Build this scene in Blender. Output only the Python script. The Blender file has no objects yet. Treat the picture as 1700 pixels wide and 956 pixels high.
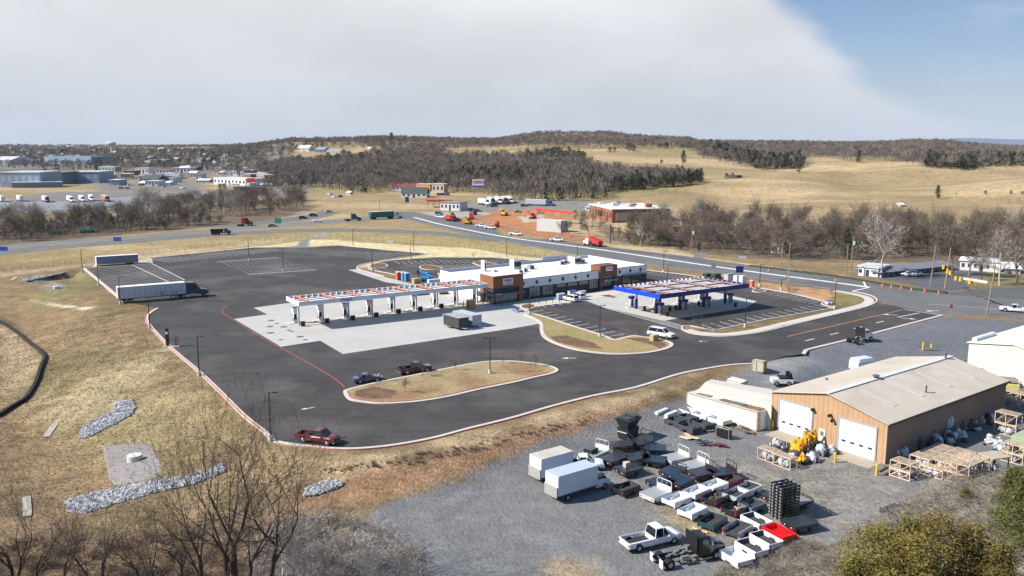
import bpy, bmesh, math, random
import numpy as np
from mathutils import Vector, Matrix
SC = bpy.context.scene
COL = SC.collection
# ---------------------------------------------------------------- camera, sky, sun, exposure
F = 1430.0; HC = 38.0
PITCH = math.atan(236.0 / F); SP = math.sin(PITCH); CP = math.cos(PITCH)
cam_d = bpy.data.cameras.new('camera'); cam = bpy.data.objects.new('camera', cam_d); COL.objects.link(cam)
cam.location = (0, 0, HC); cam.rotation_euler = (math.radians(90) - PITCH, 0, 0)
cam_d.sensor_width = 36; cam_d.lens = 36 * F / 1700; cam_d.clip_start = .5; cam_d.clip_end = 60000
SC.camera = cam
SUN_EL = math.radians(38); SUN_TRAVEL = math.radians(11)      # light travels towards +x, a little towards +y
EXPOSURE = 0.72; SKY = 0.055; SUN = 5.0
SC.view_settings.view_transform = 'Standard'; SC.view_settings.look = 'None'
SC.view_settings.exposure = EXPOSURE; SC.view_settings.gamma = 1
sd = bpy.data.lights.new('sun', 'SUN'); sd.energy = SUN; sd.angle = math.radians(.53); sd.color = (1, .95, .87)
so = bpy.data.objects.new('sun', sd); COL.objects.link(so)
trav = Vector((math.cos(SUN_TRAVEL) * math.cos(SUN_EL), math.sin(SUN_TRAVEL) * math.cos(SUN_EL), -math.sin(SUN_EL)))
so.rotation_euler = trav.to_track_quat('-Z', 'Y').to_euler(); so.location = (-80, 60, 120)
W = bpy.data.worlds.new('World'); SC.world = W; W.use_nodes = True
nt = W.node_tree; nt.nodes.clear(); N = nt.nodes.new; L = nt.links.new
wo = N('ShaderNodeOutputWorld'); bg = N('ShaderNodeBackground'); bg.inputs[1].default_value = SKY
sky = N('ShaderNodeTexSky'); sky.sky_type = 'NISHITA'; sky.sun_disc = False; sky.sun_elevation = SUN_EL
sd_dir = -trav; sky.sun_rotation = math.atan2(sd_dir.x, sd_dir.y)
sky.altitude = 200; sky.air_density = 1.0; sky.dust_density = .6; sky.ozone_density = 1.6
tc = N('ShaderNodeTexCoord'); nrm = N('ShaderNodeVectorMath'); nrm.operation = 'NORMALIZE'; L(tc.outputs['Generated'], nrm.inputs[0])
def wmath(op, a, b=None, c=None, clamp=False):
    n = N('ShaderNodeMath'); n.operation = op; n.use_clamp = clamp
    for i, s in enumerate((a, b, c)):
        if s is None: continue
        if isinstance(s, (int, float)): n.inputs[i].default_value = s
        else: L(s, n.inputs[i])
    return n.outputs[0]
def wnoise(scale, det, stretch=(1, 1, 1), rough=.55):
    m = N('ShaderNodeMapping'); m.inputs['Scale'].default_value = stretch; L(nrm.outputs[0], m.inputs[0])
    n = N('ShaderNodeTexNoise'); n.inputs['Scale'].default_value = scale; n.inputs['Detail'].default_value = det; n.inputs['Roughness'].default_value = rough
    L(m.outputs[0], n.inputs[0]); return n.outputs['Fac']
sep = N('ShaderNodeSeparateXYZ'); L(nrm.outputs[0], sep.inputs[0])
dt = N('ShaderNodeVectorMath'); dt.operation = 'DOT_PRODUCT'; L(nrm.outputs[0], dt.inputs[0]); dt.inputs[1].default_value = (1, -.4626, 1.04)
edge = wmath('ADD', dt.outputs['Value'], wmath('MULTIPLY', wmath('SUBTRACT', wnoise(5, 7, (1, 1, 2.2), .6), .5), .15))
edge = wmath('SUBTRACT', edge, wmath('MULTIPLY', wmath('SUBTRACT', 1, wmath('MULTIPLY', sep.outputs['Z'], 14, clamp=True)), .10))
def wramp(v, a, b, ca=0, cb=1):
    m = N('ShaderNodeMapRange'); m.interpolation_type = 'SMOOTHSTEP'; L(v, m.inputs[0])
    for i, x in enumerate((a, b, ca, cb)): m.inputs[1 + i].default_value = x
    return m.outputs[0]
mask = wramp(edge, -.03, .035, 1, 0)
mask = wmath('MULTIPLY', mask, wramp(sep.outputs['Z'], .27, .42, 1, .06))      # cloud thinned overhead, out of view, to cut the ambient light
mask = wmath('MULTIPLY', mask, wramp(sep.outputs['Y'], .1, .5, .04, 1))  # likewise thinned beside and behind the view
mask = wmath('MAXIMUM', mask, wmath('MULTIPLY', wramp(wnoise(7, 8, (1, 1, 3), .65), .52, .74, 0, .5), wramp(sep.outputs['Z'], .02, .3, .8, .0)))
cr = N('ShaderNodeValToRGB'); L(wmath('MULTIPLY', sep.outputs['Z'], 4), cr.inputs[0])
k = 1 / (SKY * 2 ** EXPOSURE)
def cl(r, g, b): return (r * k, g * k, b * k, 1)
cr.color_ramp.elements[0].color = cl(.55, .60, .68); cr.color_ramp.elements[1].position = .8; cr.color_ramp.elements[1].color = cl(.88, .89, .91)
e = cr.color_ramp.elements.new(.12); e.color = cl(.60, .64, .70)
vr = wramp(wnoise(3.2, 6, (1, 1, 2.6)), .3, .72, .90, 1.07)
vm = N('ShaderNodeVectorMath'); vm.operation = 'SCALE'; L(cr.outputs[0], vm.inputs[0]); L(vr, vm.inputs['Scale'])
hz = N('ShaderNodeMix'); hz.data_type = 'RGBA'; L(wramp(sep.outputs['Z'], 0, .16, .65, .7), hz.inputs[0]); L(sky.outputs[0], hz.inputs[6]); hzr = N('ShaderNodeValToRGB'); L(wmath('MULTIPLY', sep.outputs['Z'], 5), hzr.inputs[0]); hzr.color_ramp.elements[0].color = cl(.56, .68, .83); hzr.color_ramp.elements[1].color = cl(.15, .33, .66); L(hzr.outputs[0], hz.inputs[7])
mx = N('ShaderNodeMix'); mx.data_type = 'RGBA'; L(mask, mx.inputs[0]); L(hz.outputs[2], mx.inputs[6]); L(vm.outputs[0], mx.inputs[7])
L(mx.outputs[2], bg.inputs[0]); L(bg.outputs[0], wo.inputs[0])

# ---------------------------------------------------------------- geometry helpers
def ray(px, py):
    u = (px - 850) / F; v = (py - 478) / F
    return u, CP - v * SP, -SP - v * CP
def P(px, py, z=0.0):
    dx, dy, dz = ray(px, py); t = (z - HC) / dz
    return Vector((dx * t, dy * t, z))
def smooth01(t): t = np.clip(t, 0, 1); return t * t * (3 - 2 * t)
def ss(a, b, x): return smooth01((np.asarray(x, float) - a) / (b - a))
def polydist(x, y, pts, closed=False):
    pts = np.asarray([(p[0], p[1]) for p in pts], float); n = len(pts)
    best = np.full(np.shape(x), 1e18)
    for i in range(n if closed else n - 1):
        a = pts[i]; b = pts[(i + 1) % n]; ab = b - a; l2 = ab @ ab + 1e-12
        t = np.clip(((x - a[0]) * ab[0] + (y - a[1]) * ab[1]) / l2, 0, 1)
        best = np.minimum(best, (x - a[0] - t * ab[0]) ** 2 + (y - a[1] - t * ab[1]) ** 2)
    return np.sqrt(best)
def inside(x, y, pts):
    c = np.zeros(np.shape(x), bool); n = len(pts); j = n - 1
    for i in range(n):
        xi, yi = pts[i][0], pts[i][1]; xj, yj = pts[j][0], pts[j][1]
        if yi != yj: c ^= ((yi > y) != (yj > y)) & (x < (xj - xi) * (y - yi) / (yj - yi) + xi)
        j = i
    return c
def sdist(x, y, pts):
    d = polydist(x, y, pts, True); return np.where(inside(x, y, pts), -d, d)
def catmull(pts, n=5, closed=False):
    pts = [Vector(p) for p in pts]; m = len(pts); out = []
    for i in range(m if closed else m - 1):
        if closed: p0, p1, p2, p3 = pts[i - 1], pts[i], pts[(i + 1) % m], pts[(i + 2) % m]
        else: p0, p1, p2, p3 = pts[max(i - 1, 0)], pts[i], pts[i + 1], pts[min(i + 2, m - 1)]
        for j in range(n):
            t = j / n
            out.append(.5 * ((2 * p1) + (p2 - p0) * t + (2 * p0 - 5 * p1 + 4 * p2 - p3) * t * t + (3 * p1 - p0 - 3 * p2 + p3) * t ** 3))
    if not closed: out.append(pts[-1])
    return out

# outline of the paved lot on its south and west side, photo pixels on the ground plane
LB = [(140,446),(190,488),(204,500),(262,512),(249,520),(243.5,529),(250,542),(283,577),(330,617),(365,650),(405,690),(440,718),(452,731),
      (475,737),(505,741),(540,744.5),(574,746),(611,744.5),(663,738.5),(723,727),(779,712),(850,694.5),(917,675),(984,658),(1039,647.5),
      (1072,639),(1126,622),(1176,612),(1214,606.5),(1247,604.5),(1264,604)]
LBW = [P(*p) for p in LB]
LOTBIG = [(p.x, p.y) for p in LBW] + [(54, 160.5), (99, 199), (140, 207), (4000, 215), (4000, 9000), (-4000, 9000), (-4000, 226), (-140, 226)]
FP = [-600, 0, 200, 350, 500, 650, 800, 950, 1100, 1250, 1400, 1520, 1700, 2300]
FD = [0, 350, 500, 700, 900, 1100, 1400, 1700, 2200, 3000, 4500, 7000, 20000]
FZ = [[0,0,0,0,0,1,3,6,12,25,40,30,10],[0,0,0,0,0,1,3,6,12,25,40,30,10],[0,0,0,0,0,1,3,6,12,22,36,30,10],[0,0,0,0,0,1,4,9,18,30,36,30,10],
      [0,0,0,0,2,7,20,40,50,42,34,30,10],[0,0,0,2,6,12,26,46,55,42,34,30,10],[0,0,0,3,10,20,33,44,47,40,34,30,10],[0,0,1,7,19,32,42,65,58,40,30,30,10],
      [0,0,2,10,22,33,38,50,46,36,30,30,10],[0,0,3,11,15,24,32,36,38,34,30,30,10],[0,0,3,12,21.5,20,25,34,36,34,30,30,10],
      [0,0,5,16,21,24,33,40,38,34,30,30,10],[0,0,6,20,19,19,22,25,28,26,24,20,10],[0,0,6,20,19,19,22,25,28,26,24,20,10]]
FZ = np.array(FZ, float)
def far_h(x, y):
    yy = np.maximum(y, 1.0); px = 850 + F * x / (yy * 1.0)
    def loc(v, g):
        g = np.asarray(g, float); i = np.clip(np.searchsorted(g, v, side='right') - 1, 0, len(g) - 2)
        t = np.clip((v - g[i]) / (g[i + 1] - g[i]), 0, 1); return i, t
    i, s = loc(px, FP); j, t = loc(yy, FD); s = s * s * (3 - 2 * s)
    z = FZ[i, j] * (1 - s) * (1 - t) + FZ[i + 1, j] * s * (1 - t) + FZ[i, j + 1] * (1 - s) * t + FZ[i + 1, j + 1] * s * t
    roll = (np.sin(x / 83 + 1) * np.cos(y / 97) * 1.6 + np.sin(x / 211 + y / 170) * 2.2) * ss(600, 1300, y)
    fold = (np.sin(x / 31 + y / 60) * np.sin(y / 47 - x / 90) * 3.2 + np.sin(x / 58 - y / 33) * 2.0) * ss(430, 560, y) * (1 - ss(1000, 1300, y)) * ss(60, 160, x)
    return z + roll + fold
BAS = [(P(235, 745, -4), 17, 11, 1.6), (P(92, 468, -3), 16, 14, 1.8), (P(-20, 620, -3), 14, 13, -1.2)]
def H(x, y):
    x = np.asarray(x, float); y = np.asarray(y, float)
    d = np.where(inside(x, y, LOTBIG), 0, polydist(x, y, LBW))
    yard = 2.5 * ss(2.5, 13, d) * (1 - ss(138, 155, y - .45 * (x - 44)))
    west = 3.6 * ss(2.0, 30, d) * (1 - ss(196, 226, y))
    w = ss(-42, -18, x)
    z = -(yard * w + west * (1 - w))
    for c, rx, ry, h in BAS: z = z - h * np.exp(-(((x - c.x) / rx) ** 2 + ((y - c.y) / ry) ** 2)) * (d > 0) * ss(0, 5, d)
    z = z + (np.sin(x * .31 + y * .17) + np.sin(x * .13 - y * .37 + 2)) * .07 * ss(3, 10, d) * (1 - w)
    return z + far_h(x, y)
def hz_(x, y): return float(H(np.array([x]), np.array([y]))[0])
def G(px, py):
    dx, dy, dz = ray(px, py)
    ts = np.concatenate([np.arange(30, 420, .6), np.geomspace(420, 16000, 900)])
    z = HC + dz * ts; hh = H(dx * ts, dy * ts); below = np.nonzero(z <= hh)[0]
    if len(below) == 0 or below[0] == 0: t = ts[-1]
    else:
        i = below[0]; a = z[i - 1] - hh[i - 1]; b = hh[i] - z[i]; t = ts[i - 1] + (ts[i] - ts[i - 1]) * a / (a + b + 1e-9)
    return Vector((dx * t, dy * t, hz_(dx * t, dy * t)))
def pxlist(pts, z=0.0): return [P(p[0], p[1], z) for p in pts]

class MB:
    def __init__(s): s.v = []; s.f = []; s.m = []
    def poly(s, pts, m=0):
        b = len(s.v); s.v += [tuple(p) for p in pts]; s.f.append(tuple(range(b, b + len(pts)))); s.m.append(m); return s
    def obox(s, o, u, v, w, m=0):
        o, u, v, w = Vector(o), Vector(u), Vector(v), Vector(w); b = len(s.v)
        s.v += [tuple(o + u * i + v * j + w * k) for k in (0, 1) for j in (0, 1) for i in (0, 1)]
        for q in ((0, 2, 3, 1), (4, 5, 7, 6), (0, 1, 5, 4), (2, 6, 7, 3), (0, 4, 6, 2), (1, 3, 7, 5)):
            s.f.append(tuple(b + i for i in q)); s.m.append(m)
        return s
    def box(s, cx, cy, z0, sx, sy, sz, m=0, rz=0.0):
        c, n = math.cos(rz), math.sin(rz); u = Vector((c * sx, n * sx, 0)); v = Vector((-n * sy, c * sy, 0))
        return s.obox(Vector((cx, cy, z0)) - u / 2 - v / 2, u, v, (0, 0, sz), m)
    def prism(s, pts, z0, z1, m=0, mt=None):
        n = len(pts); b = len(s.v)
        s.v += [(p[0], p[1], z0) for p in pts] + [(p[0], p[1], z1) for p in pts]
        for i in range(n):
            j = (i + 1) % n; s.f.append((b + i, b + j, b + n + j, b + n + i)); s.m.append(m)
        s.f.append(tuple(range(b + n, b + 2 * n))); s.m.append(m if mt is None else mt)
        s.f.append(tuple(range(b + n - 1, b - 1, -1))); s.m.append(m); return s
    def tube(s, p, q, r1, r2=None, n=6, m=0, caps=True):
        p, q = Vector(p), Vector(q); r2 = r1 if r2 is None else r2; d = (q - p).normalized()
        a = d.cross(Vector((0, 0, 1)) if abs(d.z) < .9 else Vector((1, 0, 0))).normalized(); c = d.cross(a); b = len(s.v)
        for (o, r) in ((p, r1), (q, r2)):
            for i in range(n):
                t = 2 * math.pi * i / n; s.v.append(tuple(o + a * (math.cos(t) * r) + c * (math.sin(t) * r)))
        for i in range(n):
            j = (i + 1) % n; s.f.append((b + i, b + j, b + n + j, b + n + i)); s.m.append(m)
        if caps:
            s.f.append(tuple(range(b + n - 1, b - 1, -1))); s.m.append(m); s.f.append(tuple(range(b + n, b + 2 * n))); s.m.append(m)
        return s
    def path(s, pts, r, n=5, m=0):
        for a, b in zip(pts[:-1], pts[1:]): s.tube(a, b, r, r, n, m)
        return s
    def loft(s, rings, m=0, caps=True, closed=True):
        n = len(rings[0]); b = len(s.v)
        for r in rings: s.v += [tuple(p) for p in r]
        for k in range(len(rings) - 1):
            for i in range(n if closed else n - 1):
                j = (i + 1) % n; s.f.append((b + k * n + i, b + k * n + j, b + (k + 1) * n + j, b + (k + 1) * n + i)); s.m.append(m)
        if caps and closed:
            s.f.append(tuple(range(b + n - 1, b - 1, -1))); s.m.append(m)
            e_ = b + (len(rings) - 1) * n; s.f.append(tuple(range(e_, e_ + n))); s.m.append(m)
        return s
    def strip(s, pts, w, z0, z1, m=0, closed=False, off=0.0):
        """a kerb-like ribbon of width w along pts, shifted sideways by off"""
        pts = [Vector((p[0], p[1])) for p in pts]; n = len(pts); L_, R_ = [], []
        for i in range(n):
            a = pts[i - 1] if (i > 0 or closed) else pts[i]; c = pts[(i + 1) % n] if (i < n - 1 or closed) else pts[i]
            d = (c - a).normalized(); nn = Vector((-d.y, d.x)); L_.append(pts[i] + nn * (off + w / 2)); R_.append(pts[i] + nn * (off - w / 2))
        b = len(s.v)
        for i in range(n): s.v += [(L_[i].x, L_[i].y, z0), (L_[i].x, L_[i].y, z1), (R_[i].x, R_[i].y, z1), (R_[i].x, R_[i].y, z0)]
        for i in range(n if closed else n - 1):
            j = (i + 1) % n
            for q in range(3): s.f.append((b + 4 * i + q, b + 4 * j + q, b + 4 * j + q + 1, b + 4 * i + q + 1)); s.m.append(m)
        if not closed:
            s.f.append((b, b + 1, b + 2, b + 3)); s.m.append(m); k_ = b + 4 * (n - 1); s.f.append((k_, k_ + 1, k_ + 2, k_ + 3)); s.m.append(m)
        return s
    def mesh(s, name, mats, off=None, normals=True, smooth=False):
        me = bpy.data.meshes.new(name); vs = s.v
        if off is not None: vs = [(x - off[0], y - off[1], z - off[2]) for x, y, z in vs]
        me.from_pydata(vs, [], s.f)
        for m in (mats if isinstance(mats, (list, tuple)) else [mats]): me.materials.append(m)
        me.polygons.foreach_set('material_index', s.m)
        if normals:
            bm = bmesh.new(); bm.from_mesh(me); bmesh.ops.recalc_face_normals(bm, faces=bm.faces); bm.to_mesh(me); bm.free()
        if smooth: me.shade_smooth()
        me.update(); return me
    def build(s, name, mats, parent=None, world=False, normals=True, smooth=False, label=None):
        off = parent.location if (world and parent is not None) else None
        o = bpy.data.objects.new(name, s.mesh(name, mats, off, normals, smooth)); COL.objects.link(o)
        if parent is not None: o.parent = parent
        if label: o['label'] = label
        return o
def tag(o, label, cat, group=None, kind=None):
    if label: o['label'] = label
    if cat: o['category'] = cat
    if group: o['group'] = group
    if kind: o['kind'] = kind
    return o
def thing(name, label, cat, loc=(0, 0, 0), rz=0.0, group=None):
    o = bpy.data.objects.new(name, None); COL.objects.link(o); o.location = loc; o.rotation_euler = (0, 0, rz)
    o.empty_display_size = .3
    return tag(o, label, cat, group)
def struct(o): o['kind'] = 'structure'; return o
KIDS = {}
def dup(root, loc=None, rz=None, label=None, group=None, scale=None, mats=None):
    ch = [c for c in COL.objects if c.parent == root] if root.name not in KIDS else KIDS[root.name]
    if root.name not in KIDS:
        KIDS[root.name] = ch
        for c in ch: KIDS[c.name] = [g for g in COL.objects if g.parent == c]
    r = root.copy(); COL.objects.link(r)
    if loc is not None: r.location = loc
    if rz is not None: r.rotation_euler = (0, 0, rz)
    if scale is not None: r.scale = scale if not isinstance(scale, (int, float)) else (scale,) * 3
    if label: r['label'] = label
    if group: r['group'] = group
    for c in ch:
        k_ = c.copy(); COL.objects.link(k_); k_.parent = r
        if mats and c.type == 'MESH':
            for sl in range(len(c.data.materials)):
                if c.data.materials[sl] in mats:
                    k_.material_slots[sl].link = 'OBJECT'; k_.material_slots[sl].material = mats[c.data.materials[sl]]
        for g in KIDS[c.name]:
            h = g.copy(); COL.objects.link(h); h.parent = k_
    return r
def heading(a, b): return math.atan2(b[1] - a[1], b[0] - a[0])

# ---------------------------------------------------------------- materials
MATS = {}
def mat(name, col, rough=.6, metal=0.0, var=.12, scale=3.0, bump=0.0, bscale=None, detail=4, spec=.4, coat=0.0, emit=None, hue=0.0, dirt=0.0, rnd=0.0, stripes=None, alpha=1.0):
    if name in MATS: return MATS[name]
    m = bpy.data.materials.new(name); m.use_nodes = True; t = m.node_tree; b = t.nodes['Principled BSDF']
    b.inputs['Roughness'].default_value = rough; b.inputs['Metallic'].default_value = metal; b.inputs['Specular IOR Level'].default_value = spec
    if coat: b.inputs['Coat Weight'].default_value = coat; b.inputs['Coat Roughness'].default_value = .08
    n = t.nodes.new; l = t.links.new
    c = n('ShaderNodeTexCoord'); nz = n('ShaderNodeTexNoise'); nz.inputs['Scale'].default_value = scale; nz.inputs['Detail'].default_value = detail; nz.inputs['Roughness'].default_value = .6
    l(c.outputs['Object'], nz.inputs['Vector'])
    r = n('ShaderNodeMapRange'); r.inputs[1].default_value = .3; r.inputs[2].default_value = .7; r.inputs[3].default_value = 1 - var; r.inputs[4].default_value = 1 + var
    l(nz.outputs['Fac'], r.inputs[0]); v = n('ShaderNodeVectorMath'); v.operation = 'SCALE'; v.inputs[0].default_value = col[:3]; l(r.outputs[0], v.inputs['Scale'])
    out = v.outputs[0]
    if rnd or hue:
        oi = n('ShaderNodeObjectInfo'); h = n('ShaderNodeHueSaturation'); l(out, h.inputs['Color'])
        a = n('ShaderNodeMapRange'); a.inputs[3].default_value = 1 - rnd; a.inputs[4].default_value = 1 + rnd; l(oi.outputs['Random'], a.inputs[0]); l(a.outputs[0], h.inputs['Value'])
        a2 = n('ShaderNodeMath'); a2.operation = 'MULTIPLY'; a2.inputs[1].default_value = 7.31; l(oi.outputs['Random'], a2.inputs[0])
        a3 = n('ShaderNodeMath'); a3.operation = 'FRACT'; l(a2.outputs[0], a3.inputs[0])
        a4 = n('ShaderNodeMapRange'); a4.inputs[3].default_value = .5 - hue; a4.inputs[4].default_value = .5 + hue; l(a3.outputs[0], a4.inputs[0]); l(a4.outputs[0], h.inputs['Hue'])
        out = h.outputs[0]
    if dirt:
        nd = n('ShaderNodeTexNoise'); nd.inputs['Scale'].default_value = scale * .6; nd.inputs['Detail'].default_value = 8; nd.inputs['Roughness'].default_value = .7; l(c.outputs['Object'], nd.inputs['Vector'])
        rd = n('ShaderNodeMapRange'); rd.inputs[1].default_value = .5; rd.inputs[2].default_value = .72; rd.inputs[4].default_value = dirt; l(nd.outputs['Fac'], rd.inputs[0])
        mi = n('ShaderNodeMix'); mi.data_type = 'RGBA'; l(rd.outputs[0], mi.inputs[0]); l(out, mi.inputs[6]); mi.inputs[7].default_value = (.16, .11, .07, 1); out = mi.outputs[2]
    if stripes:                                   # (period, dark factor, axis) corrugation of sheet metal, in object coordinates
        per, dk, ax = stripes; sx = n('ShaderNodeVectorMath'); sx.operation = 'DOT_PRODUCT'; sx.inputs[1].default_value = ax; l(c.outputs['Object'], sx.inputs[0])
        q = n('ShaderNodeMath'); q.operation = 'DIVIDE'; q.inputs[1].default_value = per; l(sx.outputs['Value'], q.inputs[0])
        fr = n('ShaderNodeMath'); fr.operation = 'FRACT'; l(q.outputs[0], fr.inputs[0])
        lt = n('ShaderNodeMath'); lt.operation = 'LESS_THAN'; lt.inputs[1].default_value = .22; l(fr.outputs[0], lt.inputs[0])
        mi = n('ShaderNodeMix'); mi.data_type = 'RGBA'; mi.blend_type = 'MULTIPLY'; l(lt.outputs[0], mi.inputs[0]); l(out, mi.inputs[6]); mi.inputs[7].default_value = (dk, dk, dk, 1); out = mi.outputs[2]
    l(out, b.inputs['Base Color'])
    if bump:
        bn = n('ShaderNodeTexNoise'); bn.inputs['Scale'].default_value = bscale or scale * 4; bn.inputs['Detail'].default_value = 5; l(c.outputs['Object'], bn.inputs['Vector'])
        bp = n('ShaderNodeBump'); bp.inputs['Strength'].default_value = bump; bp.inputs['Distance'].default_value = .1; l(bn.outputs['Fac'], bp.inputs['Height']); l(bp.outputs[0], b.inputs['Normal'])
    if emit: b.inputs['Emission Color'].default_value = (*emit[0], 1); b.inputs['Emission Strength'].default_value = emit[1]
    if alpha < 1: b.inputs['Alpha'].default_value = alpha
    MATS[name] = m; return m
# ---------------------------------------------------------------- ground sheet
GRASS = (.200, .136, .074); STRAW = (.43, .335, .205); DIRT = (.265, .158, .09); GRAV = (.160, .158, .157); OLIVE = (.17, .165, .065)
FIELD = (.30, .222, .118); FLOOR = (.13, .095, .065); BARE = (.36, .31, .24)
def axis(lo, hi, step, far_lo, far_hi, g):
    a = list(np.arange(lo, hi + step, step)); s = step
    while a[-1] < far_hi: s *= g; a.append(a[-1] + s)
    s = step; b = []; x = lo
    while x > far_lo: s *= g; x -= s; b.append(x)
    return np.array(b[::-1] + a)
gx = axis(-125, 125, .75, -14000, 14000, 1.045); gy = axis(28, 235, .75, 4, 20000, 1.022)
X, Y = np.meshgrid(gx, gy); Z = H(X, Y)
# keep the sheet just under the paved surfaces
COLR = np.zeros(X.shape + (3,)); COLR[:] = GRASS; AMP = np.full(X.shape, 1.25)
rng = np.random.default_rng(5)
def vnoise(x, y, s, seed=0):
    r = np.random.default_rng(seed).random((256, 256)); fx, fy = x / s, y / s; ix = np.floor(fx).astype(int); iy = np.floor(fy).astype(int); tx = fx - ix; ty = fy - iy
    tx = tx * tx * (3 - 2 * tx); ty = ty * ty * (3 - 2 * ty); g = lambda a, b: r[a % 256, b % 256]
    return g(ix, iy) * (1 - tx) * (1 - ty) + g(ix + 1, iy) * tx * (1 - ty) + g(ix, iy + 1) * (1 - tx) * ty + g(ix + 1, iy + 1) * tx * ty
n1 = vnoise(X, Y, 9, 1); n2 = vnoise(X, Y, 3, 2); n3 = vnoise(X, Y, 30, 3); n4 = vnoise(X, Y, 90, 4)
def paint(m, col, amt=1.0):
    g_ = np.clip(m, 0, 1) * amt; AMP[:] = AMP * (1 - g_) + (.5 if max(col) - min(col) < .03 else 1.25) * g_; m = g_[..., None]; COLR[:] = COLR * (1 - m) + np.array(col) * m
def polypaint(px, col, soft=1.0, amt=1.0, ter=False, rag=0.0):
    pts = [G(*p) if ter else P(*p) for p in px]; d = sdist(X, Y, pts) + (n2 - .5) * rag * 2 + (n1 - .5) * rag
    paint(1 - ss(-soft, soft, d), col, amt)
paint(ss(.45, .75, n1 * .6 + n3 * .4), (.25, .18, .10), .7); paint(ss(.45, .75, n2 * .5 + n3 * .5), (.125, .095, .052), .6)
paint(ss(.5, .72, n3), (.135, .108, .05), .45)
farm = ss(240, 330, Y); paint(farm, FIELD, .8); paint(farm * ss(.45, .75, n4 * .6 + vnoise(X, Y, 200, 9) * .4), (.21, .175, .075), .7); paint(farm * ss(.5, .8, vnoise(X + Y, Y, 60, 19)), (.42, .31, .18), .7)
# yard gravel with bare slope along its north-west side
polypaint([(575,885),(640,845),(700,812),(780,778),(840,757),(900,727),(1000,696),(1100,668),(1150,652),(1215,640),(1290,612),(1275,603),(1300,592),(1345,581),(1423,561),(1565,524),(1590,533),(1720,545),(1720,640),(1720,800),(1600,815),(1500,860),(1400,915),(1370,960),(1300,980),(500,980)], GRAV, 1.0, 1, True, 1.5)
polypaint([(430,865),(500,810),(600,775),(700,752),(780,735),(850,715),(900,703),(1000,680),(1130,655),(1150,652),(1000,697),(900,728),(840,757),(780,780),(700,815),(600,830),(530,845),(430,900)], DIRT, 1.0, .95, True, 1.8)
polypaint([(480,800),(560,770),(640,752),(760,725),(850,703),(985,672),(1120,640),(1130,645),(1000,680),(860,712),(770,740),(650,770),(560,790)], STRAW, 1.5, .55, True, 1.5)
polypaint([(1080,770),(1200,760),(1350,790),(1420,830),(1300,900),(1180,880),(1100,850),(1040,800)], (.22, .19, .15), 4, .7, True, 2)
polypaint([(1110,845),(1150,860),(1200,895),(1210,925),(1170,900),(1120,870)], (.25, .20, .10), 1.5, .8, True, 1)
polypaint([(1330,740),(1480,775),(1500,860),(1380,900),(1330,830)], (.23, .205, .175), 4, .6, True, 2)
polypaint([(915,925),(985,930),(1010,975),(900,980)], (.30, .22, .13), 1.5, .7, True, 1)
polypaint([(1400,920),(1500,862),(1600,818),(1720,800),(1800,990),(1330,990)], (.15, .12, .075), 2, .95, True, 2)
for st_, w_, cc in (([(560,930),(760,860),(900,860),(1010,905)],5,(.19,.185,.175)),([(600,900),(800,800),(960,730),(1120,690),(1240,700)],5,(.20,.195,.185)),([(620,915),(820,815),(980,745),(1130,705),(1250,715)],4,(.12,.12,.125)),([(1240,780),(1330,800),(1440,800),(1560,830)],5,(.26,.235,.20)),([(1230,760),(1330,790),(1460,815),(1540,850)],4,(.17,.16,.15)),([(860,880),(930,900),(1010,950)],6,(.21,.205,.2)),([(1350,880),(1400,850),(1440,810),(1430,790)],4,(.15,.145,.14)),([(700,830),(740,870),(760,930)],6,(.13,.13,.14))):
    polypaint([(x, y - w_ / 2) for x, y in st_] + [(x, y + w_ / 2) for x, y in st_[::-1]], cc, .8, .6, True, 1.2)
# gravelled ground between the driveway and the sheds
polypaint([(1245,605),(1300,600),(1360,640),(1150,690),(1130,660),(1215,635)], (.19, .19, .195), 2, .8, False, 2)
polypaint([(1340,585),(1425,562),(1565,525),(1720,535),(1720,650),(1600,600),(1480,590),(1400,600),(1300,640)], (.135, .14, .155), 1.0, .9, False, .5)
polypaint([(1270,600),(1330,588),(1350,600),(1300,620)], (.27, .265, .255), 3, .8, False, 1)
# erosion straw along the lot's north edge
polypaint([(246,428),(424,409),(463,405),(520,398),(560,398),(600,402),(700,408),(780,412),(850,424),(913,430),(913,436),(849,431),(816,428),(726,428),(651,433),(622,438),(612,443),(593,445),(596,441),(608,437),(708,421),(565,408),(424,411)], (.56, .47, .27), .8, .9, False, .6)
polypaint([(0,452),(140,438),(246,424),(420,400),(470,396),(470,402),(424,407),(246,427),(150,440),(0,460)], STRAW, 1.2, .5, False, 1)
polypaint([(497,399),(515,397),(512,412),(480,414),(478,409),(495,408)], (.17, .17, .165), .4, .95, False, .3)
# bare earth round the east corner, green grass by the junction, straw by the highway's far side
polypaint([(1245,466),(1385,482),(1400,488),(1378,498),(1371,502),(1282,482),(1250,478)], (.40, .235, .12), .7, .9, False, .8)
polypaint([(1375,486),(1400,484),(1432,493),(1436,500),(1418,508),(1390,508),(1378,498)], (.20, .18, .07), .8, .6, False, .8)
polypaint([(1005,410),(1120,420),(1230,436),(1290,444),(1400,458),(1440,466),(1500,478),(1440,472),(1275,447),(1160,429),(1000,409)], (.45, .38, .2), .8, .85, False, .6)
polypaint([(1000,404),(1120,414),(1155,423),(1145,428),(1100,422),(1000,411)], STRAW, .8, .7, False, .8)
polypaint([(1240,430),(1560,455),(1700,460),(1720,478),(1560,470),(1440,455)], (.19, .18, .08), 2, .6, False, 2)
polypaint([(0,433),(60,428),(200,412),(330,400),(500,392),(640,388),(800,400),(900,413),(1060,436),(1000,434),(849,420),(700,404),(480,395),(200,420),(0,440)], (.31, .24, .11), 1.5, .7, False, 1.5)
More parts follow.
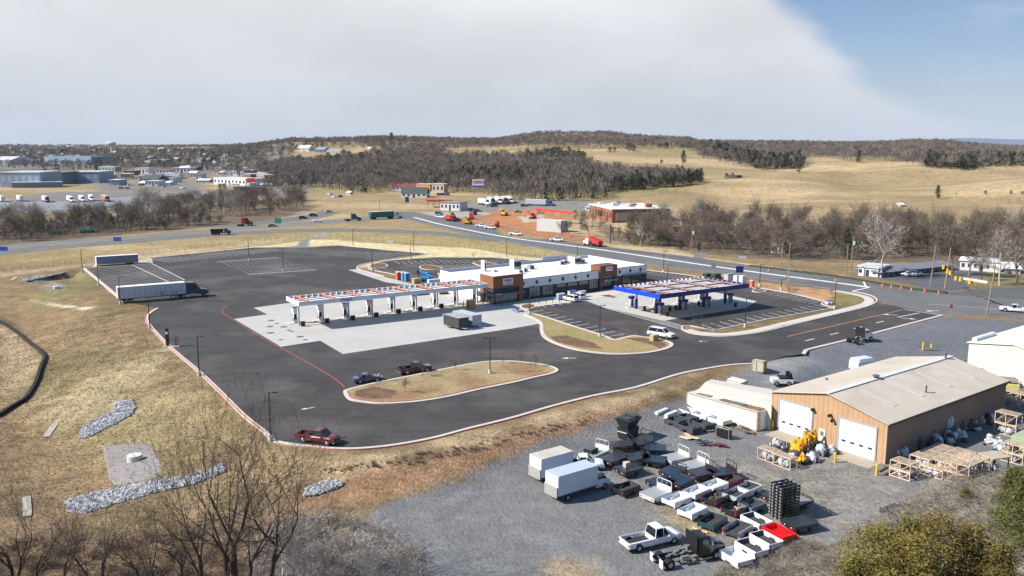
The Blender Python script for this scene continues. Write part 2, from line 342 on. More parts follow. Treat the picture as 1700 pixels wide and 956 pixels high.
polypaint([(425,392),(560,386),(720,392),(850,410),(980,430),(900,425),(700,402),(500,396)], (.29, .235, .095), 1.5, .6, False, 1.5)
# construction site earth
polypaint([(715,372),(700,362),(760,352),(812,348),(870,345),(905,355),(900,372),(925,380),(960,392),(1000,402),(990,408),(925,399),(850,385),(776,371)], (.33, .155, .08), 1.5, .95, False, 1.5)
polypaint([(812,358),(900,352),(935,365),(900,378),(850,372)], (.38, .165, .07), 2, .9, False, 2)
polypaint([(858,360),(905,358),(900,368),(870,370)], (.36, .33, .29), .8, .9, False, .5)
# woods floors
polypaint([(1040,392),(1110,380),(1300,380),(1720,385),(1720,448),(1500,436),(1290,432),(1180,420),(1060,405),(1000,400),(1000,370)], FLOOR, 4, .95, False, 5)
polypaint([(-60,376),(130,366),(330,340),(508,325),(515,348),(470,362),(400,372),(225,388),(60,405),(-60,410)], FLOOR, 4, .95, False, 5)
# left field: worn strips, damp green in the basins, pale gravel apron
polypaint([(150,700),(300,640),(420,700),(380,790),(250,800)], (.215, .175, .085), 5, .6, True, 3)
polypaint([(60,640),(230,600),(330,700),(240,760),(120,760)], (.24, .195, .10), 6, .5, True, 3)
polypaint([(68,475),(85,468),(105,470),(112,480),(95,487),(70,485)], (.26, .225, .20), .8, .9, True, .4)
polypaint([(50,497),(80,507),(140,515),(160,510),(130,509),(85,502)], (.5, .45, .33), .7, .8, True, .5)
polypaint([(130,440),(160,455),(150,480),(110,500),(60,510),(40,490),(120,470)], (.20, .18, .075), 4, .7, True, 2)
polypaint([(0,530),(30,548),(60,580),(74,595),(66,612),(56,640),(40,660),(0,680),(0,690),(48,665),(66,640),(80,600),(64,575),(30,540),(0,522)], (.085, .055, .035), .35, .95, True, .2)
polypaint([(0,545),(28,555),(55,585),(68,598),(58,615),(48,640),(0,672)], (.33, .25, .15), 2, .8, True, 1)
polypaint([(420,730),(520,745),(560,770),(430,820),(330,860),(280,830),(400,770)], (.34, .245, .13), 3, .6, True, 2)
polypaint([(-60,850),(120,860),(330,880),(500,850),(560,980),(-60,990)], (.22, .155, .09), 4, .7, True, 4)
polypaint([(60,690),(160,620),(330,560),(230,640),(150,700)], (.35, .29, .175), 2, .5, True, 2)
for k_ in range(26):        # tyre and tyre lines in the turf
    x0 = 20 + k_ * 12; polypaint([(x0, 700), (x0 + 160, 560), (x0 + 163, 561), (x0 + 4, 702)], (.20, .16, .075) if k_ % 2 else (.36, .29, .17), .5, .28, True, .4)
polypaint([(-100,236),(480,238),(470,262),(380,285),(300,300),(170,300),(-100,280)], (.12, .10, .08), 30, .8, True, 20)
# far town ground, lots
polypaint([(0,333),(100,318),(330,320),(430,318),(520,318),(330,345),(90,352),(0,352)], (.16, .16, .165), 3, .9, False, 3)
polypaint([(0,268),(60,266),(180,272),(190,280),(0,282)], (.17, .17, .18), 6, .9, False, 4)
polypaint([(150,300),(340,300),(340,318),(170,318)], (.15, .15, .155), 4, .8, False, 3)
polypaint([(330,268),(360,262),(560,290),(540,312),(440,318),(330,300)], (.17, .165, .15), 6, .6, False, 6)
polypaint([(735,348),(770,338),(840,336),(940,338),(1000,345),(960,352),(880,350),(800,352)], (.19, .185, .175), 2, .9, False, 2)
ng = X.size; me = bpy.data.meshes.new('ground'); me.vertices.add(ng)
co = np.stack([X, Y, Z], -1).reshape(-1, 3); me.vertices.foreach_set('co', co.ravel())
ny, nx = X.shape; idx = np.arange(ng).reshape(ny, nx)
q = np.stack([idx[:-1, :-1], idx[:-1, 1:], idx[1:, 1:], idx[1:, :-1]], -1).reshape(-1, 4); nf = len(q)
me.loops.add(nf * 4); me.loops.foreach_set('vertex_index', q.ravel().astype(np.int32)); me.polygons.add(nf)
me.polygons.foreach_set('loop_start', np.arange(0, nf * 4, 4, dtype=np.int32)); me.update(); me.validate()
ca = me.color_attributes.new('soil', 'FLOAT_COLOR', 'POINT'); ca.data.foreach_set('color', np.concatenate([COLR.reshape(-1, 3), AMP.reshape(-1, 1)], 1).ravel())
me.shade_smooth(); ground = bpy.data.objects.new('ground', me); COL.objects.link(ground); struct(ground)
gm = bpy.data.materials.new('ground soil and turf'); gm.use_nodes = True; t_ = gm.node_tree; b_ = t_.nodes['Principled BSDF']; b_.inputs['Roughness'].default_value = .95; b_.inputs['Specular IOR Level'].default_value = .15
at = t_.nodes.new('ShaderNodeAttribute'); at.attribute_name = 'soil'; ge = t_.nodes.new('ShaderNodeNewGeometry')
def gnoise(scale, det, a, b, lo=.3, hi=.7, rough=.65, st=None):
    v_ = ge.outputs['Position']
    if st: mp = t_.nodes.new('ShaderNodeMapping'); mp.inputs['Scale'].default_value = st; mp.inputs['Rotation'].default_value = (0, 0, .5); t_.links.new(v_, mp.inputs[0]); v_ = mp.outputs[0]
    n = t_.nodes.new('ShaderNodeTexNoise'); n.inputs['Scale'].default_value = scale; n.inputs['Detail'].default_value = det; n.inputs['Roughness'].default_value = rough; t_.links.new(v_, n.inputs[0])
    r = t_.nodes.new('ShaderNodeMapRange'); r.inputs[1].default_value = lo; r.inputs[2].default_value = hi; r.inputs[3].default_value = a; r.inputs[4].default_value = b; t_.links.new(n.outputs[0], r.inputs[0]); return r.outputs[0]
def mul(a, b): n = t_.nodes.new('ShaderNodeMath'); n.operation = 'MULTIPLY'; t_.links.new(a, n.inputs[0]); t_.links.new(b, n.inputs[1]); return n.outputs[0]
f_ = mul(mul(gnoise(2.2, 9, .58, 1.46), gnoise(.35, 7, .72, 1.28)), mul(gnoise(.05, 5, .86, 1.14), gnoise(1.0, 4, .88, 1.12, st=(.25, 2, 1))))
fm_ = t_.nodes.new('ShaderNodeMath'); fm_.operation = 'SUBTRACT'; t_.links.new(f_, fm_.inputs[0]); fm_.inputs[1].default_value = 1; fa_ = mul(fm_.outputs[0], at.outputs['Alpha']); fo_ = t_.nodes.new('ShaderNodeMath'); fo_.operation = 'ADD'; t_.links.new(fa_, fo_.inputs[0]); fo_.inputs[1].default_value = 1; f_ = fo_.outputs[0]
sc_ = t_.nodes.new('ShaderNodeVectorMath'); sc_.operation = 'SCALE'; t_.links.new(at.outputs['Color'], sc_.inputs[0]); t_.links.new(f_, sc_.inputs['Scale']); t_.links.new(sc_.outputs[0], b_.inputs['Base Color'])
bn_ = t_.nodes.new('ShaderNodeTexNoise'); bn_.inputs['Scale'].default_value = 3; bn_.inputs['Detail'].default_value = 8; t_.links.new(ge.outputs['Position'], bn_.inputs[0])
bp_ = t_.nodes.new('ShaderNodeBump'); bp_.inputs['Strength'].default_value = .7; bp_.inputs['Distance'].default_value = .25; t_.links.new(bn_.outputs[0], bp_.inputs['Height']); t_.links.new(bp_.outputs[0], b_.inputs['Normal'])
me.materials.append(gm)

# ---------------------------------------------------------------- paved surfaces
def sheet(name, pts, z, m):
    b = MB(); b.poly([(p[0], p[1], z) for p in pts]); return struct(b.build(name, m))
def pave_mat(name, col, spot=.18, big=.10, fine=6, cracks=0.0, joints=None, dirt=None, streak=0.0):
    m = bpy.data.materials.new(name); m.use_nodes = True; t = m.node_tree; b = t.nodes['Principled BSDF']; b.inputs['Roughness'].default_value = .88; b.inputs['Specular IOR Level'].default_value = .25
    g = t.nodes.new('ShaderNodeNewGeometry'); out = None
    def nz(scale, det, a, c, lo=.3, hi=.7, st=None, rot=.42):
        v = g.outputs['Position']
        if st: mp = t.nodes.new('ShaderNodeMapping'); mp.inputs['Scale'].default_value = st; mp.inputs['Rotation'].default_value = (0, 0, rot); t.links.new(v, mp.inputs[0]); v = mp.outputs[0]
        n = t.nodes.new('ShaderNodeTexNoise'); n.inputs['Scale'].default_value = scale; n.inputs['Detail'].default_value = det; n.inputs['Roughness'].default_value = .65; t.links.new(v, n.inputs[0])
        r = t.nodes.new('ShaderNodeMapRange'); r.inputs[1].default_value = lo; r.inputs[2].default_value = hi; r.inputs[3].default_value = a; r.inputs[4].default_value = c; t.links.new(n.outputs[0], r.inputs[0]); return r.outputs[0]
    def mu(a, c): n = t.nodes.new('ShaderNodeMath'); n.operation = 'MULTIPLY'; t.links.new(a, n.inputs[0]); t.links.new(c, n.inputs[1]); return n.outputs[0]
    f = mu(mu(nz(fine, 6, 1 - spot, 1 + spot), nz(.12, 6, 1 - big, 1 + big)), nz(.6, 6, 1 - big * .6, 1 + big * .6, st=(.15, 1.6, 1), rot=-.5))
    if joints:                      # saw-cut joints, (spacing, angle, darkness)
        sp, ang, dk = joints[:3]
        for k in (0, 1)[:1 if len(joints) > 3 else 2]:
            d = t.nodes.new('ShaderNodeVectorMath'); d.operation = 'DOT_PRODUCT'; a = ang + k * math.pi / 2; d.inputs[1].default_value = (math.cos(a) / sp, math.sin(a) / sp, 0); t.links.new(g.outputs['Position'], d.inputs[0])
            fr = t.nodes.new('ShaderNodeMath'); fr.operation = 'FRACT'; t.links.new(d.outputs['Value'], fr.inputs[0])
            r = t.nodes.new('ShaderNodeMapRange'); r.inputs[1].default_value = 0; r.inputs[2].default_value = .02; r.inputs[3].default_value = dk; r.inputs[4].default_value = 1; t.links.new(fr.outputs[0], r.inputs[0]); f = mu(f, r.outputs[0])
    s = t.nodes.new('ShaderNodeVectorMath'); s.operation = 'SCALE'; s.inputs[0].default_value = col; t.links.new(f, s.inputs['Scale']); out = s.outputs[0]
    if dirt:
        mi = t.nodes.new('ShaderNodeMix'); mi.data_type = 'RGBA'; t.links.new(nz(.05, 8, 0, dirt[1], .49, .70), mi.inputs[0]); t.links.new(out, mi.inputs[6]); mi.inputs[7].default_value = (*dirt[0], 1); out = mi.outputs[2]
    t.links.new(out, b.inputs['Base Color'])
    bn = t.nodes.new('ShaderNodeTexNoise'); bn.inputs['Scale'].default_value = 12; bn.inputs['Detail'].default_value = 4; t.links.new(g.outputs['Position'], bn.inputs[0])
    bp = t.nodes.new('ShaderNodeBump'); bp.inputs['Strength'].default_value = .25; bp.inputs['Distance'].default_value = .03; t.links.new(bn.outputs[0], bp.inputs['Height']); t.links.new(bp.outputs[0], b.inputs['Normal'])
    return m
ASPH = pave_mat('new asphalt', (.052, .048, .047), .2, .28, joints=(3.9, 2.04, .84, 1), dirt=((.15, .135, .12), .55))
ROADM = pave_mat('worn road asphalt', (.125, .125, .125), .12, .1, dirt=((.19, .18, .165), .5))
RAMPM = pave_mat('grey ramp asphalt', (.135, .135, .13), .12, .1)
CONC = pave_mat('pale concrete', (.42, .405, .38), .05, .08, joints=(4.6, .5, .86), dirt=((.33, .32, .30), .5))
WALKM = pave_mat('sidewalk concrete', (.50, .46, .40), .05, .06, joints=(1.8, .1, .85))
KERB = mat('kerb concrete', (.52, .45, .40), .85, var=.12, scale=1.5)
REDP = mat('red kerb paint', (.42, .06, .05), .7, var=.2, scale=2)
WHITEP = mat('white road paint', (.66, .66, .64), .7, var=.22, scale=1.2)
STRIPEP = mat('worn stall paint', (.50, .49, .48), .7, var=.3, scale=2)
BANDP = mat('white concrete median', (.62, .62, .60), .8, var=.1, scale=.5)
ORANGEP = mat('orange line paint', (.62, .24, .06), .7, var=.15)
REDLINE = mat('red lane paint', (.30, .07, .06), .75, var=.25, scale=2)
LOT = LB + [(1300,592),(1334,587.5),(1345,579.5),(1423,560.6),(1565,523.5),(1500,511),(1454,502),(1445.7,506.7),(1425.6,513),(1350,531),(1275,549.5),(1251.6,554),(1214,558.5),(1190,558.5),(1164,556.5),(1145,553),(1134,548),(1132,544),(1136,541.5),(1146,541),(1186,549),(1274,530.5),(1385.5,511.7),(1378,508.5),(1365,505.4),(1368,503),(1371.6,501.7),(1325,490),(1282.5,482),(1262,478.5),(1250,479),(1244,475),(1200,468),(1146,457.5),(1073,448.5),(1020,442),(913,434.5),(849,430),(816,427.6),(726,427.6),(651,432.6),(622,438),(612,443),(618,448),(663.5,458),(695,470),(688.6,471.5),(638,459),(600.7,449),(593,445),(595.7,441.4),(608,437.6),(651,430),(708.7,421),(651,416),(565.6,407.5),(520,410.5),(463,410.5),(424,411),(246,429),(253,437.6)]
sheet('parking_lot_asphalt', pxlist(LOT), .012, ASPH)
HWN = [(300,268),(345,285),(400,302),(508,316),(545,327),(583,340.5),(625,352),(668,363),(714,374),(789,392),(849,403),(975,427),(1073,438),(1164,450.5),(1262,465.5),(1385,481.5),(1454,497),(1500,511.5),(1565,522.5),(1626,523.5),(1730,531)]
HWF = [(1730,497),(1600,489),(1558,484.5),(1451,470.5),(1375,457.5),(1275,444.5),(1133,424.5),(990,407.5),(925,399),(850,385),(776,371),(726,361),(651,343),(575,328),(530,316),(440,303),(390,290),(352,276),(318,264)]
sheet('highway', pxlist(HWN + HWF), .02, ROADM)
def ribbon(name, pts, w, z, m, off=0.0, n=6, smooth=True):
    pp = catmull(pxlist(pts), n) if smooth else pxlist(pts)
    b = MB(); b.strip(pp, w, z - .01, z, off=off); return struct(b.build(name, m))
def band(name, a, b, z, m):                      # road between a near edge and a far edge, both left to right in pixels
    A = catmull(pxlist(a), 5); B = catmull(pxlist(b), 5); return sheet(name, list(A) + list(B)[::-1], z, m)
band('slip_road', [(-60,430),(0,424),(100,413),(201,405),(326,394.5),(424,388),(500,385.5),(576,384.5),(651,386),(726,390),(789,397),(830,402)], [(-60,422),(0,416),(100,406),(201,398),(326,388),(424,382.5),(500,380.5),(576,379.7),(651,381),(726,385),(789,391.5),(830,397)], .016, RAMPM)
band('service_road', [(-60,421),(0,415),(100,405),(201,397),(326,387),(424,380),(525,373),(613,366.5),(668,363.5)], [(-60,413),(0,407.5),(125,397),(226,390.5),(351,380),(424,374),(525,366),(613,359),(650,352)], .014, pave_mat('pale service road', (.17, .165, .15), .1, .1))
band('junction_road', [(350,381),(430,372.5),(500,366),(533,361.5),(560,354.5),(580,346.5),(586,341)], [(350,377),(425,368.5),(480,361),(520,354),(545,346),(553,338),(545,330)], .013, RAMPM)
sheet('side_street', pxlist([(1548,486),(1590,484),(1640,478),(1730,476),(1730,500),(1600,491)]), .024, pave_mat('side street asphalt', (.10, .10, .10)))
sheet('motel_forecourt', pxlist([(1415,455),(1500,470),(1560,484),(1610,481),(1600,462),(1640,452),(1700,447),(1660,436),(1500,440)]), .015, pave_mat('old forecourt asphalt', (.10, .10, .105)))
sheet('access_drive', pxlist([(1148,428),(1163,418),(1178,421),(1165,431)]), .018, pave_mat('drive gravel', (.16, .16, .16)))
sheet('far_truck_lot', pxlist([(-60,336),(0,336),(110,334),(330,318),(360,320),(330,332),(200,340),(90,350),(0,352),(-60,352)]), .02, pave_mat('truck lot asphalt', (.22, .22, .23)))
sheet('travel_stop_forecourt', pxlist([(700,352),(742,338),(800,342),(850,352),(800,358),(760,362),(726,361)]), .02, pave_mat('forecourt concrete', (.30, .30, .29)))
sheet('crossroad_lot', pxlist([(425,312),(508,310),(575,315),(600,322),(560,322),(508,316)]), .02, pave_mat('crossroad asphalt', (.17, .17, .165)))
# concrete aprons
sheet('diesel_apron', pxlist([(388.5,529.5),(444,522),(421,511),(480,503),(600,487),(690,476),(745,470),(806,492),(819,505),(866,498),(905,507),(880,511),(872,523),(887,529.5),(898,537),(849,545.6),(569.3,587.8),(531.7,565.7),(466.4,575.7)]), .03, CONC)
sheet('fuel_apron', pxlist([(973,499.5),(1004,511),(1101.7,532.5),(1238.6,511),(1256,500),(1191,486),(1110,474),(1073,468.5),(990,484),(955,497)]), .03, CONC)
sheet('storefront_walk', pxlist([(819,505),(866,498),(955,489),(1020,481.5),(1073.5,470.5),(1084,472),(1073,478),(973,499.5),(905,507),(885,511),(866,505)]), .06, WALKM)
sheet('corner_walk', pxlist([(578,448),(594,446.5),(601,450),(638,459.5),(689,472.5),(700,476),(680,474),(640,468.5)]), .03, CONC)
sheet('dumpster_pad', pxlist([(153,443),(158,438),(228,431),(252,431.5),(254,436.5),(230,438)]), .03, CONC)
# broad walk round the east corner
wk = pxlist([(1141,547.5),(1160,552.5),(1190,555),(1214,554.5),(1251,549.5),(1300,538),(1350,526.5),(1420,510),(1437,504.5),(1443,499.5),(1440,495),(1428,490.5),(1400,485),(1385,483)])
b = MB(); b.strip(catmull(wk, 5), 2.2, .02, .06); struct(b.build('corner_sidewalk', WALKM))
b = MB(); b.strip(catmull(pxlist([(1275,546.5),(1350,529),(1425,511.5),(1444,505.5),(1449,500.5),(1446,495.5),(1432,490)]), 5), .8, .02, .05); struct(b.build('brick_verge', mat('brick verge', (.25, .12, .08), .9)))
# islands with grass and kerbs
ISL1 = [(573,652),(581.4,663.3),(603.8,667.8),(633.6,670.4),(685.7,668),(741.6,659.6),(797.5,646.6),(850,636),(887.6,627),(912.7,621.4),(924.5,615.9),(917.8,610.3),(900,605.8),(875,602.8),(850,600.5),(814,600.8),(776,605.9),(726,615.9),(676,626),(638,633.5),(603.8,641),(577.7,647.7)]
ISL2 = [(872.6,523),(887.6,529.3),(897.7,536.8),(899,548),(902.7,558),(915,567),(937.9,575.7),(963,582),(1000.6,587),(1038,588.3),(1071,586.3),(1096,582),(1111,577),(1114.8,572),(1108.6,567.7),(1091,563.2),(1063.4,559.4),(1048.3,558.7),(1023.2,564.4),(1013,563),(1000.6,557.6),(950.4,541.8),(912.8,529.3),(880,520)]
def turf_mat(name, a, c, sc=.12):
    m = bpy.data.materials.new(name); m.use_nodes = True; t = m.node_tree; b = t.nodes['Principled BSDF']; b.inputs['Roughness'].default_value = .95; b.inputs['Specular IOR Level'].default_value = .15
    g = t.nodes.new('ShaderNodeNewGeometry'); n = t.nodes.new('ShaderNodeTexNoise'); n.inputs['Scale'].default_value = sc; n.inputs['Detail'].default_value = 6; t.links.new(g.outputs['Position'], n.inputs[0])
    r = t.nodes.new('ShaderNodeMapRange'); r.inputs[1].default_value = .42; r.inputs[2].default_value = .58; t.links.new(n.outputs[0], r.inputs[0])
    mi = t.nodes.new('ShaderNodeMix'); mi.data_type = 'RGBA'; t.links.new(r.outputs[0], mi.inputs[0]); mi.inputs[6].default_value = (*a, 1); mi.inputs[7].default_value = (*c, 1)
    n2_ = t.nodes.new('ShaderNodeTexNoise'); n2_.inputs['Scale'].default_value = 2.4; n2_.inputs['Detail'].default_value = 8; n2_.inputs['Roughness'].default_value = .7; t.links.new(g.outputs['Position'], n2_.inputs[0])
    r2 = t.nodes.new('ShaderNodeMapRange'); r2.inputs[1].default_value = .3; r2.inputs[2].default_value = .7; r2.inputs[3].default_value = .6; r2.inputs[4].default_value = 1.45; t.links.new(n2_.outputs[0], r2.inputs[0])
    s = t.nodes.new('ShaderNodeVectorMath'); s.operation = 'SCALE'; t.links.new(mi.outputs[2], s.inputs[0]); t.links.new(r2.outputs[0], s.inputs['Scale']); t.links.new(s.outputs[0], b.inputs['Base Color'])
    bp = t.nodes.new('ShaderNodeBump'); bp.inputs['Strength'].default_value = .6; bp.inputs['Distance'].default_value = .15; t.links.new(n2_.outputs[0], bp.inputs['Height']); t.links.new(bp.outputs[0], b.inputs['Normal'])
    return m
TURF = turf_mat('dry island turf', (.30, .235, .125), (.24, .15, .08)); TURF2 = turf_mat('olive island turf', (.24, .21, .09), (.30, .22, .11)); MULCH = turf_mat('brown mulch', (.17, .10, .06), (.13, .08, .05), .4)
def island(px, m, kerb_w=.55, name='traffic_island', red=None):
    pts = catmull(pxlist(px), 4, True)
    b = MB(); b.prism([(p.x, p.y) for p in pts], 0, .14); struct(b.build(name + '_turf', m))
    b = MB(); b.strip(pts, kerb_w, .0, .165, closed=True); struct(b.build(name + '_kerb', KERB))
    if red: b = MB(); b.strip(catmull(pxlist(red), 5), .16, .10, .175); struct(b.build(name + '_red_kerb_paint', REDP))
island(ISL1, TURF, red=[(581,661),(604,665.5),(634,668),(686,665.5),(742,657),(797,644),(850,633.3),(888,624.5),(912,618.8)])
island(ISL2, TURF2, .75)
b = MB(); b.poly([(p.x, p.y, .148) for p in pxlist([(912,560),(940,558),(985,570),(1000,580),(960,577),(925,569)])]); struct(b.build('mulch_bed', MULCH))
b = MB(); b.poly([(p.x, p.y, .148) for p in pxlist([(1035,562),(1070,562),(1104,570),(1106,575),(1095,580),(1085,574),(1050,565)])]); struct(b.build('mulch_bed', MULCH))
b = MB(); b.poly([(p.x, p.y, .148) for p in pxlist([(590,650),(620,643),(660,650),(650,662),(610,664),(590,659)])]); struct(b.build('mulch_bed', MULCH))
small = [[(616,438),(634,437.5),(643,440.5),(640,444),(625,446),(615,444)],[(698,442),(712,440),(732,444),(731,447.5),(710,448),(698,445.5)],[(728,454),(745,452.5),(752,456),(748,460),(733,457.5)],[(786,436),(800,434.5),(822,438),(824,441.5),(806,443),(790,439)],[(868,506.5),(884,505.5),(889,509),(880,513),(866,511.5)],[(1250,482.5),(1262,481.5),(1272,483),(1265,485.5),(1252,485)]]
for s_ in small: island(s_, MULCH, .35, 'small_island')
b = MB(); b.poly([(p.x, p.y, .075) for p in pxlist([(996,491),(1010,489),(1024,493.5),(1018,494.5)])]); struct(b.build('mulch_bed', MULCH))
# kerbs along the lot edge
def kerb(name, px, w=.5, h=.16, m=KERB, off=0, n=5, sm=True):
    pts = catmull(pxlist(px), n) if sm else pxlist(px); b = MB(); b.strip(pts, w, -.05, h, off=off); return struct(b.build(name, m))
kerb('lot_kerb', LB[3:], .62)
kerb('lot_kerb', [(140,446),(190,488),(202,498)], .8, .2, sm=False)
kerb('red_kerb_paint', [(262,510.5),(247.5,519),(242,528.5),(248.5,542),(281.5,577),(328.5,617),(363.5,650),(403.5,690),(438.5,718)], .15, .17, REDP)
kerb('red_kerb_paint', [(505,742.3),(540,746),(574,747.5),(611,746),(663,740),(723,728.5),(779,713.5),(850,696),(917,676.5),(984,659.3)], .12, .17, mat('faded red kerb', (.42, .2, .16)))
kerb('lot_kerb', [(1334,587.5),(1338,583),(1345,579.8),(1423,560.8),(1500,540.5),(1565,523.5)], .7, .15)
kerb('lot_kerb', [(1454,502),(1445.7,506.7),(1425.6,513),(1350,531),(1275,549.5),(1251.6,554),(1214,558.5),(1190,558.5),(1164,556.5),(1145,553),(1134,548),(1132,544),(1136,541.5),(1146,541)], .4)
kerb('lot_kerb', [(1146,541),(1186,549),(1274,530.5),(1385.5,511.7)], .35, sm=False)
kerb('lot_kerb', [(1454,502),(1456,498),(1449,492),(1432,487),(1415,484)], .35)
kerb('lot_kerb', [(1385.5,511.7),(1378,509.5),(1366,506),(1365,503.5),(1371.6,501.7),(1325,490),(1282.5,482),(1262,478.5),(1252,479),(1244,475),(1200,468),(1146,457.5),(1073,448.5)], .45)
kerb('lot_kerb', [(975,440),(913,434.5),(849,430),(816,427.6),(770,427),(726,427.6),(690,429.5),(651,432.6),(622,438),(612,443),(618,448),(663.5,458),(695,470)], .4)
kerb('lot_kerb', [(638,459),(600.7,449),(593,445),(595.7,441.4),(608,437.6),(651,430),(708.7,421),(651,416),(565.6,407.5),(520,410.5),(463,410.5)], .5)
kerb('lot_kerb', [(424,411),(350,418.5),(246,429)], .35, sm=False)
kerb('lot_kerb', [(158,441.5),(228,436),(248,434),(252.5,431.5),(246,429)], .5)
# ---------------------------------------------------------------- paint
def lines(name, segs, w, z, m):
    b = MB()
    for a, c in segs:
        a, c = Vector((a[0], a[1])), Vector((c[0], c[1])); d = (c - a).normalized(); n = Vector((-d.y, d.x)) * w / 2
        b.poly([(*(a + n), z), (*(a - n), z), (*(c - n), z), (*(c + n), z)])
    return struct(b.build(name, m, normals=False))
def stalls(A0, A1, B0, B1, n, w=.12, m=None, z=.020):
    a0, a1, b0, b1 = P(*A0), P(*A1), P(*B0), P(*B1)
    return lines('stall_lines', [(a0.lerp(a1, i / (n - 1)), b0.lerp(b1, i / (n - 1))) for i in range(n)], w, z, m or STRIPEP)
stalls((143,446.5),(190,486),(254,438.3),(306,464),15, .17)
lines('lot_edge_line', [(P(253,437.8), P(306.5,464.5)), (P(220,440), P(280,468))], .35, .021, STRIPEP)
stalls((254,429.5),(440,412.5),(282,435.5),(468,417),20, .2)
stalls((366,434.5),(460,427.5),(414,454.5),(522,448),12, .08)
lines('lot_hatch', [(P(360,434.8), P(463,427.2)), (P(412,455.5), P(526,447.8))], 1.6, .0205, mat('pale hatch', (.21, .205, .2), .8))
stalls((490,411.5),(690,421.5),(468,417),(628,431.5),17, .2)
stalls((655,433.5),(845,431),(664,438),(860,436),19, .18)
stalls((722,441),(800,436),(746,447.5),(818,444),10, .18)
stalls((622,447.5),(676,463),(645,444.5),(700,458),8, .18)
stalls((882.6,517.9),(1008,559.4),(902.7,514.9),(1035.7,554.4),11, .16, WHITEP)
stalls((887.6,503.4),(935,497.4),(906.5,510),(958,502.5),5, .16, WHITEP)
stalls((1165,539),(1352,506),(1189,547.5),(1380,511),15, .16, WHITEP)
stalls((1288,484.5),(1362,500.5),(1268,487.5),(1343,504),9, .18)
stalls((1084,450.8),(1140,458),(1070,455.5),(1124,463),8, .18)
lines('crossing_hatch', [(P(1004,511), P(1131,547)), (P(1012,508.5), P(1136,541))] + [(P(1004,511).lerp(P(1131,547), i / 34), P(1012,508.5).lerp(P(1136,541), (i + 1.6) / 34)) for i in range(33)], .22, .022, STRIPEP)
b = MB(); b.strip(catmull(pxlist([(378,508),(370,513),(371,520),(388,531),(430,557),(466,577),(520,607),(555,628),(572,643)]), 5), .22, .015, .024); struct(b.build('fire_lane_line', REDLINE))
b = MB(); b.strip(catmull(pxlist([(890,515),(908,510),(930,516),(985,530),(1040,548),(1060,556)]), 5), .12, .015, .024); struct(b.build('fire_lane_line', REDLINE))
b = MB(); b.strip(catmull(pxlist([(928,614),(980,603),(1040,592),(1056,588)]), 5), .12, .015, .024); struct(b.build('fire_lane_line', REDLINE))
lines('centre_line', [(P(1307.6,558.6), P(1498.4,514.2))], .22, .024, ORANGEP)
lines('lane_lines', [(P(1501,513.5), P(1563,523.2)), (P(1490,526.5), P(1526,519.5)), (P(1336.5,566), P(1351.5,562.5)), (P(1378.4,555.6), P(1392.5,552.3)), (P(1417.6,545.5), P(1431,542.5)), (P(1454.5,536), P(1467,533))], .28, .024, WHITEP)
def arrow(px, py, ang, s=1.0, m=WHITEP):
    c = P(px, py); ca_, sa_ = math.cos(ang), math.sin(ang)
    pts = [(-1.3, -.12), (.3, -.12), (.3, -.5), (1.4, 0), (.3, .5), (.3, .12), (-1.3, .12)]
    b = MB(); b.poly([(c.x + s * (x * ca_ - y * sa_), c.y + s * (x * sa_ + y * ca_), .026) for x, y in pts]); struct(b.build('arrow_marking', m))
arrow(511, 678, 3.7, .8); arrow(945, 594.5, 3.2); arrow(1478, 522.5, 2.8, 1.2); arrow(1508, 529, -.4, 1.2); arrow(1548, 516, 3.3, 1.3); arrow(1167, 566.5, 3.1, .7)
b = MB(); b.strip(catmull(pxlist([(688,360.8),(726,371),(776,381.5),(849,394.8),(990,413.5),(1170,440),(1275,454.5),(1385,468.8),(1443,477)]), 5), 1.5, .018, .05); struct(b.build('median_strip', BANDP))
lines('highway_edge_line', [(P(1415,483.3), P(1443,477.2)), (P(1432,463.5), P(1438,477))] , .5, .03, WHITEP)
b = MB(); b.strip(catmull(pxlist([(668,361.5),(714,372.3),(789,390),(849,401.5),(975,425.5),(1164,449),(1385,480)]), 5), .14, .02, .03); struct(b.build('highway_edge_line', STRIPEP))
b = MB(); b.strip(catmull(pxlist([(1540,505),(1600,509),(1700,517)]), 5), .14, .02, .03); struct(b.build('highway_edge_line', STRIPEP))
b = MB(); b.strip(catmull(pxlist([(0,420),(100,409.5),(201,401.5),(326,391.2),(424,385.3),(576,382.2),(651,383.5),(726,387.5),(789,394)]), 5), .14, .015, .022); struct(b.build('slip_road_line', STRIPEP))
# green silt sock beside the highway
b = MB()
sock = catmull(pxlist([(1245,441.5),(1330,452),(1400,461),(1450,469.5),(1500,478),(1545,484),(1571,487)]), 4); b.strip(sock, 1.8, 0, .35); tag(b.build('erosion_blanket', mat('green erosion blanket', (.035, .05, .03), .9, var=.3, scale=2)), 'long dark green erosion blanket laid beside the highway behind the cones', 'erosion blanket')
# low dark guard rail beside the slip road and highway shoulder
ribbon('shoulder', [(1000,411.2),(1133,428.2),(1160,432)], .9, .03, mat('dark shoulder', (.04, .04, .04)))
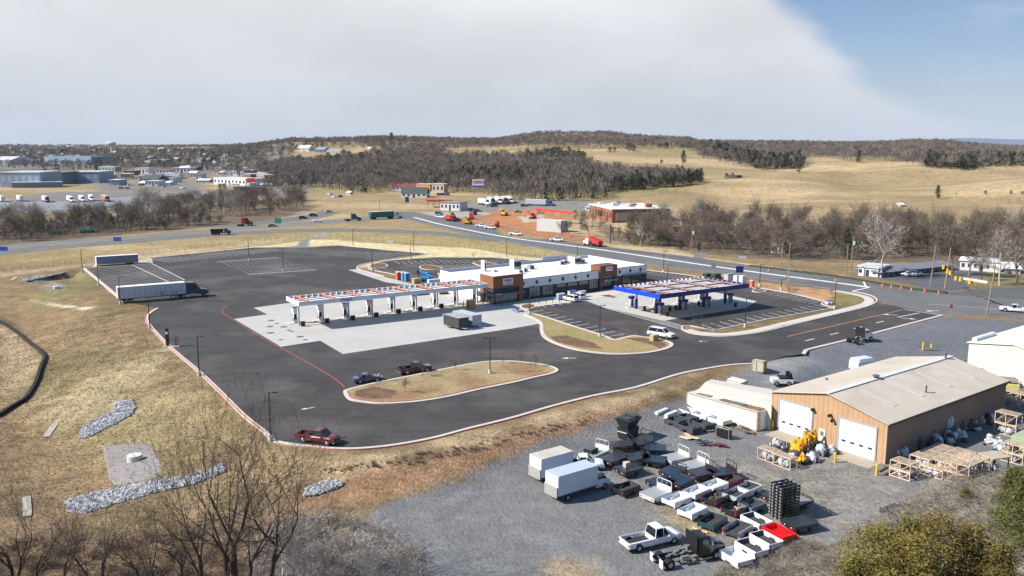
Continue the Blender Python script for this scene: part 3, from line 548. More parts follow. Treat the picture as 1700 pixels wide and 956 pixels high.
# ---------------------------------------------------------------- trees
BARK = mat('grey brown bark', (.125, .098, .078), .9, var=.25, scale=2, rnd=.3, hue=.012)
TWIG = mat('winter twigs', (.150, .114, .090), .9, var=.3, scale=.6, rnd=.34, hue=.02)
BARKD = mat('dark bark', (.045, .034, .028), .9, var=.3, scale=2)
TWIGD = mat('dark reddish twigs', (.085, .064, .051), .9, var=.25, scale=.6)
PALE = mat('pale sycamore bark', (.42, .38, .33), .85, var=.2, scale=1.2, rnd=.15)
GREYT = mat('pale grey twigs', (.30, .265, .235), .9, var=.25, scale=.8, rnd=.2)
NEED = mat('dark cedar foliage', (.035, .045, .018), .85, var=.45, scale=.5, rnd=.35, hue=.03)
NEEDW = mat('golden olive cedar foliage', (.135, .108, .022), .85, var=.6, scale=.45, rnd=.2, hue=.02)
IVY = mat('olive ivy foliage', (.10, .095, .03), .85, var=.4, scale=.5, rnd=.3)
def grow(rs, tr, cr, p, d, r, Ln, dep, maxd, sides, up, wig, twig_w, kids, fork, lk=(.58, .8)):
    segs = 3 if dep < 3 else 2; q = Vector(p)
    for i in range(segs):
        d = (d + Vector((rs.gauss(0, wig), rs.gauss(0, wig), rs.gauss(0, wig * .6) + up * .12))).normalized()
        e = q + d * (Ln / segs); r2 = r * (.86 if dep < maxd else .5)
        if dep >= maxd:
            a = d.cross(Vector((rs.gauss(0, 1), rs.gauss(0, 1), rs.gauss(0, 1)))).normalized() * twig_w
            cr.poly([tuple(q - a), tuple(q + a), tuple(e)])
        else: (tr if dep < 2 else cr).tube(q, e, r, r2, sides if dep < 2 else 3, 0, False)
        r = r2; q = e
        if dep < maxd and (i > 0 or dep > 0):
            for k in range(kids if i < segs - 1 else fork):
                an = rs.uniform(.35, .95); az = rs.uniform(0, 6.283); a = d.cross(Vector((math.cos(az), math.sin(az), .3))).normalized()
                nd = (d * math.cos(an) + a * math.sin(an)); grow(rs, tr, cr, q, nd, r * rs.uniform(.5, .72), Ln * rs.uniform(*lk), dep + 1, maxd, sides, up, wig, twig_w, kids, fork, lk)
def bare(seed, h, maxd=4, lean=0, twig=.035, trunk=.42, r0=None, kids=2, fork=3, sides=6, up=.8, wig=.13, tm=None, cm=None, lk=(.58, .8)):
    rs = random.Random(seed); tr, cr = MB(), MB(); r0 = r0 or h * .018
    d = Vector((rs.gauss(0, .05) + lean, rs.gauss(0, .05), 1)).normalized()
    grow(rs, tr, cr, Vector((0, 0, -.4)), d, r0, h * trunk, 0, maxd, sides, up, wig, twig, kids, fork, lk)
    return tr.mesh('trunk', tm or BARK, normals=False), cr.mesh('crown', cm or TWIG, normals=False)
def leafy(seed, h, rad, n, size, shape='cone', m=None, tm=None, base=.08, bd=26, spr=1.3):
    """evergreen: short trunk, crown of many small leaf clumps spread over drooping boughs"""
    rs = random.Random(seed); tr, cr = MB(), MB(); tr.tube((0, 0, -.3), (0, 0, h * .9), h * .02 + .05, .03, 6, 0, False)
    boughs = []
    for i in range(max(10, n // bd)):
        t = rs.random() ** .8; z = h * (base + (1 - base) * t)
        R = rad * ((1 - t) ** .75 + .05 if shape == 'cone' else math.sqrt(max(.04, 1 - (2 * t - .85) ** 2 * .75))) * rs.uniform(.6, 1.15)
        az = rs.uniform(0, 6.283); boughs.append((Vector((math.cos(az) * R, math.sin(az) * R, z + rs.uniform(-.3, .5) * size)), z, R))
    for i in range(n):
        tip, z, R = rs.choice(boughs); f = rs.random() ** .45; c = Vector((tip.x * f, tip.y * f, z * (1 - f) * 1.0 + tip.z * f)) + Vector((rs.gauss(0, 1), rs.gauss(0, 1), rs.gauss(0, .7))) * size * spr
        a = Vector((rs.gauss(0, 1), rs.gauss(0, 1), rs.gauss(0, .6))).normalized() * size * rs.uniform(.5, 1.2); b_v = Vector((rs.gauss(0, 1), rs.gauss(0, 1), rs.gauss(0, 1))).normalized() * size * .6
        cr.poly([tuple(c - a), tuple(c + b_v), tuple(c + a), tuple(c - b_v * .7)] if i % 2 else [tuple(c - a), tuple(c + b_v), tuple(c + a)])
    return tr.mesh('trunk', tm or BARK, normals=False), cr.mesh('crown', m or NEED, normals=False)
def plant(meshes, loc, rz, s, label, cat='tree', group=None, name='bare_tree', sz=None):
    r = thing(name, label, cat, loc, rz, group); r.scale = (s, s, sz or s)
    for me_, nm in zip(meshes, ('trunk', 'crown')):
        o = bpy.data.objects.new(nm, me_); COL.objects.link(o); o.parent = r
    return r
RW = [bare(100 + i, 14, 4, twig=.045, kids=2, fork=3, trunk=.36, wig=.15) for i in range(6)]
RT = [bare(140 + i, 13, 4, twig=.04, kids=2, fork=2, trunk=.45, up=1.4, wig=.08) for i in range(3)]
SY = [bare(160 + i, 16, 4, twig=.05, tm=PALE, cm=GREYT, trunk=.36) for i in range(2)]
CE = [leafy(200 + i, 9, 2.8, 1500, .34, 'cone') for i in range(3)]
RO = [leafy(210 + i, 8, 3.2, 1500, .36, 'round') for i in range(2)]
OL = [leafy(220 + i, 8, 3.0, 900, .34, 'round', IVY) for i in range(2)]
rt = random.Random(11)
def in_poly(pt, poly): return bool(inside(np.array([pt[0]]), np.array([pt[1]]), poly)[0])
def scatter(poly_px, n, mind, ter=False):
    pts = [(p.x, p.y) for p in ([G(*p) for p in poly_px] if ter else pxlist(poly_px))]
    x0, x1 = min(p[0] for p in pts), max(p[0] for p in pts); y0, y1 = min(p[1] for p in pts), max(p[1] for p in pts); out = []; tries = 0
    while len(out) < n and tries < n * 60:
        tries += 1; c = (rt.uniform(x0, x1), rt.uniform(y0, y1))
        if in_poly(c, pts) and all((c[0] - o[0]) ** 2 + (c[1] - o[1]) ** 2 > mind * mind for o in out): out.append(c)
    return out
EASTW = [(1052,412),(1040,396),(1075,388),(1110,384),(1200,384),(1300,386),(1500,388),(1740,392),(1740,440),(1690,436),(1640,425),(1500,425),(1420,432),(1290,430),(1180,418),(1120,410)]
for i, (x, y) in enumerate(scatter(EASTW, 175, 5.2)):
    q = rt.random(); kind = RT if q < .15 else SY if q < .21 else CE if q < .25 else OL if q < .29 else RW
    if kind in (CE, OL): lab, g, nm = 'dark evergreen standing among leafless trees in the wood beyond the highway', 'evergreens in the wood beyond the highway', 'evergreen_tree'
    elif kind is SY: lab, g, nm = 'pale barked leafless tree in the wood beyond the highway', 'pale barked trees in the wood beyond the highway', 'bare_tree'
    else: lab, g, nm = 'leafless brown tree in the dense wood right of the fuel station beyond the highway', 'leafless trees in the wood beyond the highway', 'bare_tree'
    plant(rt.choice(kind), (x, y, hz_(x, y)), rt.uniform(0, 6.28), rt.uniform(.7, 1.15), lab, group=g, name=nm, sz=rt.uniform(.68, 1.25))
WESTW = [(-40,402),(-40,376),(60,372),(150,366),(230,356),(310,342),(400,334),(500,332),(508,346),(470,356),(400,368),(330,374),(225,386),(120,394),(40,402)]
for i, (x, y) in enumerate(scatter(WESTW, 150, 4.3)):
    q = rt.random(); kind = RT if q < .25 else SY if q < .34 else OL if q < .47 else CE if q < .52 else RW
    if kind in (CE, OL): lab, g, nm = 'olive green tree among the leafless trees behind the slip road on the left', 'green trees in the western tree belt', 'evergreen_tree'
    elif kind is SY: lab, g, nm = 'pale grey barked tree in the tree belt behind the slip road', 'pale trees in the western tree belt', 'bare_tree'
    else: lab, g, nm = 'leafless tree in the tree belt between the slip road and the truck lot', 'leafless trees in the western tree belt', 'bare_tree'
    plant(rt.choice(kind), (x, y, hz_(x, y)), rt.uniform(0, 6.28), rt.uniform(.8, 1.05), lab, group=g, name=nm, sz=rt.uniform(.7, .98))
# trees round the construction site and brick building
for i, (x, y) in enumerate(scatter([(925,392),(925,375),(945,362),(1010,358),(1090,366),(1110,395),(1090,408),(1010,401)], 34, 4.5)):
    kind = rt.choice([RW, RW, RT, OL]); plant(rt.choice(kind), (x, y, hz_(x, y)), rt.uniform(0, 6.28), rt.uniform(.42, .62), 'small leafless tree in front of the red brick building' if kind is not OL else 'olive green tree in front of the red brick building', group='trees before the brick building' if kind is not OL else 'green trees before the brick building', name='bare_tree')
def one(kind, px, py, hpx, label, name='bare_tree', idx=0, group=None, hh=14.0, rz=0, wide=1.0):
    p = G(px, py); D = p.y; want = hpx * D / F / .985; s = want / hh; return plant(kind[idx % len(kind)], p, rz, s * wide, label, name=name, group=group, sz=s)
one(SY, 1462, 461, 112, 'tall leafless tree with forked pale trunk in front of the long grey motel', idx=0, hh=15, wide=.85)
one(SY, 1660, 474, 98, 'stout pale trunked leafless tree right of the traffic signals', idx=1, hh=15, rz=2)
one(RW, 1607, 462, 92, 'leafless tree with dark trunk between the two motel buildings', idx=1, hh=14, rz=1)
one(RW, 1584, 458, 100, 'slim dark leafless tree at the corner of the long grey motel', idx=2, hh=14, rz=2)
one(RW, 1689, 470, 110, 'dark leafless tree at the right end of the white motel', idx=3, hh=14, rz=3)
one(RW, 1630, 466, 52, 'small leafless tree before the white motel wing', idx=4, hh=14, rz=3)
one(RW, 246, 352, 46, 'spreading leafless tree before the parked trucks of the far lot', idx=5, hh=13, wide=1.3)
one(OL, 1046, 405, 34, 'bright olive green bush tree by the highway verge', 'evergreen_tree', 0, hh=8)
one(CE, 1160, 417, 14, 'small dark bush at the foot of the wood beside a utility pole', 'bush', 1, hh=9)
for a, bq, l_ in ((1130, 414, 'dark round bush at the wood edge left of the gravel drive'), (586, 322, 'bare round bush beside a small white shed')): one(RO if a > 900 else RW, a, bq, 15, l_, 'bush', 0, hh=8 if a > 900 else 13)
# lone trees and cedars on the farm fields
farmt = [(1020,252,8,'low wide cedar on the skyline of the hill pasture'),(1044,250,13,'taller dark cedar of the pair on the hill pasture'),(1052,251,11,'round dark cedar close beside the taller one on the hill pasture'),
 (1012,253,9,'leftmost round tree on the upper pasture'),(1095,246,9,'dark cedar at the ridge end of the pasture'),(1106,246,10,'last dark cedar before the ridge wood'),(1098,272,7,'dark thicket halfway down the eroded pasture'),
 (1134,272,22,'slim evergreen standing off the wood edge on the pasture'),(1326,286,12,'dark bushy tree where the wood meets the pasture'),(1425,270,20,'tall forked pine on top of the round pasture hill'),
 (1556,330,22,'big dome shaped evergreen rising above the leafless wood'),(1206,296,9,'brown bush beside the small dark pasture shed'),(1216,294,7,'bush behind the small dark pasture shed'),(1636,322,6,'round cedar low on the right pasture'),
 (1678,322,6,'second round cedar low on the right pasture'),(1697,322,5,'small cedar at the far edge of the right pasture'),(1587,323,3,'tiny bush on the right pasture')]
for i, (a, bq, hp, lb) in enumerate(farmt): one(RO if hp < 20 else CE, a, bq, hp, lb, 'evergreen_tree', i, hh=8.3 if hp < 20 else 9, wide=1.15 if hp < 15 else .9)
one(CE, 650, 241, 20, 'tallest dark evergreen on the skyline above the hillside houses', 'evergreen_tree', 0, hh=9)
for i, a in enumerate((498, 545, 545 + 16, 580, 600)): one(RO, a, 274 - i, 17 + 3 * (i % 2), 'dark round evergreen at the foot of the small yellow hillside field', 'evergreen_tree', i, group='evergreens below the hillside field', hh=8.3)
rr = random.Random(3)
for i in range(26):          # evergreen row along the lower pasture edge
    t = i / 25; one(CE if i % 3 else RO, 985 + 178 * t, 321 - 16 * t + rr.uniform(-3, 1), rr.uniform(17, 25), 'dark evergreen in the row along the lower pasture edge', 'evergreen_tree', i, 'evergreen row at the pasture edge', 8.8, rr.uniform(0, 6))

# ---- far woods, one mass each
def blade_bare(seed, n=84, h=9.5):
    rs = random.Random(seed); v = []
    for i in range(n):
        az = rs.uniform(0, 6.283); el = rs.uniform(-.5, 1.57); f = rs.random() ** .4; c = Vector((math.cos(az) * math.cos(el) * 3.7 * f, math.sin(az) * math.cos(el) * 3.7 * f, h * .58 + math.sin(el) * h * .36 * f))
        d = (Vector((c.x, c.y, (c.z - h * .35) * .9)).normalized() + Vector((rs.gauss(0, .35), rs.gauss(0, .35), .5 + rs.gauss(0, .3)))).normalized() * rs.uniform(.8, 2.0)
        w = d.cross(Vector((rs.gauss(0, 1), rs.gauss(0, 1), rs.gauss(0, 1)))).normalized() * rs.uniform(.09, .2)
        v += [c - d * .4 - w, c - d * .4 + w, c + d]
    for k in range(3): a = Vector((math.cos(k * 1.05), math.sin(k * 1.05), 0)) * .15; v += [-a, a, Vector((rs.gauss(0, .8), rs.gauss(0, .8), h * .75))]
    return np.array([tuple(p) for p in v])
def blade_ever(seed, n=60, h=9.5):
    rs = random.Random(seed); v = []
    for i in range(n):
        t = rs.random(); z = h * (.1 + .9 * t); R = 2.7 * (1 - t * .85) * rs.uniform(.4, 1.1); az = rs.uniform(0, 6.283); c = Vector((math.cos(az) * R, math.sin(az) * R, z))
        for k in range(3): v.append(c + Vector((rs.gauss(0, .75), rs.gauss(0, .75), rs.gauss(0, .7))))
    return np.array([tuple(p) for p in v])
BB = [blade_bare(i) for i in range(5)]; BE = [blade_ever(i) for i in range(3)]
FB = mat('far bare woods', (.122, .097, .081), .95, var=.45, scale=.035, detail=6); FB2 = mat('far grey woods', (.175, .150, .130), .95, var=.4, scale=.05, detail=6); FE = mat('far evergreens', (.026, .034, .020), .95, var=.4, scale=.05)
def woods(name, px_polys, ymin, ymax, spacing, pe, label, px_rng=(-120, 1800), clear=(), dens=1.0, hs=1.0, seed=0, flat=False):
    rg = np.random.default_rng(seed + 77); out = []; ys = ymin
    pts = []
    while ys < ymax:
        sp = spacing * max(1, ys / 900) ** .8
        w0 = (px_rng[0] - 850) / F * ys; w1 = (px_rng[1] - 850) / F * ys; n = int((w1 - w0) / sp); xs = w0 + (np.arange(n) + rg.random(n)) * sp; yy = ys + rg.random(n) * sp
        pts.append(np.stack([xs, yy, np.full(n, sp)], 1)); ys += sp
    A = np.concatenate(pts); x, y = A[:, 0], A[:, 1]; z = H(x, y)
    dep = y * CP - (z - HC) * SP; px = 850 + F * x / dep; py = 478 - F * ((z - HC) * CP + y * SP) / dep
    ok = np.zeros(len(x), bool)
    for p in px_polys: ok |= inside(px, py, p)
    for p in clear: ok &= ~inside(px, py, p)
    if dens < 1: ok &= (vnoise(x, y, 55, 31) * .6 + vnoise(x, y, 140, 32) * .4) < dens
    x, y, z, s = x[ok], y[ok], z[ok], A[ok, 2] / spacing
    n = len(x); ev = (vnoise(x, y, 40, 41) * .6 + vnoise(x, y, 13, 42) * .4 + rg.random(n) * .25) < pe
    V = []; MI = []
    for kind, lst in ((0, BB), (1, BE)):
        for t, base in enumerate(lst):
            sel = np.nonzero((ev == bool(kind)) & (np.arange(n) % len(lst) == t))[0]
            if not len(sel): continue
            a = rg.random(len(sel)) * 6.283; c, sn = np.cos(a)[:, None], np.sin(a)[:, None]; sc = (.6 + .75 * rg.random(len(sel)))[:, None] * hs; wd = (s[sel] ** .7)[:, None] * sc
            X_ = (base[None, :, 0] * c - base[None, :, 1] * sn) * wd + x[sel][:, None]; Y_ = (base[None, :, 0] * sn + base[None, :, 1] * c) * wd + y[sel][:, None]; Z_ = base[None, :, 2] * sc + z[sel][:, None]
            V.append(np.stack([X_, Y_, Z_], -1).reshape(-1, 3)); MI.append(np.full(len(V[-1]) // 3, 2 if kind == 0 and t in (1, 3) else kind, np.int32))
    V = np.concatenate(V); MI = np.concatenate(MI); nf = len(MI); me = bpy.data.meshes.new(name); me.vertices.add(len(V)); me.vertices.foreach_set('co', V.astype(np.float32).ravel())
    me.loops.add(nf * 3); me.loops.foreach_set('vertex_index', np.arange(nf * 3, dtype=np.int32)); me.polygons.add(nf); me.polygons.foreach_set('loop_start', np.arange(0, nf * 3, 3, dtype=np.int32))
    me.materials.append(FB); me.materials.append(FE); me.materials.append(FB2); me.update(); me.polygons.foreach_set('material_index', MI)
    o = bpy.data.objects.new(name, me); COL.objects.link(o); tag(o, label, 'woods', kind='stuff'); print(name, n, nf); return o
woods('valley_woods', [[(430,318),(470,300),(415,288),(470,270),(560,268),(600,264),(640,249),(735,249),(742,262),(870,262),(905,256),(945,262),(975,275),(1000,285),(1060,292),(1120,296),(1160,300),(1165,304),(1010,322),(1000,342),(920,338),(830,332),(800,322),(735,318),(680,312),(600,322),(520,312)],
   [(1240,302),(1250,303),(1250,300)]], 560, 1700, 6.3, .36, 'leafless wood with dark evergreens filling the valley behind the travel stop', (400, 1200), seed=1)
woods('ridge_woods', [[(600,247),(640,251),(730,252),(870,246),(950,248),(1130,247),(1150,244),(1150,225),(600,225)]], 900, 2300, 9, .24, 'grey leafless wood along the central ridge skyline', (560, 1200), seed=2)
woods('hillside_woods', [[(1128,249),(1160,262),(1200,272),(1262,284),(1336,280),(1340,262),(1330,240),(1130,240)]], 600, 2300, 7.5, .42, 'wood with a dark evergreen edge above the pasture', (1100, 1380), seed=3)
woods('eastern_ridge_woods', [[(1325,258),(1400,267),(1470,267),(1500,272),(1560,283),(1605,285),(1640,278),(1760,280),(1800,280),(1800,225),(1325,225)]], 700, 2300, 8, .24, 'brown leafless wood covering the hills behind the round pasture', (1300, 1820), seed=4)
woods('northern_hill_woods', [[(350,262),(420,272),(480,263),(500,252),(620,250),(640,246),(640,225),(350,225)]], 1000, 3200, 11, .38, 'dark wood on the hill around the white houses', (300, 680), seed=5, clear=[[(485,262),(500,251),(620,248),(622,258),(560,262)]])
woods('town_woods', [[(-100,225),(430,225),(450,288),(400,296),(340,284),(170,284),(60,284),(-100,266)]], 760, 4200, 12, .45, 'trees of the far town and hills on the left', (-100, 460), seed=6, dens=.78, hs=1.0)
woods('evergreen_belt', [[(1180,258),(1262,282),(1336,280),(1336,270),(1262,268),(1190,248)], [(1535,279),(1605,284),(1640,277),(1760,277),(1760,267),(1640,267),(1600,273),(1540,270)], [(862,262),(905,254),(962,264),(985,282),(930,276),(880,272)], [(740,300),(830,292),(960,298),(1010,312),(930,318),(820,312)]], 560, 1500, 6.5, 3, 'dark evergreen belts along the edges of the leafless woods', (720, 1780), seed=9, dens=.62, hs=1.02)
woods('tree_belt_undergrowth', [WESTW, EASTW], 190, 430, 3.2, .42, 'tangled undergrowth beneath the roadside trees', (-60, 1760), seed=7, hs=.34)
# ---------------------------------------------------------------- buildings
def vec(p): return Vector((p[0], p[1], p[2] if len(p) > 2 else 0))
class Fr:                                  # a local frame: metres along the front (a), into the depth (b), up (z)
    def __init__(s, o, u, v, z=0.0):
        s.o = Vector((o[0], o[1], z)); s.u = Vector((u[0], u[1], 0)).normalized(); s.v = Vector((v[0], v[1], 0)).normalized(); s.rz = math.atan2(s.u.y, s.u.x)
    def p(s, a, b, z=0.0): return s.o + s.u * a + s.v * b + Vector((0, 0, z))
    def box(s, mb, a0, a1, b0, b1, z0, z1, m=0): return mb.obox(s.p(a0, b0, z0), s.u * (a1 - a0), s.v * (b1 - b0), (0, 0, z1 - z0), m)
WHT = mat('white metal panel', (.62, .63, .64), .45, var=.05, scale=.8)
WHTROOF = mat('white membrane roof', (.70, .69, .67), .7, var=.06, scale=.3, dirt=.10)
BROWNP = mat('rust brown wood panel', (.235, .088, .036), .6, var=.15, scale=1.5)
DARKM = mat('charcoal brick', (.035, .037, .042), .6, var=.25, scale=2)
GLASS = mat('dark window glass', (.03, .045, .055), .08, var=.2, scale=.4, spec=.8)
GLASSL = mat('pale reflecting glass', (.16, .20, .20), .15, var=.5, scale=.5, spec=.8)
NAVY = mat('navy blue metal', (.02, .03, .10), .4, var=.1)
STEEL = mat('grey steel', (.32, .33, .34), .45, .3, var=.15)
BLK = mat('black metal', (.012, .012, .013), .45, var=.3)
GALV = mat('galvanised metal', (.45, .46, .47), .4, .5, var=.15)
REDP2 = mat('red panel', (.55, .03, .03), .5, var=.1)
C1, C2, BL, BR = P(819,504.7), P(1073.5,470), P(740,446.5,5.2), P(978.4,426.7,5.2)
L_f = (C2 - C1).length; vdir = ((BL - C1).normalized() + (BR - C2).normalized() * .4)
st = Fr(C1, C2 - C1, vdir); DEP = 26.5
st.v = Vector((-st.u.y, st.u.x, 0)).lerp(Vector((vdir.x, vdir.y, 0)).normalized(), .75).normalized()
store = thing('store_building', 'long white and brown travel store with flat white roof behind the fuel pumps', 'store', C1)
def B(name, mb, mats, parent=store, **k): return mb.build(name, mats, parent, world=True, **k)
mb = MB(); e = .25
st.box(mb, 0, L_f, 0, e, 3.05, 5.2); B('upper_wall', mb, WHT)
mb = MB(); st.box(mb, 0, L_f, .12, e, 0, 3.05); B('lower_wall', mb, DARKM)
mb = MB(); st.box(mb, 0, e, e, DEP, 0, 5.2); B('side_wall', mb, mat('white side wall', (.72, .70, .66), .6, var=.05))
mb = MB(); st.box(mb, L_f - e, L_f, e, DEP, 0, 5.2); B('side_wall', mb, WHT)
mb = MB(); st.box(mb, e, L_f - e, DEP - e, DEP, 0, 5.2); st.box(mb, L_f * .66, L_f * .83, DEP - e - .02, DEP + .05, 4, 6.0); B('rear_wall', mb, mat('blue grey parapet', (.36, .40, .45), .6, var=.08))
mb = MB(); st.box(mb, e, L_f - e, e, DEP - e, 4.3, 4.45); B('roof', mb, WHTROOF)
mb = MB(); st.box(mb, -.04, L_f + .04, -.05, e + .04, 5.2, 5.28); B('coping', mb, BLK)
for a in [9.2 + i * 4.35 for i in range(7)] + [L_f - 10.6 + i * 4.0 for i in range(3)]:
    mb = MB(); q = [st.p(a - .55, -.02, 4.15), st.p(a, -.02, 4.15 - .62), st.p(a + .55, -.02, 4.15), st.p(a, -.02, 4.15 + .62)]
    n = -st.v * .03; mb.loft([q, [x + n for x in q]]); B('diamond_emblem', mb, NAVY)
def window(a0, a1, z0, z1, cols, rows, m=GLASSL, b=.08):
    mb = MB(); st.box(mb, a0, a1, b, b + .03, z0, z1); w = B('window', mb, m)
    f = MB()
    for i in range(cols + 1): x = a0 + (a1 - a0) * i / cols; st.box(f, x - .05, x + .05, b - .05, b, z0, z1)
    for j in range(rows + 1): z = z0 + (z1 - z0) * j / rows; st.box(f, a0, a1, b - .053, b + .002, z - .04, z + .04)
    o = f.build('frame', BLK); o.parent = w; o.location = -store.location; return w
window(11.2, 14.6, .5, 2.9, 3, 2); window(15.6, 19.0, .5, 2.9, 3, 2)
for a in (20.3, 24.2, 28.0): window(a, a + 3.1, 2.0, 2.95, 3, 1)
window(31.6, 34.7, .5, 2.95, 4, 3)
window(43.8, 47.0, .3, 2.9, 3, 2, GLASS); window(47.4, 51.6, .3, 2.9, 4, 2, GLASS)
# the two brown entrance towers
tw = MB(); st.box(tw, -.6, 8.6, -.9, 5.2, 3.9, 6.9); B('entrance_tower', tw, BROWNP)
tw = MB(); st.box(tw, -.45, 8.4, -.75, 5.0, 6.9, 6.93); B('tower_roof', tw, WHTROOF)
tw = MB(); st.box(tw, 7.3, 8.6, -.9, .1, 0, 3.898); B('entrance_pier', tw, BROWNP); tw = MB(); st.box(tw, -.6, .9, 3.6, 5.2, 0, 3.898); B('entrance_pier', tw, BROWNP)
tw = MB(); st.box(tw, -.3, 7.29, -.55, 4.6, 2.55, 3.895); B('tower_band', tw, mat('dark slate panel', (.03, .04, .05), .5))
cn = MB(); st.box(cn, -1.2, 8.4, -2.2, 4.8, 2.35, 2.62); B('entrance_canopy', cn, mat('slate blue canopy', (.12, .15, .18), .4))
gl = MB(); st.box(gl, -.2, 7.29, -.5, 4.4, .05, 2.34); B('entrance_glazing', gl, GLASS)
for a in (0.5, 1.6, 2.6, 3.7, 4.8, 5.9): mb = MB(); st.box(mb, a, a + .9, -.54, -.5, .25, 2.2); w_ = B('door' if a in (2.6, 3.7) else 'window', mb, GLASSL)
TA = L_f - 18.3
tw = MB(); st.box(tw, TA, TA + 6.3, -.5, 3.5, 3.4, 6.4); B('entrance_tower', tw, mat('dark rust brown panel', (.16, .062, .035), .6, var=.12))
tw = MB(); st.box(tw, TA, TA + 1.0, -.5, .1, 0, 3.398); B('entrance_pier', tw, mat('dark rust brown panel', (.16, .062, .035), .6)); tw = MB(); st.box(tw, TA + 5.4, TA + 6.3, -.5, .1, 0, 3.398); B('entrance_pier', tw, mat('dark rust brown panel', (.16, .062, .035), .6))
cn = MB(); st.box(cn, TA + .9, TA + 5.5, -2.0, .1, 2.35, 2.7); B('entrance_canopy', cn, mat('slate blue canopy', (.12, .15, .18), .4))
window(TA + 1.3, TA + 5.2, .2, 2.3, 4, 2, GLASS); window(TA + 1.3, TA + 5.2, 2.72, 3.3, 5, 1, GLASSL)
cn = MB(); st.box(cn, 36.0 + 7.4, 51.8, -1.0, .1, 2.95, 3.15); B('awning', cn, mat('slate blue canopy', (.12, .15, .18), .4))
def text_mesh(s, size, ext=.02, m=None):
    c = bpy.data.curves.new('lettering', 'FONT'); c.body = s; c.size = size; c.extrude = ext; c.align_x = 'CENTER'; c.align_y = 'CENTER'; c.resolution_u = 2
    o = bpy.data.objects.new('tmp', c); COL.objects.link(o); dg = bpy.context.evaluated_depsgraph_get(); dg.update()
    me_ = bpy.data.meshes.new_from_object(o.evaluated_get(dg)); bpy.data.objects.remove(o); me_.name = 'lettering'
    if m: me_.materials.clear(); me_.materials.append(m)
    return me_
def letter_obj(me_, loc, rz, parent, tilt=math.radians(90)):
    o = bpy.data.objects.new('lettering', me_); COL.objects.link(o); o.parent = parent
    o.location = Vector(loc) - parent.location if parent.rotation_euler[2] == 0 else loc; o.rotation_euler = (tilt, 0, rz); return o
PURP = mat('purple sign print', (.16, .04, .20), .5); 
sg = MB(); st.box(sg, 2.3, 5.3, -1.02, -.9, 4.55, 6.15); sgn = B('sign_panel', sg, mat('white sign face', (.72, .68, .72), .4))
def sign_marks(a0, a1, b, z0, z1, n, m, seed):           # worn sign print too small to read: a row of letter sized blocks
    rs = random.Random(seed); mb = MB()
    for i in range(n): w = (a1 - a0) / n; st.box(mb, a0 + w * i, a0 + w * (i + rs.uniform(.6, .85)), b, b + .03, z0 + rs.uniform(0, .25) * (z1 - z0), z1)
    B('lettering', mb, m)
sign_marks(2.7, 5.0, -1.05, 5.25, 5.9, 5, PURP, 1); sign_marks(2.8, 4.9, -1.05, 4.8, 5.05, 9, PURP, 2)
sg = MB(); st.box(sg, TA + 2.1, TA + 4.6, -.62, -.5, 4.9, 6.0); B('sign_panel', sg, mat('white sign face', (.72, .68, .72), .4))
sign_marks(TA + 2.4, TA + 3.9, -.65, 5.35, 5.65, 7, NAVY, 3)
mb = MB(); st.box(mb, TA + 4.05, TA + 4.4, -.66, -.62, 5.05, 5.85); B('sign_emblem', mb, REDP2)
# roof machines
def roofbox(a, b, sa, sb, h, m, z=4.45, lab=None):
    mb = MB(); st.box(mb, a, a + sa, b, b + sb, z, z + h); o = B('roof_unit', mb, m, label=lab)
    g = MB(); st.box(g, a + .15, a + sa - .15, b - .03, b, z + .25 * h, z + .8 * h); q_ = g.build('vent_grille', BLK); q_.parent = o; q_.location = -store.location
    f = MB(); c_ = st.p(a + sa / 2, b + sb / 2, z + h); f.tube(c_, c_ + Vector((0, 0, .12)), min(sa, sb) * .3, None, 10); q_ = f.build('fan_cowl', STEEL); q_.parent = o; q_.location = -store.location
CREAM = mat('cream machine casing', (.55, .53, .47), .5, var=.08)
roofbox(20.0, 19.5, 2.6, 2.2, 2.6, CREAM, lab='tall cream roof unit'); roofbox(23.5, 16.5, 1.5, 1.5, 1.1, STEEL)
for a, b_ in ((10.5, 15.5), (16.5, 12), (19.2, 13.5)): roofbox(a, b_, 1.3, 1.2, 1.0, CREAM)
for a, b_ in ((36, 18.5), (38.2, 19.5), (43.5, 18), (45, 20.5)): roofbox(a, b_, 1.5, 1.5, 1.0, CREAM)
roofbox(40.2, 17.0, 2.6, 3.4, 2.0, CREAM); roofbox(11, 21, .7, 1.8, 3.0, CREAM)
for a, b_ in ((31.4, 3.2), (28, 9), (8, 9), (9.5, 14), (46, 8)): mb = MB(); mb.tube(st.p(a, b_, 4.4), st.p(a, b_, 5.1), .14); B('roof_pipe', mb, STEEL)
mb = MB(); st.box(mb, -.03, 0, 5.5, 9.5, 1.0, 2.3); B('side_window', mb, GLASS)
# storefront guard posts, ice boxes, air pump
def small(name, label, cat, group, px, py, build, rz=None):
    t = thing(name, label, cat, P(px, py), st.rz if rz is None else rz, group); build(t); return t

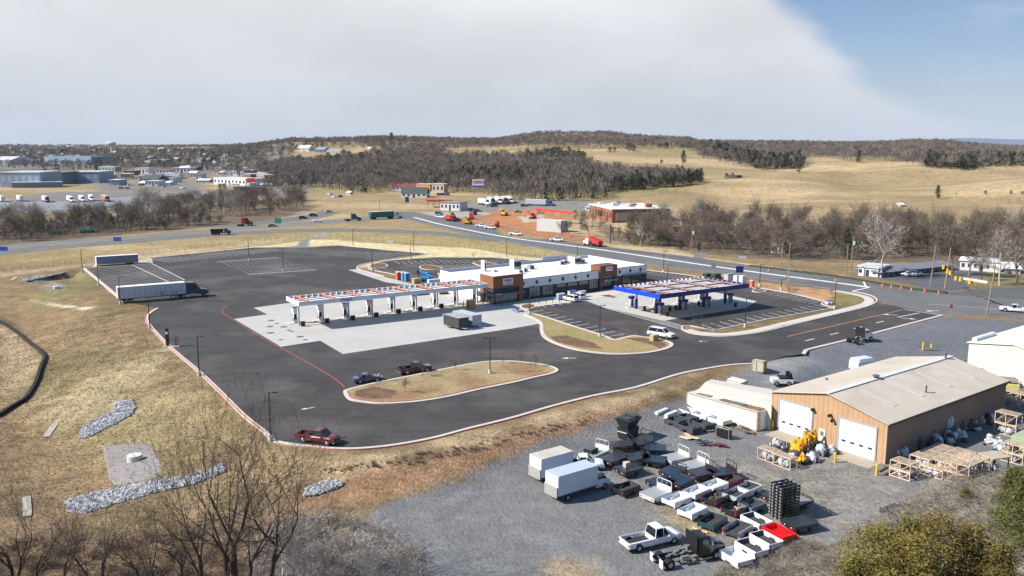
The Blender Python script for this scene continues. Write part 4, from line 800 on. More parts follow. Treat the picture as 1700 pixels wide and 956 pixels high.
# ---- canopies
def canopy(name, label, F_, W_, D_, z0, z1, fas, cols, ribs, deckm, purl, colm, nlong, ribw=.13, ribm=None, ribz=None):
    c = thing(name, label, 'fuel canopy', F_.o)
    def b(n, m_, mt, **k): return m_.build(n, mt, c, world=True, **k)
    t = .18
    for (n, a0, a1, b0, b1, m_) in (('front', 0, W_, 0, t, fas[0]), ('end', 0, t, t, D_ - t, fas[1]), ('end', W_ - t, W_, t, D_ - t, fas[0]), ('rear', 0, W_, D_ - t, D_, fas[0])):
        mb = MB(); F_.box(mb, a0, a1, b0, b1, z0, z1); b('fascia', mb, m_)
    mb = MB(); F_.box(mb, t, W_ - t, t, D_ - t, z0 + .05, z0 + .14); b('soffit', mb, WHTROOF)
    mb = MB(); F_.box(mb, t, W_ - t, t, D_ - t, ribz - .18 if ribz else z0 + .3, ribz - .12 if ribz else z0 + .36); b('deck', mb, deckm)
    # long seams of the deck and cross beams lying on top
    mb = MB()
    for i in range(nlong + 1): bb = t + (D_ - 2 * t) * i / nlong; F_.box(mb, t, W_ - t, bb - ribw, bb + ribw, z0 + .36, ribz or z1 - .12)
    b('deck_ribs', mb, ribm or mat('red oxide purlin', (.28, .13, .11), .7, var=.2))
    mb = MB()
    for a in ribs: F_.box(mb, a - .28, a + .28, t, D_ - t, z1 - .118, z1 + .06)
    b('cross_beams', mb, purl)
    n_ = int(W_ / 1.35); brm = mat('pale grey brackets', (.42, .43, .46), .6)
    for i in range(n_ + 1):
        a = t + (W_ - 2 * t) * i / n_; mb = MB(); F_.box(mb, a - .09, a + .09, D_ - 1.0, D_ - t, z1 - .4, z1 + .02); b('bracket', mb, brm)
    for i in range(int(D_ / 1.35) + 1):
        bb = t + (D_ - 2 * t) * i / int(D_ / 1.35); mb = MB(); F_.box(mb, W_ - .9, W_ - t, bb - .09, bb + .09, z1 - .4, z1 + .02); b('bracket', mb, brm)
    for a, bb in cols:
        mb = MB(); F_.box(mb, a - .16, a + .16, bb - .16, bb + .16, 0, z0 + .04); b('column', mb, colm)
    return c, b
DA, DBk, DC = P(496,501.4,6.0), P(474.8,491.8,6.0), P(811.5,470.7,6.0)
dcf = Fr(DA, DC - DA, DBk - DA); DW = (DC - DA).length; DD = (DBk - DA).length
dcols = [.9 + (DW - 8.0) / 6 * i for i in range(8)]
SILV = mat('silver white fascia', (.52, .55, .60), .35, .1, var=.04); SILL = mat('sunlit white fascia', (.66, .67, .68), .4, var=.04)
OXR = mat('orange red steel beam', (.50, .18, .10), .7, var=.15)
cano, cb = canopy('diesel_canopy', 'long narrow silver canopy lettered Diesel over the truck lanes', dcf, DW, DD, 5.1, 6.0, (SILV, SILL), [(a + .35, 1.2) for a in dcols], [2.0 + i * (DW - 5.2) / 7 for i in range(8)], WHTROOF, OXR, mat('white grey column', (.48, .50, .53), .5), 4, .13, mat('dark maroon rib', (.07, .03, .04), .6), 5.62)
o = letter_obj(text_mesh('Diesel', 1.05, .03, mat('blue lettering', (.02, .05, .25), .4)), dcf.p(10.4, -.05, 5.56), dcf.rz, cano)
# diesel pumps with islands, each a thing
def island_pump(F_, a, b_, label, group, twin=True):
    o_ = F_.p(a, b_, .03); t = thing('diesel_pump', label, 'fuel pump', o_, F_.rz, group)
    W2 = mat('white pump casing', (.62, .62, .63), .4); 
    mb = MB(); mb.box(0, 0, 0, .75, .9, 2.55); mb.build('cabinet', W2, t)
    mb = MB(); mb.box(0, 0, 2.55, 1.05, 1.2, .85); mb.build('head', mat('sunlit pump head', (.66, .66, .68), .4), t)
    mb = MB(); mb.box(0, 0, 3.4, 1.08, 1.24, .08); mb.build('cap', NAVY, t)
    mb = MB(); mb.box(-.05, -.47, .9, .5, .06, 1.1); mb.build('screen', BLK, t)
    mb = MB(); mb.path([(-.3, -.5, 1.7), (-.5, -.62, 1.1), (-.35, -.6, .45), (-.1, -.5, .9)], .045, 5); mb.path([(-.42, .1, 1.9), (-.62, .1, 1.1), (-.5, 0, .4), (-.38, -.1, 1.0)], .045, 5); mb.build('hose', BLK, t)
    mb = MB(); mb.box(.55, -.2, 0, .45, .55, 1.15); mb.build('nozzle_holder', mat('slate blue casing', (.05, .07, .12), .4), t)
    mb = MB(); mb.box(.15, -.1, -.02, 3.6, 1.5, .14); mb.build('plinth', KERB, t)
    return t
pn = ['westernmost diesel pump at the free end of the canopy', 'second diesel pump from the free end, below the Diesel lettering', 'third diesel pump from the free end of the silver canopy', 'fourth diesel pump, mid left of the silver canopy', 'fifth diesel pump, mid right of the silver canopy', 'sixth diesel pump, in front of the green tank lid', 'seventh diesel pump, next to last before the store', 'last diesel pump beside the store with the wooden crate before it']
ppx = [(488,537),(531,534.5),(573,530.5),(612,526),(650.5,523),(687,519),(720,516),(752,511),(785,506)]
ppx = [(490,536),(531.5,532),(572.5,528),(612,523),(649.5,517.5),(686,513.5),(721,509),(754,505),(786,501)]
pcol = [(496.5,540),(536.5,535),(579,530),(618,525),(655,519),(691,515),(726,510),(759.5,506.5),(792,503)]
pn.insert(6, 'seventh diesel pump, left of the yellow machine behind the canopy')
for i, (a, bq) in enumerate(ppx[:9]):
    q = P(a, bq, .03); d = q - dcf.o; # position in frame
    t = island_pump(dcf, 0, 0, pn[i], 'diesel pumps'); t.location = q
    # bin and guard posts
    c_ = P(pcol[i][0] + 6, pcol[i][1] + 1.5, .03)
    if i not in (7, 8):
        bn = thing('litter_bin', 'black litter bin beside the %s diesel pump from the free canopy end' % ('first', 'second', 'third', 'fourth', 'fifth', 'sixth', 'seventh')[i], 'litter bin', c_, dcf.rz, 'black bins at the diesel pumps')
        mb = MB(); mb.box(0, 0, .1, .75, .6, .85); mb.build('bin_body', BLK, bn); mb = MB(); mb.box(0, 0, .95, .8, .65, .12); mb.build('lid', NAVY, bn)
    for dx, w_ in ((-9, 'rear'), (10, 'front')):
        g_ = P(pcol[i][0] + dx, pcol[i][1] + (-6.5 if dx < 0 else 2.0), .03)
        gp = thing('guard_post', 'navy guard post at the %s of the %s diesel lane' % (w_, ('first', 'second', 'third', 'fourth', 'fifth', 'sixth', 'seventh', 'eighth', 'ninth')[i]), 'guard post', g_, 0, 'guard posts at the diesel pumps')
        mb = MB(); mb.tube((0, 0, 0), (0, 0, 1.15), .11, None, 8); mb.build('post', mat('slate blue casing', (.05, .07, .12), .4), gp); mb = MB(); mb.tube((0, 0, 1.15), (0, 0, 1.22), .12, .06, 8); mb.build('cap', NAVY, gp)
for c in list(cano.children):                       # columns stand at the measured feet
    if c.name.startswith('column'): bpy.data.objects.remove(c)
for i, (a, bq) in enumerate(pcol[:9]):
    q = P(a, bq, 0); mb = MB(); mb.box(q.x, q.y, 0, .34, .34, 5.14, rz=dcf.rz); mb.build('column', mat('white grey column', (.48, .50, .53), .5), cano, world=True)
# fuel canopy (blue)
GA, GL_, GR = P(1095.6,489,6.0), P(1018.4,474.4,6.0), P(1244,470.6,6.0)
gcf = Fr(GA, GR - GA, GL_ - GA); GW = (GR - GA).length; GD = (GL_ - GA).length
BLUE1 = mat('dark blue fascia', (.012, .022, .16), .35, var=.06); BLUE2 = mat('sunlit blue fascia', (.004, .055, .62), .4, var=.05)  # the sun-facing canopy end is brighter: sunlight put into its blue
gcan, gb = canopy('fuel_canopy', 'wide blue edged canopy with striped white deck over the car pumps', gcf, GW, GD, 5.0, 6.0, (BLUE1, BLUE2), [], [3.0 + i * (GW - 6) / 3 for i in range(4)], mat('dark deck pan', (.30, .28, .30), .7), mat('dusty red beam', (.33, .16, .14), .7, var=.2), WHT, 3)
mb = MB()
for k in range(3):
    for r_ in range(3):
        for s_ in range(4):
            a0 = 3.4 + k * (GW - 6) / 3; a1 = a0 + (GW - 6) / 3 - .8; b0 = .55 + r_ * (GD - .36) / 3 + s_ * (GD - .36) / 12; gcf.box(mb, a0, a1, b0, b0 + (GD - .36) / 26, 5.37, 5.62)
gb('deck_panels', mb, WHTROOF)
gcols = [(1056,512.5),(1089,520.5),(1128.5,514.5),(1167.5,509.5),(1203.5,503.5),(1095,509),(1134,505),(1173,500)]
pillarM = mat('blue column casing', (.012, .025, .17), .4)
for a, bq in gcols:
    q = P(a, bq); mb = MB(); mb.box(q.x, q.y, 0, .4, .4, 5.05, rz=gcf.rz); mb.build('column', mat('steel blue column', (.16, .2, .28), .4), gcan, world=True); mb = MB(); mb.box(q.x, q.y, 0, .55, .55, 2.4, rz=gcf.rz); mb.build('column_casing', pillarM, gcan, world=True)
gp_ = [((1048,510), 'left rear blue topped fuel pump in full sun'), ((1097,522), 'near corner blue topped fuel pump'), ((1137,516), 'second blue topped fuel pump along the near canopy side'), ((1175,511), 'third blue topped fuel pump along the near canopy side'), ((1212,504.5), 'far right blue topped fuel pump'),
       ((1088,508), 'inner left fuel pump in the canopy shade'), ((1126,503), 'inner middle fuel pump in the canopy shade'), ((1162,498), 'inner right fuel pump in the canopy shade')]
for (a, bq), lb in gp_:
    t = thing('fuel_pump', lb, 'fuel pump', P(a, bq, .03), gcf.rz, 'car pumps under the blue canopy')
    mb = MB(); mb.box(-.32, 0, .15, .16, .75, 2.0); mb.box(.32, 0, .15, .16, .75, 2.0); mb.build('side_column', mat('silver pump side', (.4, .42, .45), .4), t)
    mb = MB(); mb.box(0, 0, .15, .48, .6, 1.7); mb.build('cabinet', BLK, t); mb = MB(); mb.box(0, -.31, 1.1, .4, .03, .5); mb.build('screen', mat('red pump label', (.4, .05, .06), .4), t)
    mb = MB(); mb.box(0, 0, 2.15, 1.15, 1.0, .6); mb.build('head', BLUE1, t); mb = MB(); mb.box(0, -.1, .15, .55, .66, .35); mb.build('foot_panel', mat('cyan pump foot', (.02, .25, .5), .4), t)
    mb = MB(); mb.path([(.4, -.3, 1.6), (.6, -.4, .9), (.45, -.4, .4), (.42, -.3, 1.0)], .04, 4); mb.path([(-.4, -.3, 1.6), (-.6, -.4, .9), (-.45, -.4, .4), (-.42, -.3, 1.0)], .04, 4); mb.build('hose', BLK, t)
    mb = MB(); mb.box(0, 0, -.02, 2.6, 1.2, .17); mb.build('plinth', KERB, t)
hoops = [((1040,510.5), 'left'), ((1080,504.5), 'inner left'), ((1117,499.5), 'inner middle'), ((1153,494), 'inner right'), ((1083,523), 'near left'), ((1146,519), 'near middle'), ((1184,512.5), 'near right'), ((1199,503), 'far right')]
for (a, bq), w_ in hoops:
    t = thing('hoop_guard', 'bent white metal hoop guard at the %s pump island of the blue canopy' % w_, 'hoop guard', P(a, bq, .03), gcf.rz + 1.57, 'hoop guards under the blue canopy')
    mb = MB(); mb.path([(-.4, 0, 0), (-.4, 0, .8), (-.25, 0, 1.0), (.25, 0, 1.0), (.4, 0, .8), (.4, 0, 0)], .06, 6); mb.build('hoop', mat('white hoop paint', (.6, .62, .62), .5), t); mb = MB(); mb.box(-.4, 0, 0, .2, .2, .04); mb.box(.4, 0, 0, .2, .2, .04); mb.build('foot_plates', STEEL, t)
for i, ((a, bq), w_) in enumerate([((1070,516), 'between the left column and the near corner'), ((1108,525), 'at the near corner pump'), ((1112,516), 'behind the near corner pump'), ((1122,514), 'beside the second near pump'), ((1160,507.5), 'in the middle of the shade'), ((1221,509), 'beside the far right pump')]):
    t = thing('litter_bin', 'round black litter bin %s under the blue canopy' % w_, 'litter bin', P(a, bq, .03), 0, 'black bins under the blue canopy')
    mb = MB(); mb.tube((0, 0, 0), (0, 0, .95), .36, .36, 10); mb.build('bin_body', BLK, t); mb = MB(); mb.tube((0, 0, .95), (0, 0, 1.1), .38, .2, 10); mb.build('lid', BLK, t)

# ---- warehouse
def shed(name, label, A, Bp, depth_dir, D_, hw, hp, wallm, sidem, roofm, cat='warehouse', zb=-2.5, over=.35, trim=None):
    f = Fr(A, Bp - A, depth_dir, zb); W_ = (Vector((Bp[0], Bp[1], 0)) - Vector((A[0], A[1], 0))).length
    t = thing(name, label, cat, f.o)
    def b(n, m_, mt, **k): return m_.build(n, mt, t, world=True, **k)
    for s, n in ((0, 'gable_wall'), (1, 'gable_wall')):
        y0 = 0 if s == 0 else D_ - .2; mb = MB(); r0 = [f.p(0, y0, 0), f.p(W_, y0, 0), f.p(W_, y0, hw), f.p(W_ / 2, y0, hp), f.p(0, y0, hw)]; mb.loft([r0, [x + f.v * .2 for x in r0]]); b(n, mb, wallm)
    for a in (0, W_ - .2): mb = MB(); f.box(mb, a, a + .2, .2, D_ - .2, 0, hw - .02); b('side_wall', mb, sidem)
    for s in (0, 1):
        a0, a1 = (-over, W_ / 2) if s == 0 else (W_ / 2, W_ + over); sl = (hp - hw) / (W_ / 2); z0 = hw - sl * over if s == 0 else hp; z1 = hp if s == 0 else hw - sl * over
        mb = MB(); q = [f.p(a0, -over, z0 + .03), f.p(a1, -over, z1 + .03), f.p(a1, D_ + over, z1 + .03), f.p(a0, D_ + over, z0 + .03)]; mb.loft([q, [x + Vector((0, 0, .12)) for x in q]]); b('roof', mb, roofm)
    return t, f, W_, b
A_ = P(1280.5,710.4,-2.5); B_ = P(1469,770.6,-2.5); E1, E2 = P(1473.5,701,2.9), P(1667.7,631.2,2.9)
# corrugation follows the sheets: stripes in object space across each face
wu = (B_ - A_).normalized(); wv = (E2 - E1).normalized()
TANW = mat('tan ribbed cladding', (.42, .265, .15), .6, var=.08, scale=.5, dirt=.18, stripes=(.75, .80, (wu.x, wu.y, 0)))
TAND = mat('shaded tan side cladding', (.24, .165, .125), .65, dirt=.25, var=.12, scale=.3, stripes=(.45, .55, (wv.x, wv.y, 0)))  # side walls darker than the gables: their shade is put into the colour
ROOFM = mat('weathered metal roof', (.53, .455, .365), .6, .0, var=.10, scale=.25, stripes=(.8, .78, (wv.x, wv.y, 0)), dirt=.22)
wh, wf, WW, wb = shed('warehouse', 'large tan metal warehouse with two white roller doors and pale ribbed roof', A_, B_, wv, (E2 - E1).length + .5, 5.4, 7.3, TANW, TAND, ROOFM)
WD = (E2 - E1).length + .5
mb = MB(); wf.box(mb, WW / 2 - .45, WW / 2 + .45, -.4, WD + .4, 7.42, 7.5); wb('ridge_cap', mb, mat('white ridge cap', (.60, .59, .56), .5, stripes=(.55, .8, (wv.x, wv.y, 0))))
SKYL = mat('milky roof light', (.50, .46, .40), .5, var=.06)
for i in range(4):
    y = 5.5 + i * 7.6; sl = (7.3 - 5.4) / (WW / 2); q = [wf.p(WW / 2 + 1.2, y, 7.3 - sl * 1.2 + .17), wf.p(WW - 2.4, y, 5.4 + sl * 2.4 + .17), wf.p(WW - 2.4, y + 1.1, 5.4 + sl * 2.4 + .17), wf.p(WW / 2 + 1.2, y + 1.1, 7.3 - sl * 1.2 + .17)]
    mb = MB(); mb.loft([q, [x + Vector((0, 0, .03)) for x in q]]); wb('roof_light', mb, SKYL)
DOORW = mat('white sectional door', (.70, .70, .70), .5, var=.03)
for a0, a1, z1 in ((1.4, 7.0, 4.6), (11.6, 17.2, 4.4)):
    a0 = a0 * WW / 18.8; a1 = a1 * WW / 18.8
    mb = MB(); wf.box(mb, a0, a1, -.06, -.005, 0, z1); d = wb('door', mb, DOORW)
    fr = MB(); wf.box(fr, a0 - .22, a0, -.12, -.004, 0, z1 + .2); wf.box(fr, a1, a1 + .22, -.12, -.004, 0, z1 + .2); wf.box(fr, a0, a1, -.12, -.004, z1, z1 + .2); k_ = fr.build('frame', mat('grey door frame', (.30, .32, .36), .5)); k_.parent = d; k_.location = -wh.location
    for i in range(4):
        mb = MB(); x = a0 + (a1 - a0) * (i + .35) / 4.1; wf.box(mb, x, x + .62, -.08, -.06, 1.35, 1.62); k_ = mb.build('door_pane', mat('dark door pane', (.03, .03, .04), .3)); k_.parent = d; k_.location = -wh.location
mb = MB(); wf.box(mb, 7.9, 8.9, -.07, -.004, 0, 2.15); pd = wb('door', mb, mat('cream personnel door', (.62, .60, .55), .5), label='narrow cream personnel door')
mb = MB(); wf.box(mb, 8.15, 8.65, -.09, -.07, 1.2, 1.85); k_ = mb.build('door_pane', mat('green grey glass', (.12, .16, .13), .2)); k_.parent = pd; k_.location = -wh.location
for a, z in ((9.6, 4.6), (11.6 * WW / 18.8 - .9, 4.0), (6.9, 4.75)):
    mb = MB(); q = wf.p(a, -.05, z); mb.tube(q, q - wf.v * .5 - Vector((0, 0, .2)), .09, .25, 8); wb('wall_lamp', mb, BLK)
mb = MB(); wf.box(mb, WW + .36, WW + .48, -.3, WD + .3, 5.22, 5.40); wb('gutter', mb, BLK)
mb = MB(); wf.box(mb, -.02, .12, -.04, .0, 0, 5.4); wf.box(mb, WW - .14, WW + .02, -.04, .0, 0, 5.4); wb('corner_trim', mb, mat('pale corner trim', (.45, .33, .22), .5))
for a, y, z0, h, r in ((WW * .5, 1.0 + 11, 7.5, .35, .35), (WW * .5 + .3, WD - 2.0, 7.4, .9, .17), (WW - 3.0, WD * .45, 5.9, 1.15, .12), (2.1, WD * .3, 5.85, .3, .15)):
    mb = MB(); q = wf.p(a, y, z0); mb.tube(q, q + Vector((0, 0, h)), r, None, 8); mb.tube(q + Vector((0, 0, h)), q + Vector((0, 0, h + .15)), r * 1.7, r * .8, 8); wb('flue', mb, mat('dark flue metal', (.10, .10, .11), .4))
for a0, a1 in ((1.2, 7.3), (11.4, 17.4)):
    mb = MB(); wf.box(mb, a0, a1, -3.2, -.1, .01, .05); k_ = mb.build('concrete_door_apron', mat('tan apron concrete', (.34, .29, .22), .85, var=.15)); struct(k_)
# ---- white metal building at the right edge
A2 = P(1605,613,-2.5); B2 = P(1760,653,-2.5)
WRIB = mat('cream ribbed cladding', (.60, .57, .47), .6, var=.04, stripes=(.6, .86, ((B2 - A2).normalized().x, (B2 - A2).normalized().y, 0)))
t, f2, w2, wb2 = shed('white_metal_building', 'cream white metal building cut off by the right edge with bright white roof', A2, B2, Vector((.80, .62, 0)), 26, 5.0, 6.4, WRIB, WRIB, mat('bright white metal roof', (.74, .74, .73), .5, var=.03), zb=-2.5)
mb = MB(); f2.box(mb, .1, .9, 1.0, 9.0, 5.1, 5.9); wb2('roof_edge_box', mb, WHT)
# ---- white shipping container and the cream roofed trailer shed behind it
def container(name, label, a, bq, c, z, h, wm, rm, cat='shipping container', extra=None):
    a, bq, c = P(*a, z + h), P(*bq, z + h), P(*c, z + h); f = Fr(a, bq - a, c - bq, z); W_ = (bq - a).length; D_ = (c - bq).length
    t = thing(name, label, cat, f.o); mb = MB(); f.box(mb, 0, W_, 0, D_, .08, h); mb.build('shell', wm, t, world=True)
    mb = MB(); f.box(mb, .06, W_ - .06, .06, D_ - .06, h, h + .03); mb.build('roof', rm, t, world=True)
    mb = MB()
    for x in (0, W_ - .15):
        for y in (0, D_ - .15): f.box(mb, x - .03, x + .18, y - .03, y + .18, .02, h + .04)
    f.box(mb, 0, W_, -.03, .02, .02, .2); f.box(mb, 0, W_, -.03, .02, h - .12, h + .02); mb.build('corner_frame', mat('rusty frame', (.36, .24, .17), .8, var=.4, scale=2), t, world=True)
    return t, f, W_, D_
cw = (P(1258.3,684.6,.3) - P(1140,651.5,.3)).normalized()
CONTM = mat('white corrugated container', (.60, .59, .55), .6, var=.08, stripes=(.34, .68, (cw.x, cw.y, 0)), dirt=.25)
cont, cf, CW_, CD_ = container('shipping_container', 'long rusting white shipping container left of the warehouse', (1140,651.5), (1258.3,684.6), (1277.8,678.7), -2.5, 2.9, CONTM, mat('dirty white container roof', (.52, .49, .45), .7, var=.15, dirt=.5))
for i, (a, w_, lb) in enumerate(((2.2, 2.4, 'flat grey plank sheet on the left part of the white container roof'), (8.6, 4.2, 'two broad weathered plywood sheets in the middle of the white container roof'), (15.2, 2.6, 'rusty brown scrap sheet at the right end of the white container roof'))):
    a = a * CW_ / 19.5; mb = MB(); cf.box(mb, a, a + w_ / 2 - .05, .4, 1.9, 2.95, 3.02); cf.box(mb, a + w_ / 2, a + w_, .5, 2.0, 2.95, 3.05); tag(mb.build('roof_debris', mat('weathered ply %d' % i, ((.20, .18, .16), (.13, .12, .11), (.20, .12, .08))[i], .9, var=.4, scale=3)), lb, 'sheet')
t2 = thing('trailer_shed', 'long shed with smooth cream roof between the white container and the lot', 'shed', P(1158,645,-2.5))
s0, s1, s2, s3 = P(1159,647,.9), P(1281,676.5,.9), P(1282,646,.9), P(1181,629.5,.9)
mb = MB(); mb.prism([(p.x, p.y) for p in (s0, s1, s2, s3)], -2.5, .85); mb.build('walls', WRIB, t2, world=True)
mb = MB(); mid = [(s0 + s3) / 2 + Vector((0, 0, .35)), (s1 + s2) / 2 + Vector((0, 0, .35))]
mb.poly([s0, s1, mid[1], mid[0]]); mb.poly([mid[0], mid[1], s2, s3]); mb.poly([s0, mid[0], s3]); mb.poly([s1, s2, mid[1]]); mb.build('roof', mat('cream membrane roof', (.56, .51, .44), .6, var=.04), t2, world=True, normals=True)
mb = MB(); mb.strip([s0, s1], .14, .8, .98); mb.build('roof_edge', WHT, t2, world=True)
c3, f3, _, _ = container('small_container', 'small white box container standing behind the cream roofed shed', (1206,629.5), (1231,636), (1241,631.5), -1.6, 2.5, mat('plain white container paint', (.66, .66, .66), .5), WHTROOF)
c4, f4, _, _ = container('utility_cabinets', 'pale green utility cabinets at the end of the lot kerb', (1249,597.5), (1268,601), (1273,599), G(1262,606).z - .1, 1.9, mat('pale green cabinet', (.38, .38, .30), .5), mat('pale green cabinet', (.38, .38, .30), .5), 'utility cabinet')
for x in (.8, 2.4): mb = MB(); f4.box(mb, x, x + .06, -.05, 0, .1, 1.8); mb.build('cabinet_seam', BLK, c4, world=True)
mb = MB(); f4.box(mb, -2, 6, 2, 4, -.3, -.28)
# ---------------------------------------------------------------- vehicles
TYRE = mat('tyre rubber', (.012, .012, .012), .85); RIM = mat('bright wheel rim', (.42, .42, .43), .3, .6); TINT = mat('tinted glass', (.010, .012, .018), .08, spec=.8)
HEADL = mat('clear lamp lens', (.6, .62, .65), .15); TAILL = mat('red lamp lens', (.35, .01, .015), .25); CHR = mat('chrome', (.55, .56, .58), .2, .9); GREYF = mat('grey chassis', (.06, .06, .065), .6)
def paint_(name, c, rough=.28): return mat(name + ' vehicle paint', c, rough, 0, var=.03, coat=.5)
PW, PBK, PRED, PBLUE, PSIL, PGRY, PTEAL = paint_('white', (.68, .69, .71)), paint_('black', (.012, .012, .014)), paint_('dark red', (.13, .006, .012)), paint_('slate blue', (.035, .06, .12)), paint_('silver', (.40, .42, .44)), paint_('dark grey', (.05, .053, .06)), paint_('deep teal', (.008, .05, .06))
def ring(x, w, zl, zh, tw=.88, lw=.94): return [(x, -w * lw, zl), (x, w * lw, zl), (x, w, zl + .18), (x, w, zh - .14), (x, w * tw, zh), (x, -w * tw, zh), (x, -w, zh - .14), (x, -w, zl + .18)]
def wheel(t, x, y, r, wd=.24, rim=True, n=14):
    mb = MB(); mb.tube((x, y - wd / 2, r), (x, y + wd / 2, r), r, None, n); w = mb.build('wheel', TYRE, t)
    if rim: s = 1 if y > 0 else -1; mb = MB(); mb.tube((x, y + s * (wd / 2 - .02), r), (x, y + s * (wd / 2 + .012), r), r * .6, r * .5, 10); k = mb.build('rim', RIM); k.parent = w
def boxes(t, name, m, lst, **k):
    mb = MB()
    for b in lst: mb.box(*b)
    return mb.build(name, m, t, **k)
def boxp(t, name, m, lst):
    for b in lst: boxes(t, name, m, [b])
def car(name, label, cat, loc, rz, pm, kind='suv', L=4.7, W=1.86, Hh=1.68, group=None, det=True):
    t = thing(name, label, cat, loc, rz, group); h = W / 2; l = L / 2; mb = MB()
    if kind == 'pickup': prof = [(-l, .62, 1.05), (-l + .1, .5, 1.10), (l - 1.55, .42, 1.12), (l - .5, .42, 1.10), (l - .1, .45, 1.0), (l, .55, .85)]
    elif kind == 'sedan': prof = [(-l, .5, .80), (-l + .25, .34, .96), (-l + 1.0, .3, 1.0), (l - 1.35, .3, .98), (l - .35, .32, .80), (l, .42, .62)]
    else: prof = [(-l, .55, .95), (-l + .12, .4, 1.08), (l - 1.45, .36, 1.10), (l - .4, .38, 1.0), (l - .05, .42, .85), (l, .5, .75)]
    if kind == 'pickup':                              # hollow bed: body in front, thin panels behind
        xb = l - 3.35 if L > 5.6 else l - 3.1; front = [(xb, .42, 1.1)] + prof[2:]; mb.loft([ring(x, h * (1 if i < len(front) - 2 else .93), a, c) for i, (x, a, c) in enumerate(front)]); mb.build('body', pm, t)
        mb = MB(); mb.box((xb - l) / 2, 0, .55, xb + l - .02, W * .86, .1); bd = mb.build('bed_floor', mat('black bed liner', (.03, .03, .03), .8), t)
        for s in (-1, 1): mb = MB(); mb.loft([[(x, s * h * .99, z0), (x, s * h * .99, 1.08), (x, s * h * .84, 1.12), (x, s * h * .82, z0)] for x, z0 in ((-l + .04, .55), (-l + .75, .5), (-l + .9, .95), (-l + 1.55, .95), (-l + 1.7, .45), (xb, .42))]); mb.build('bed_side', pm, t)
        mb = MB(); mb.box(-l + .05, 0, .55, .09, W * .9, .55); mb.build('tailgate', pm, t)
    else: mb.loft([ring(x, h * (.94 if i in (0, len(prof) - 1) else 1), a, c) for i, (x, a, c) in enumerate(prof)]); mb.build('body', pm, t)
    zb = prof[2][2] - .06
    cab = {'pickup': (l - 3.25 if L > 5.6 else l - 3.0, l - 3.05 if L > 5.6 else l - 2.8, l - 2.05, l - 1.35), 'sedan': (-l + .75, -l + 1.55, l - 2.15, l - 1.25), 'suv': (-l + .12, -l + .45, l - 2.1, l - 1.3)}[kind]
    x0, x1, x2, x3 = cab; g = MB(); g.loft([[(x0, -h * .90, zb), (x3, -h * .90, zb), (x3, h * .90, zb), (x0, h * .90, zb)], [(x1, -h * .74, Hh - .05), (x2, -h * .74, Hh - .05), (x2, h * .74, Hh - .05), (x1, h * .74, Hh - .05)]]); g.build('window', TINT, t)
    r = MB(); r.loft([[(x1 - .05, -h * .77, Hh - .06), (x2 + .06, -h * .77, Hh - .06), (x2 + .06, h * .77, Hh - .06), (x1 - .05, h * .77, Hh - .06)], [(x1 + .05, -h * .7, Hh), (x2 - .05, -h * .7, Hh), (x2 - .05, h * .7, Hh), (x1 + .05, h * .7, Hh)]]); r.build('roof', pm, t)
    for s in (-1, 1):
        p = MB(); f = lambda x, z, k: (x, s * h * k, z)
        for (xa, xc) in ((x0, x1), (x3, x2)): p.tube(f(xa, zb, .905), f(xc, Hh - .05, .745), .05, None, 4)
        xm = (x0 + x3) / 2 + .1; p.tube(f(xm, zb, .905), f(xm, Hh - .05, .745), .05, None, 4); p.build('window_frame', pm, t)
    wr = .42 if kind == 'pickup' else .36
    for x in (-l + (1.22 if kind == 'pickup' else .9), l - .95):
        for s in (-1, 1): wheel(t, x, s * (h - .13), wr, .26, det)
    if det:
        for s in (-1, 1):
            boxes(t, 'headlight', HEADL, [(l - .08, s * h * .72, .72, .12, .32, .16)]); boxes(t, 'tail_light', TAILL, [(-l + .04, s * h * .86, .68, .12, .16, .3)]); boxes(t, 'wing_mirror', pm, [(x3 - .35, s * (h + .08), zb, .12, .22, .16)])
        boxes(t, 'bumper', CHR if kind == 'pickup' else pm, [(l + .02, 0, .38, .14, W * .88, .22)]); boxes(t, 'bumper', CHR if kind == 'pickup' else pm, [(-l - .02, 0, .38, .14, W * .88, .2)]); boxes(t, 'grille', BLK, [(l, 0, .62, .06, W * .48, .2)])
    return t
def at2(pa, pb, z=0.0):                                # centre and heading from two photo points on a plane
    a, b = P(*pa, z), P(*pb, z); return (a + b) / 2, heading(a, b), (b - a).length
def gnd(px, py): p = G(px, py); return p
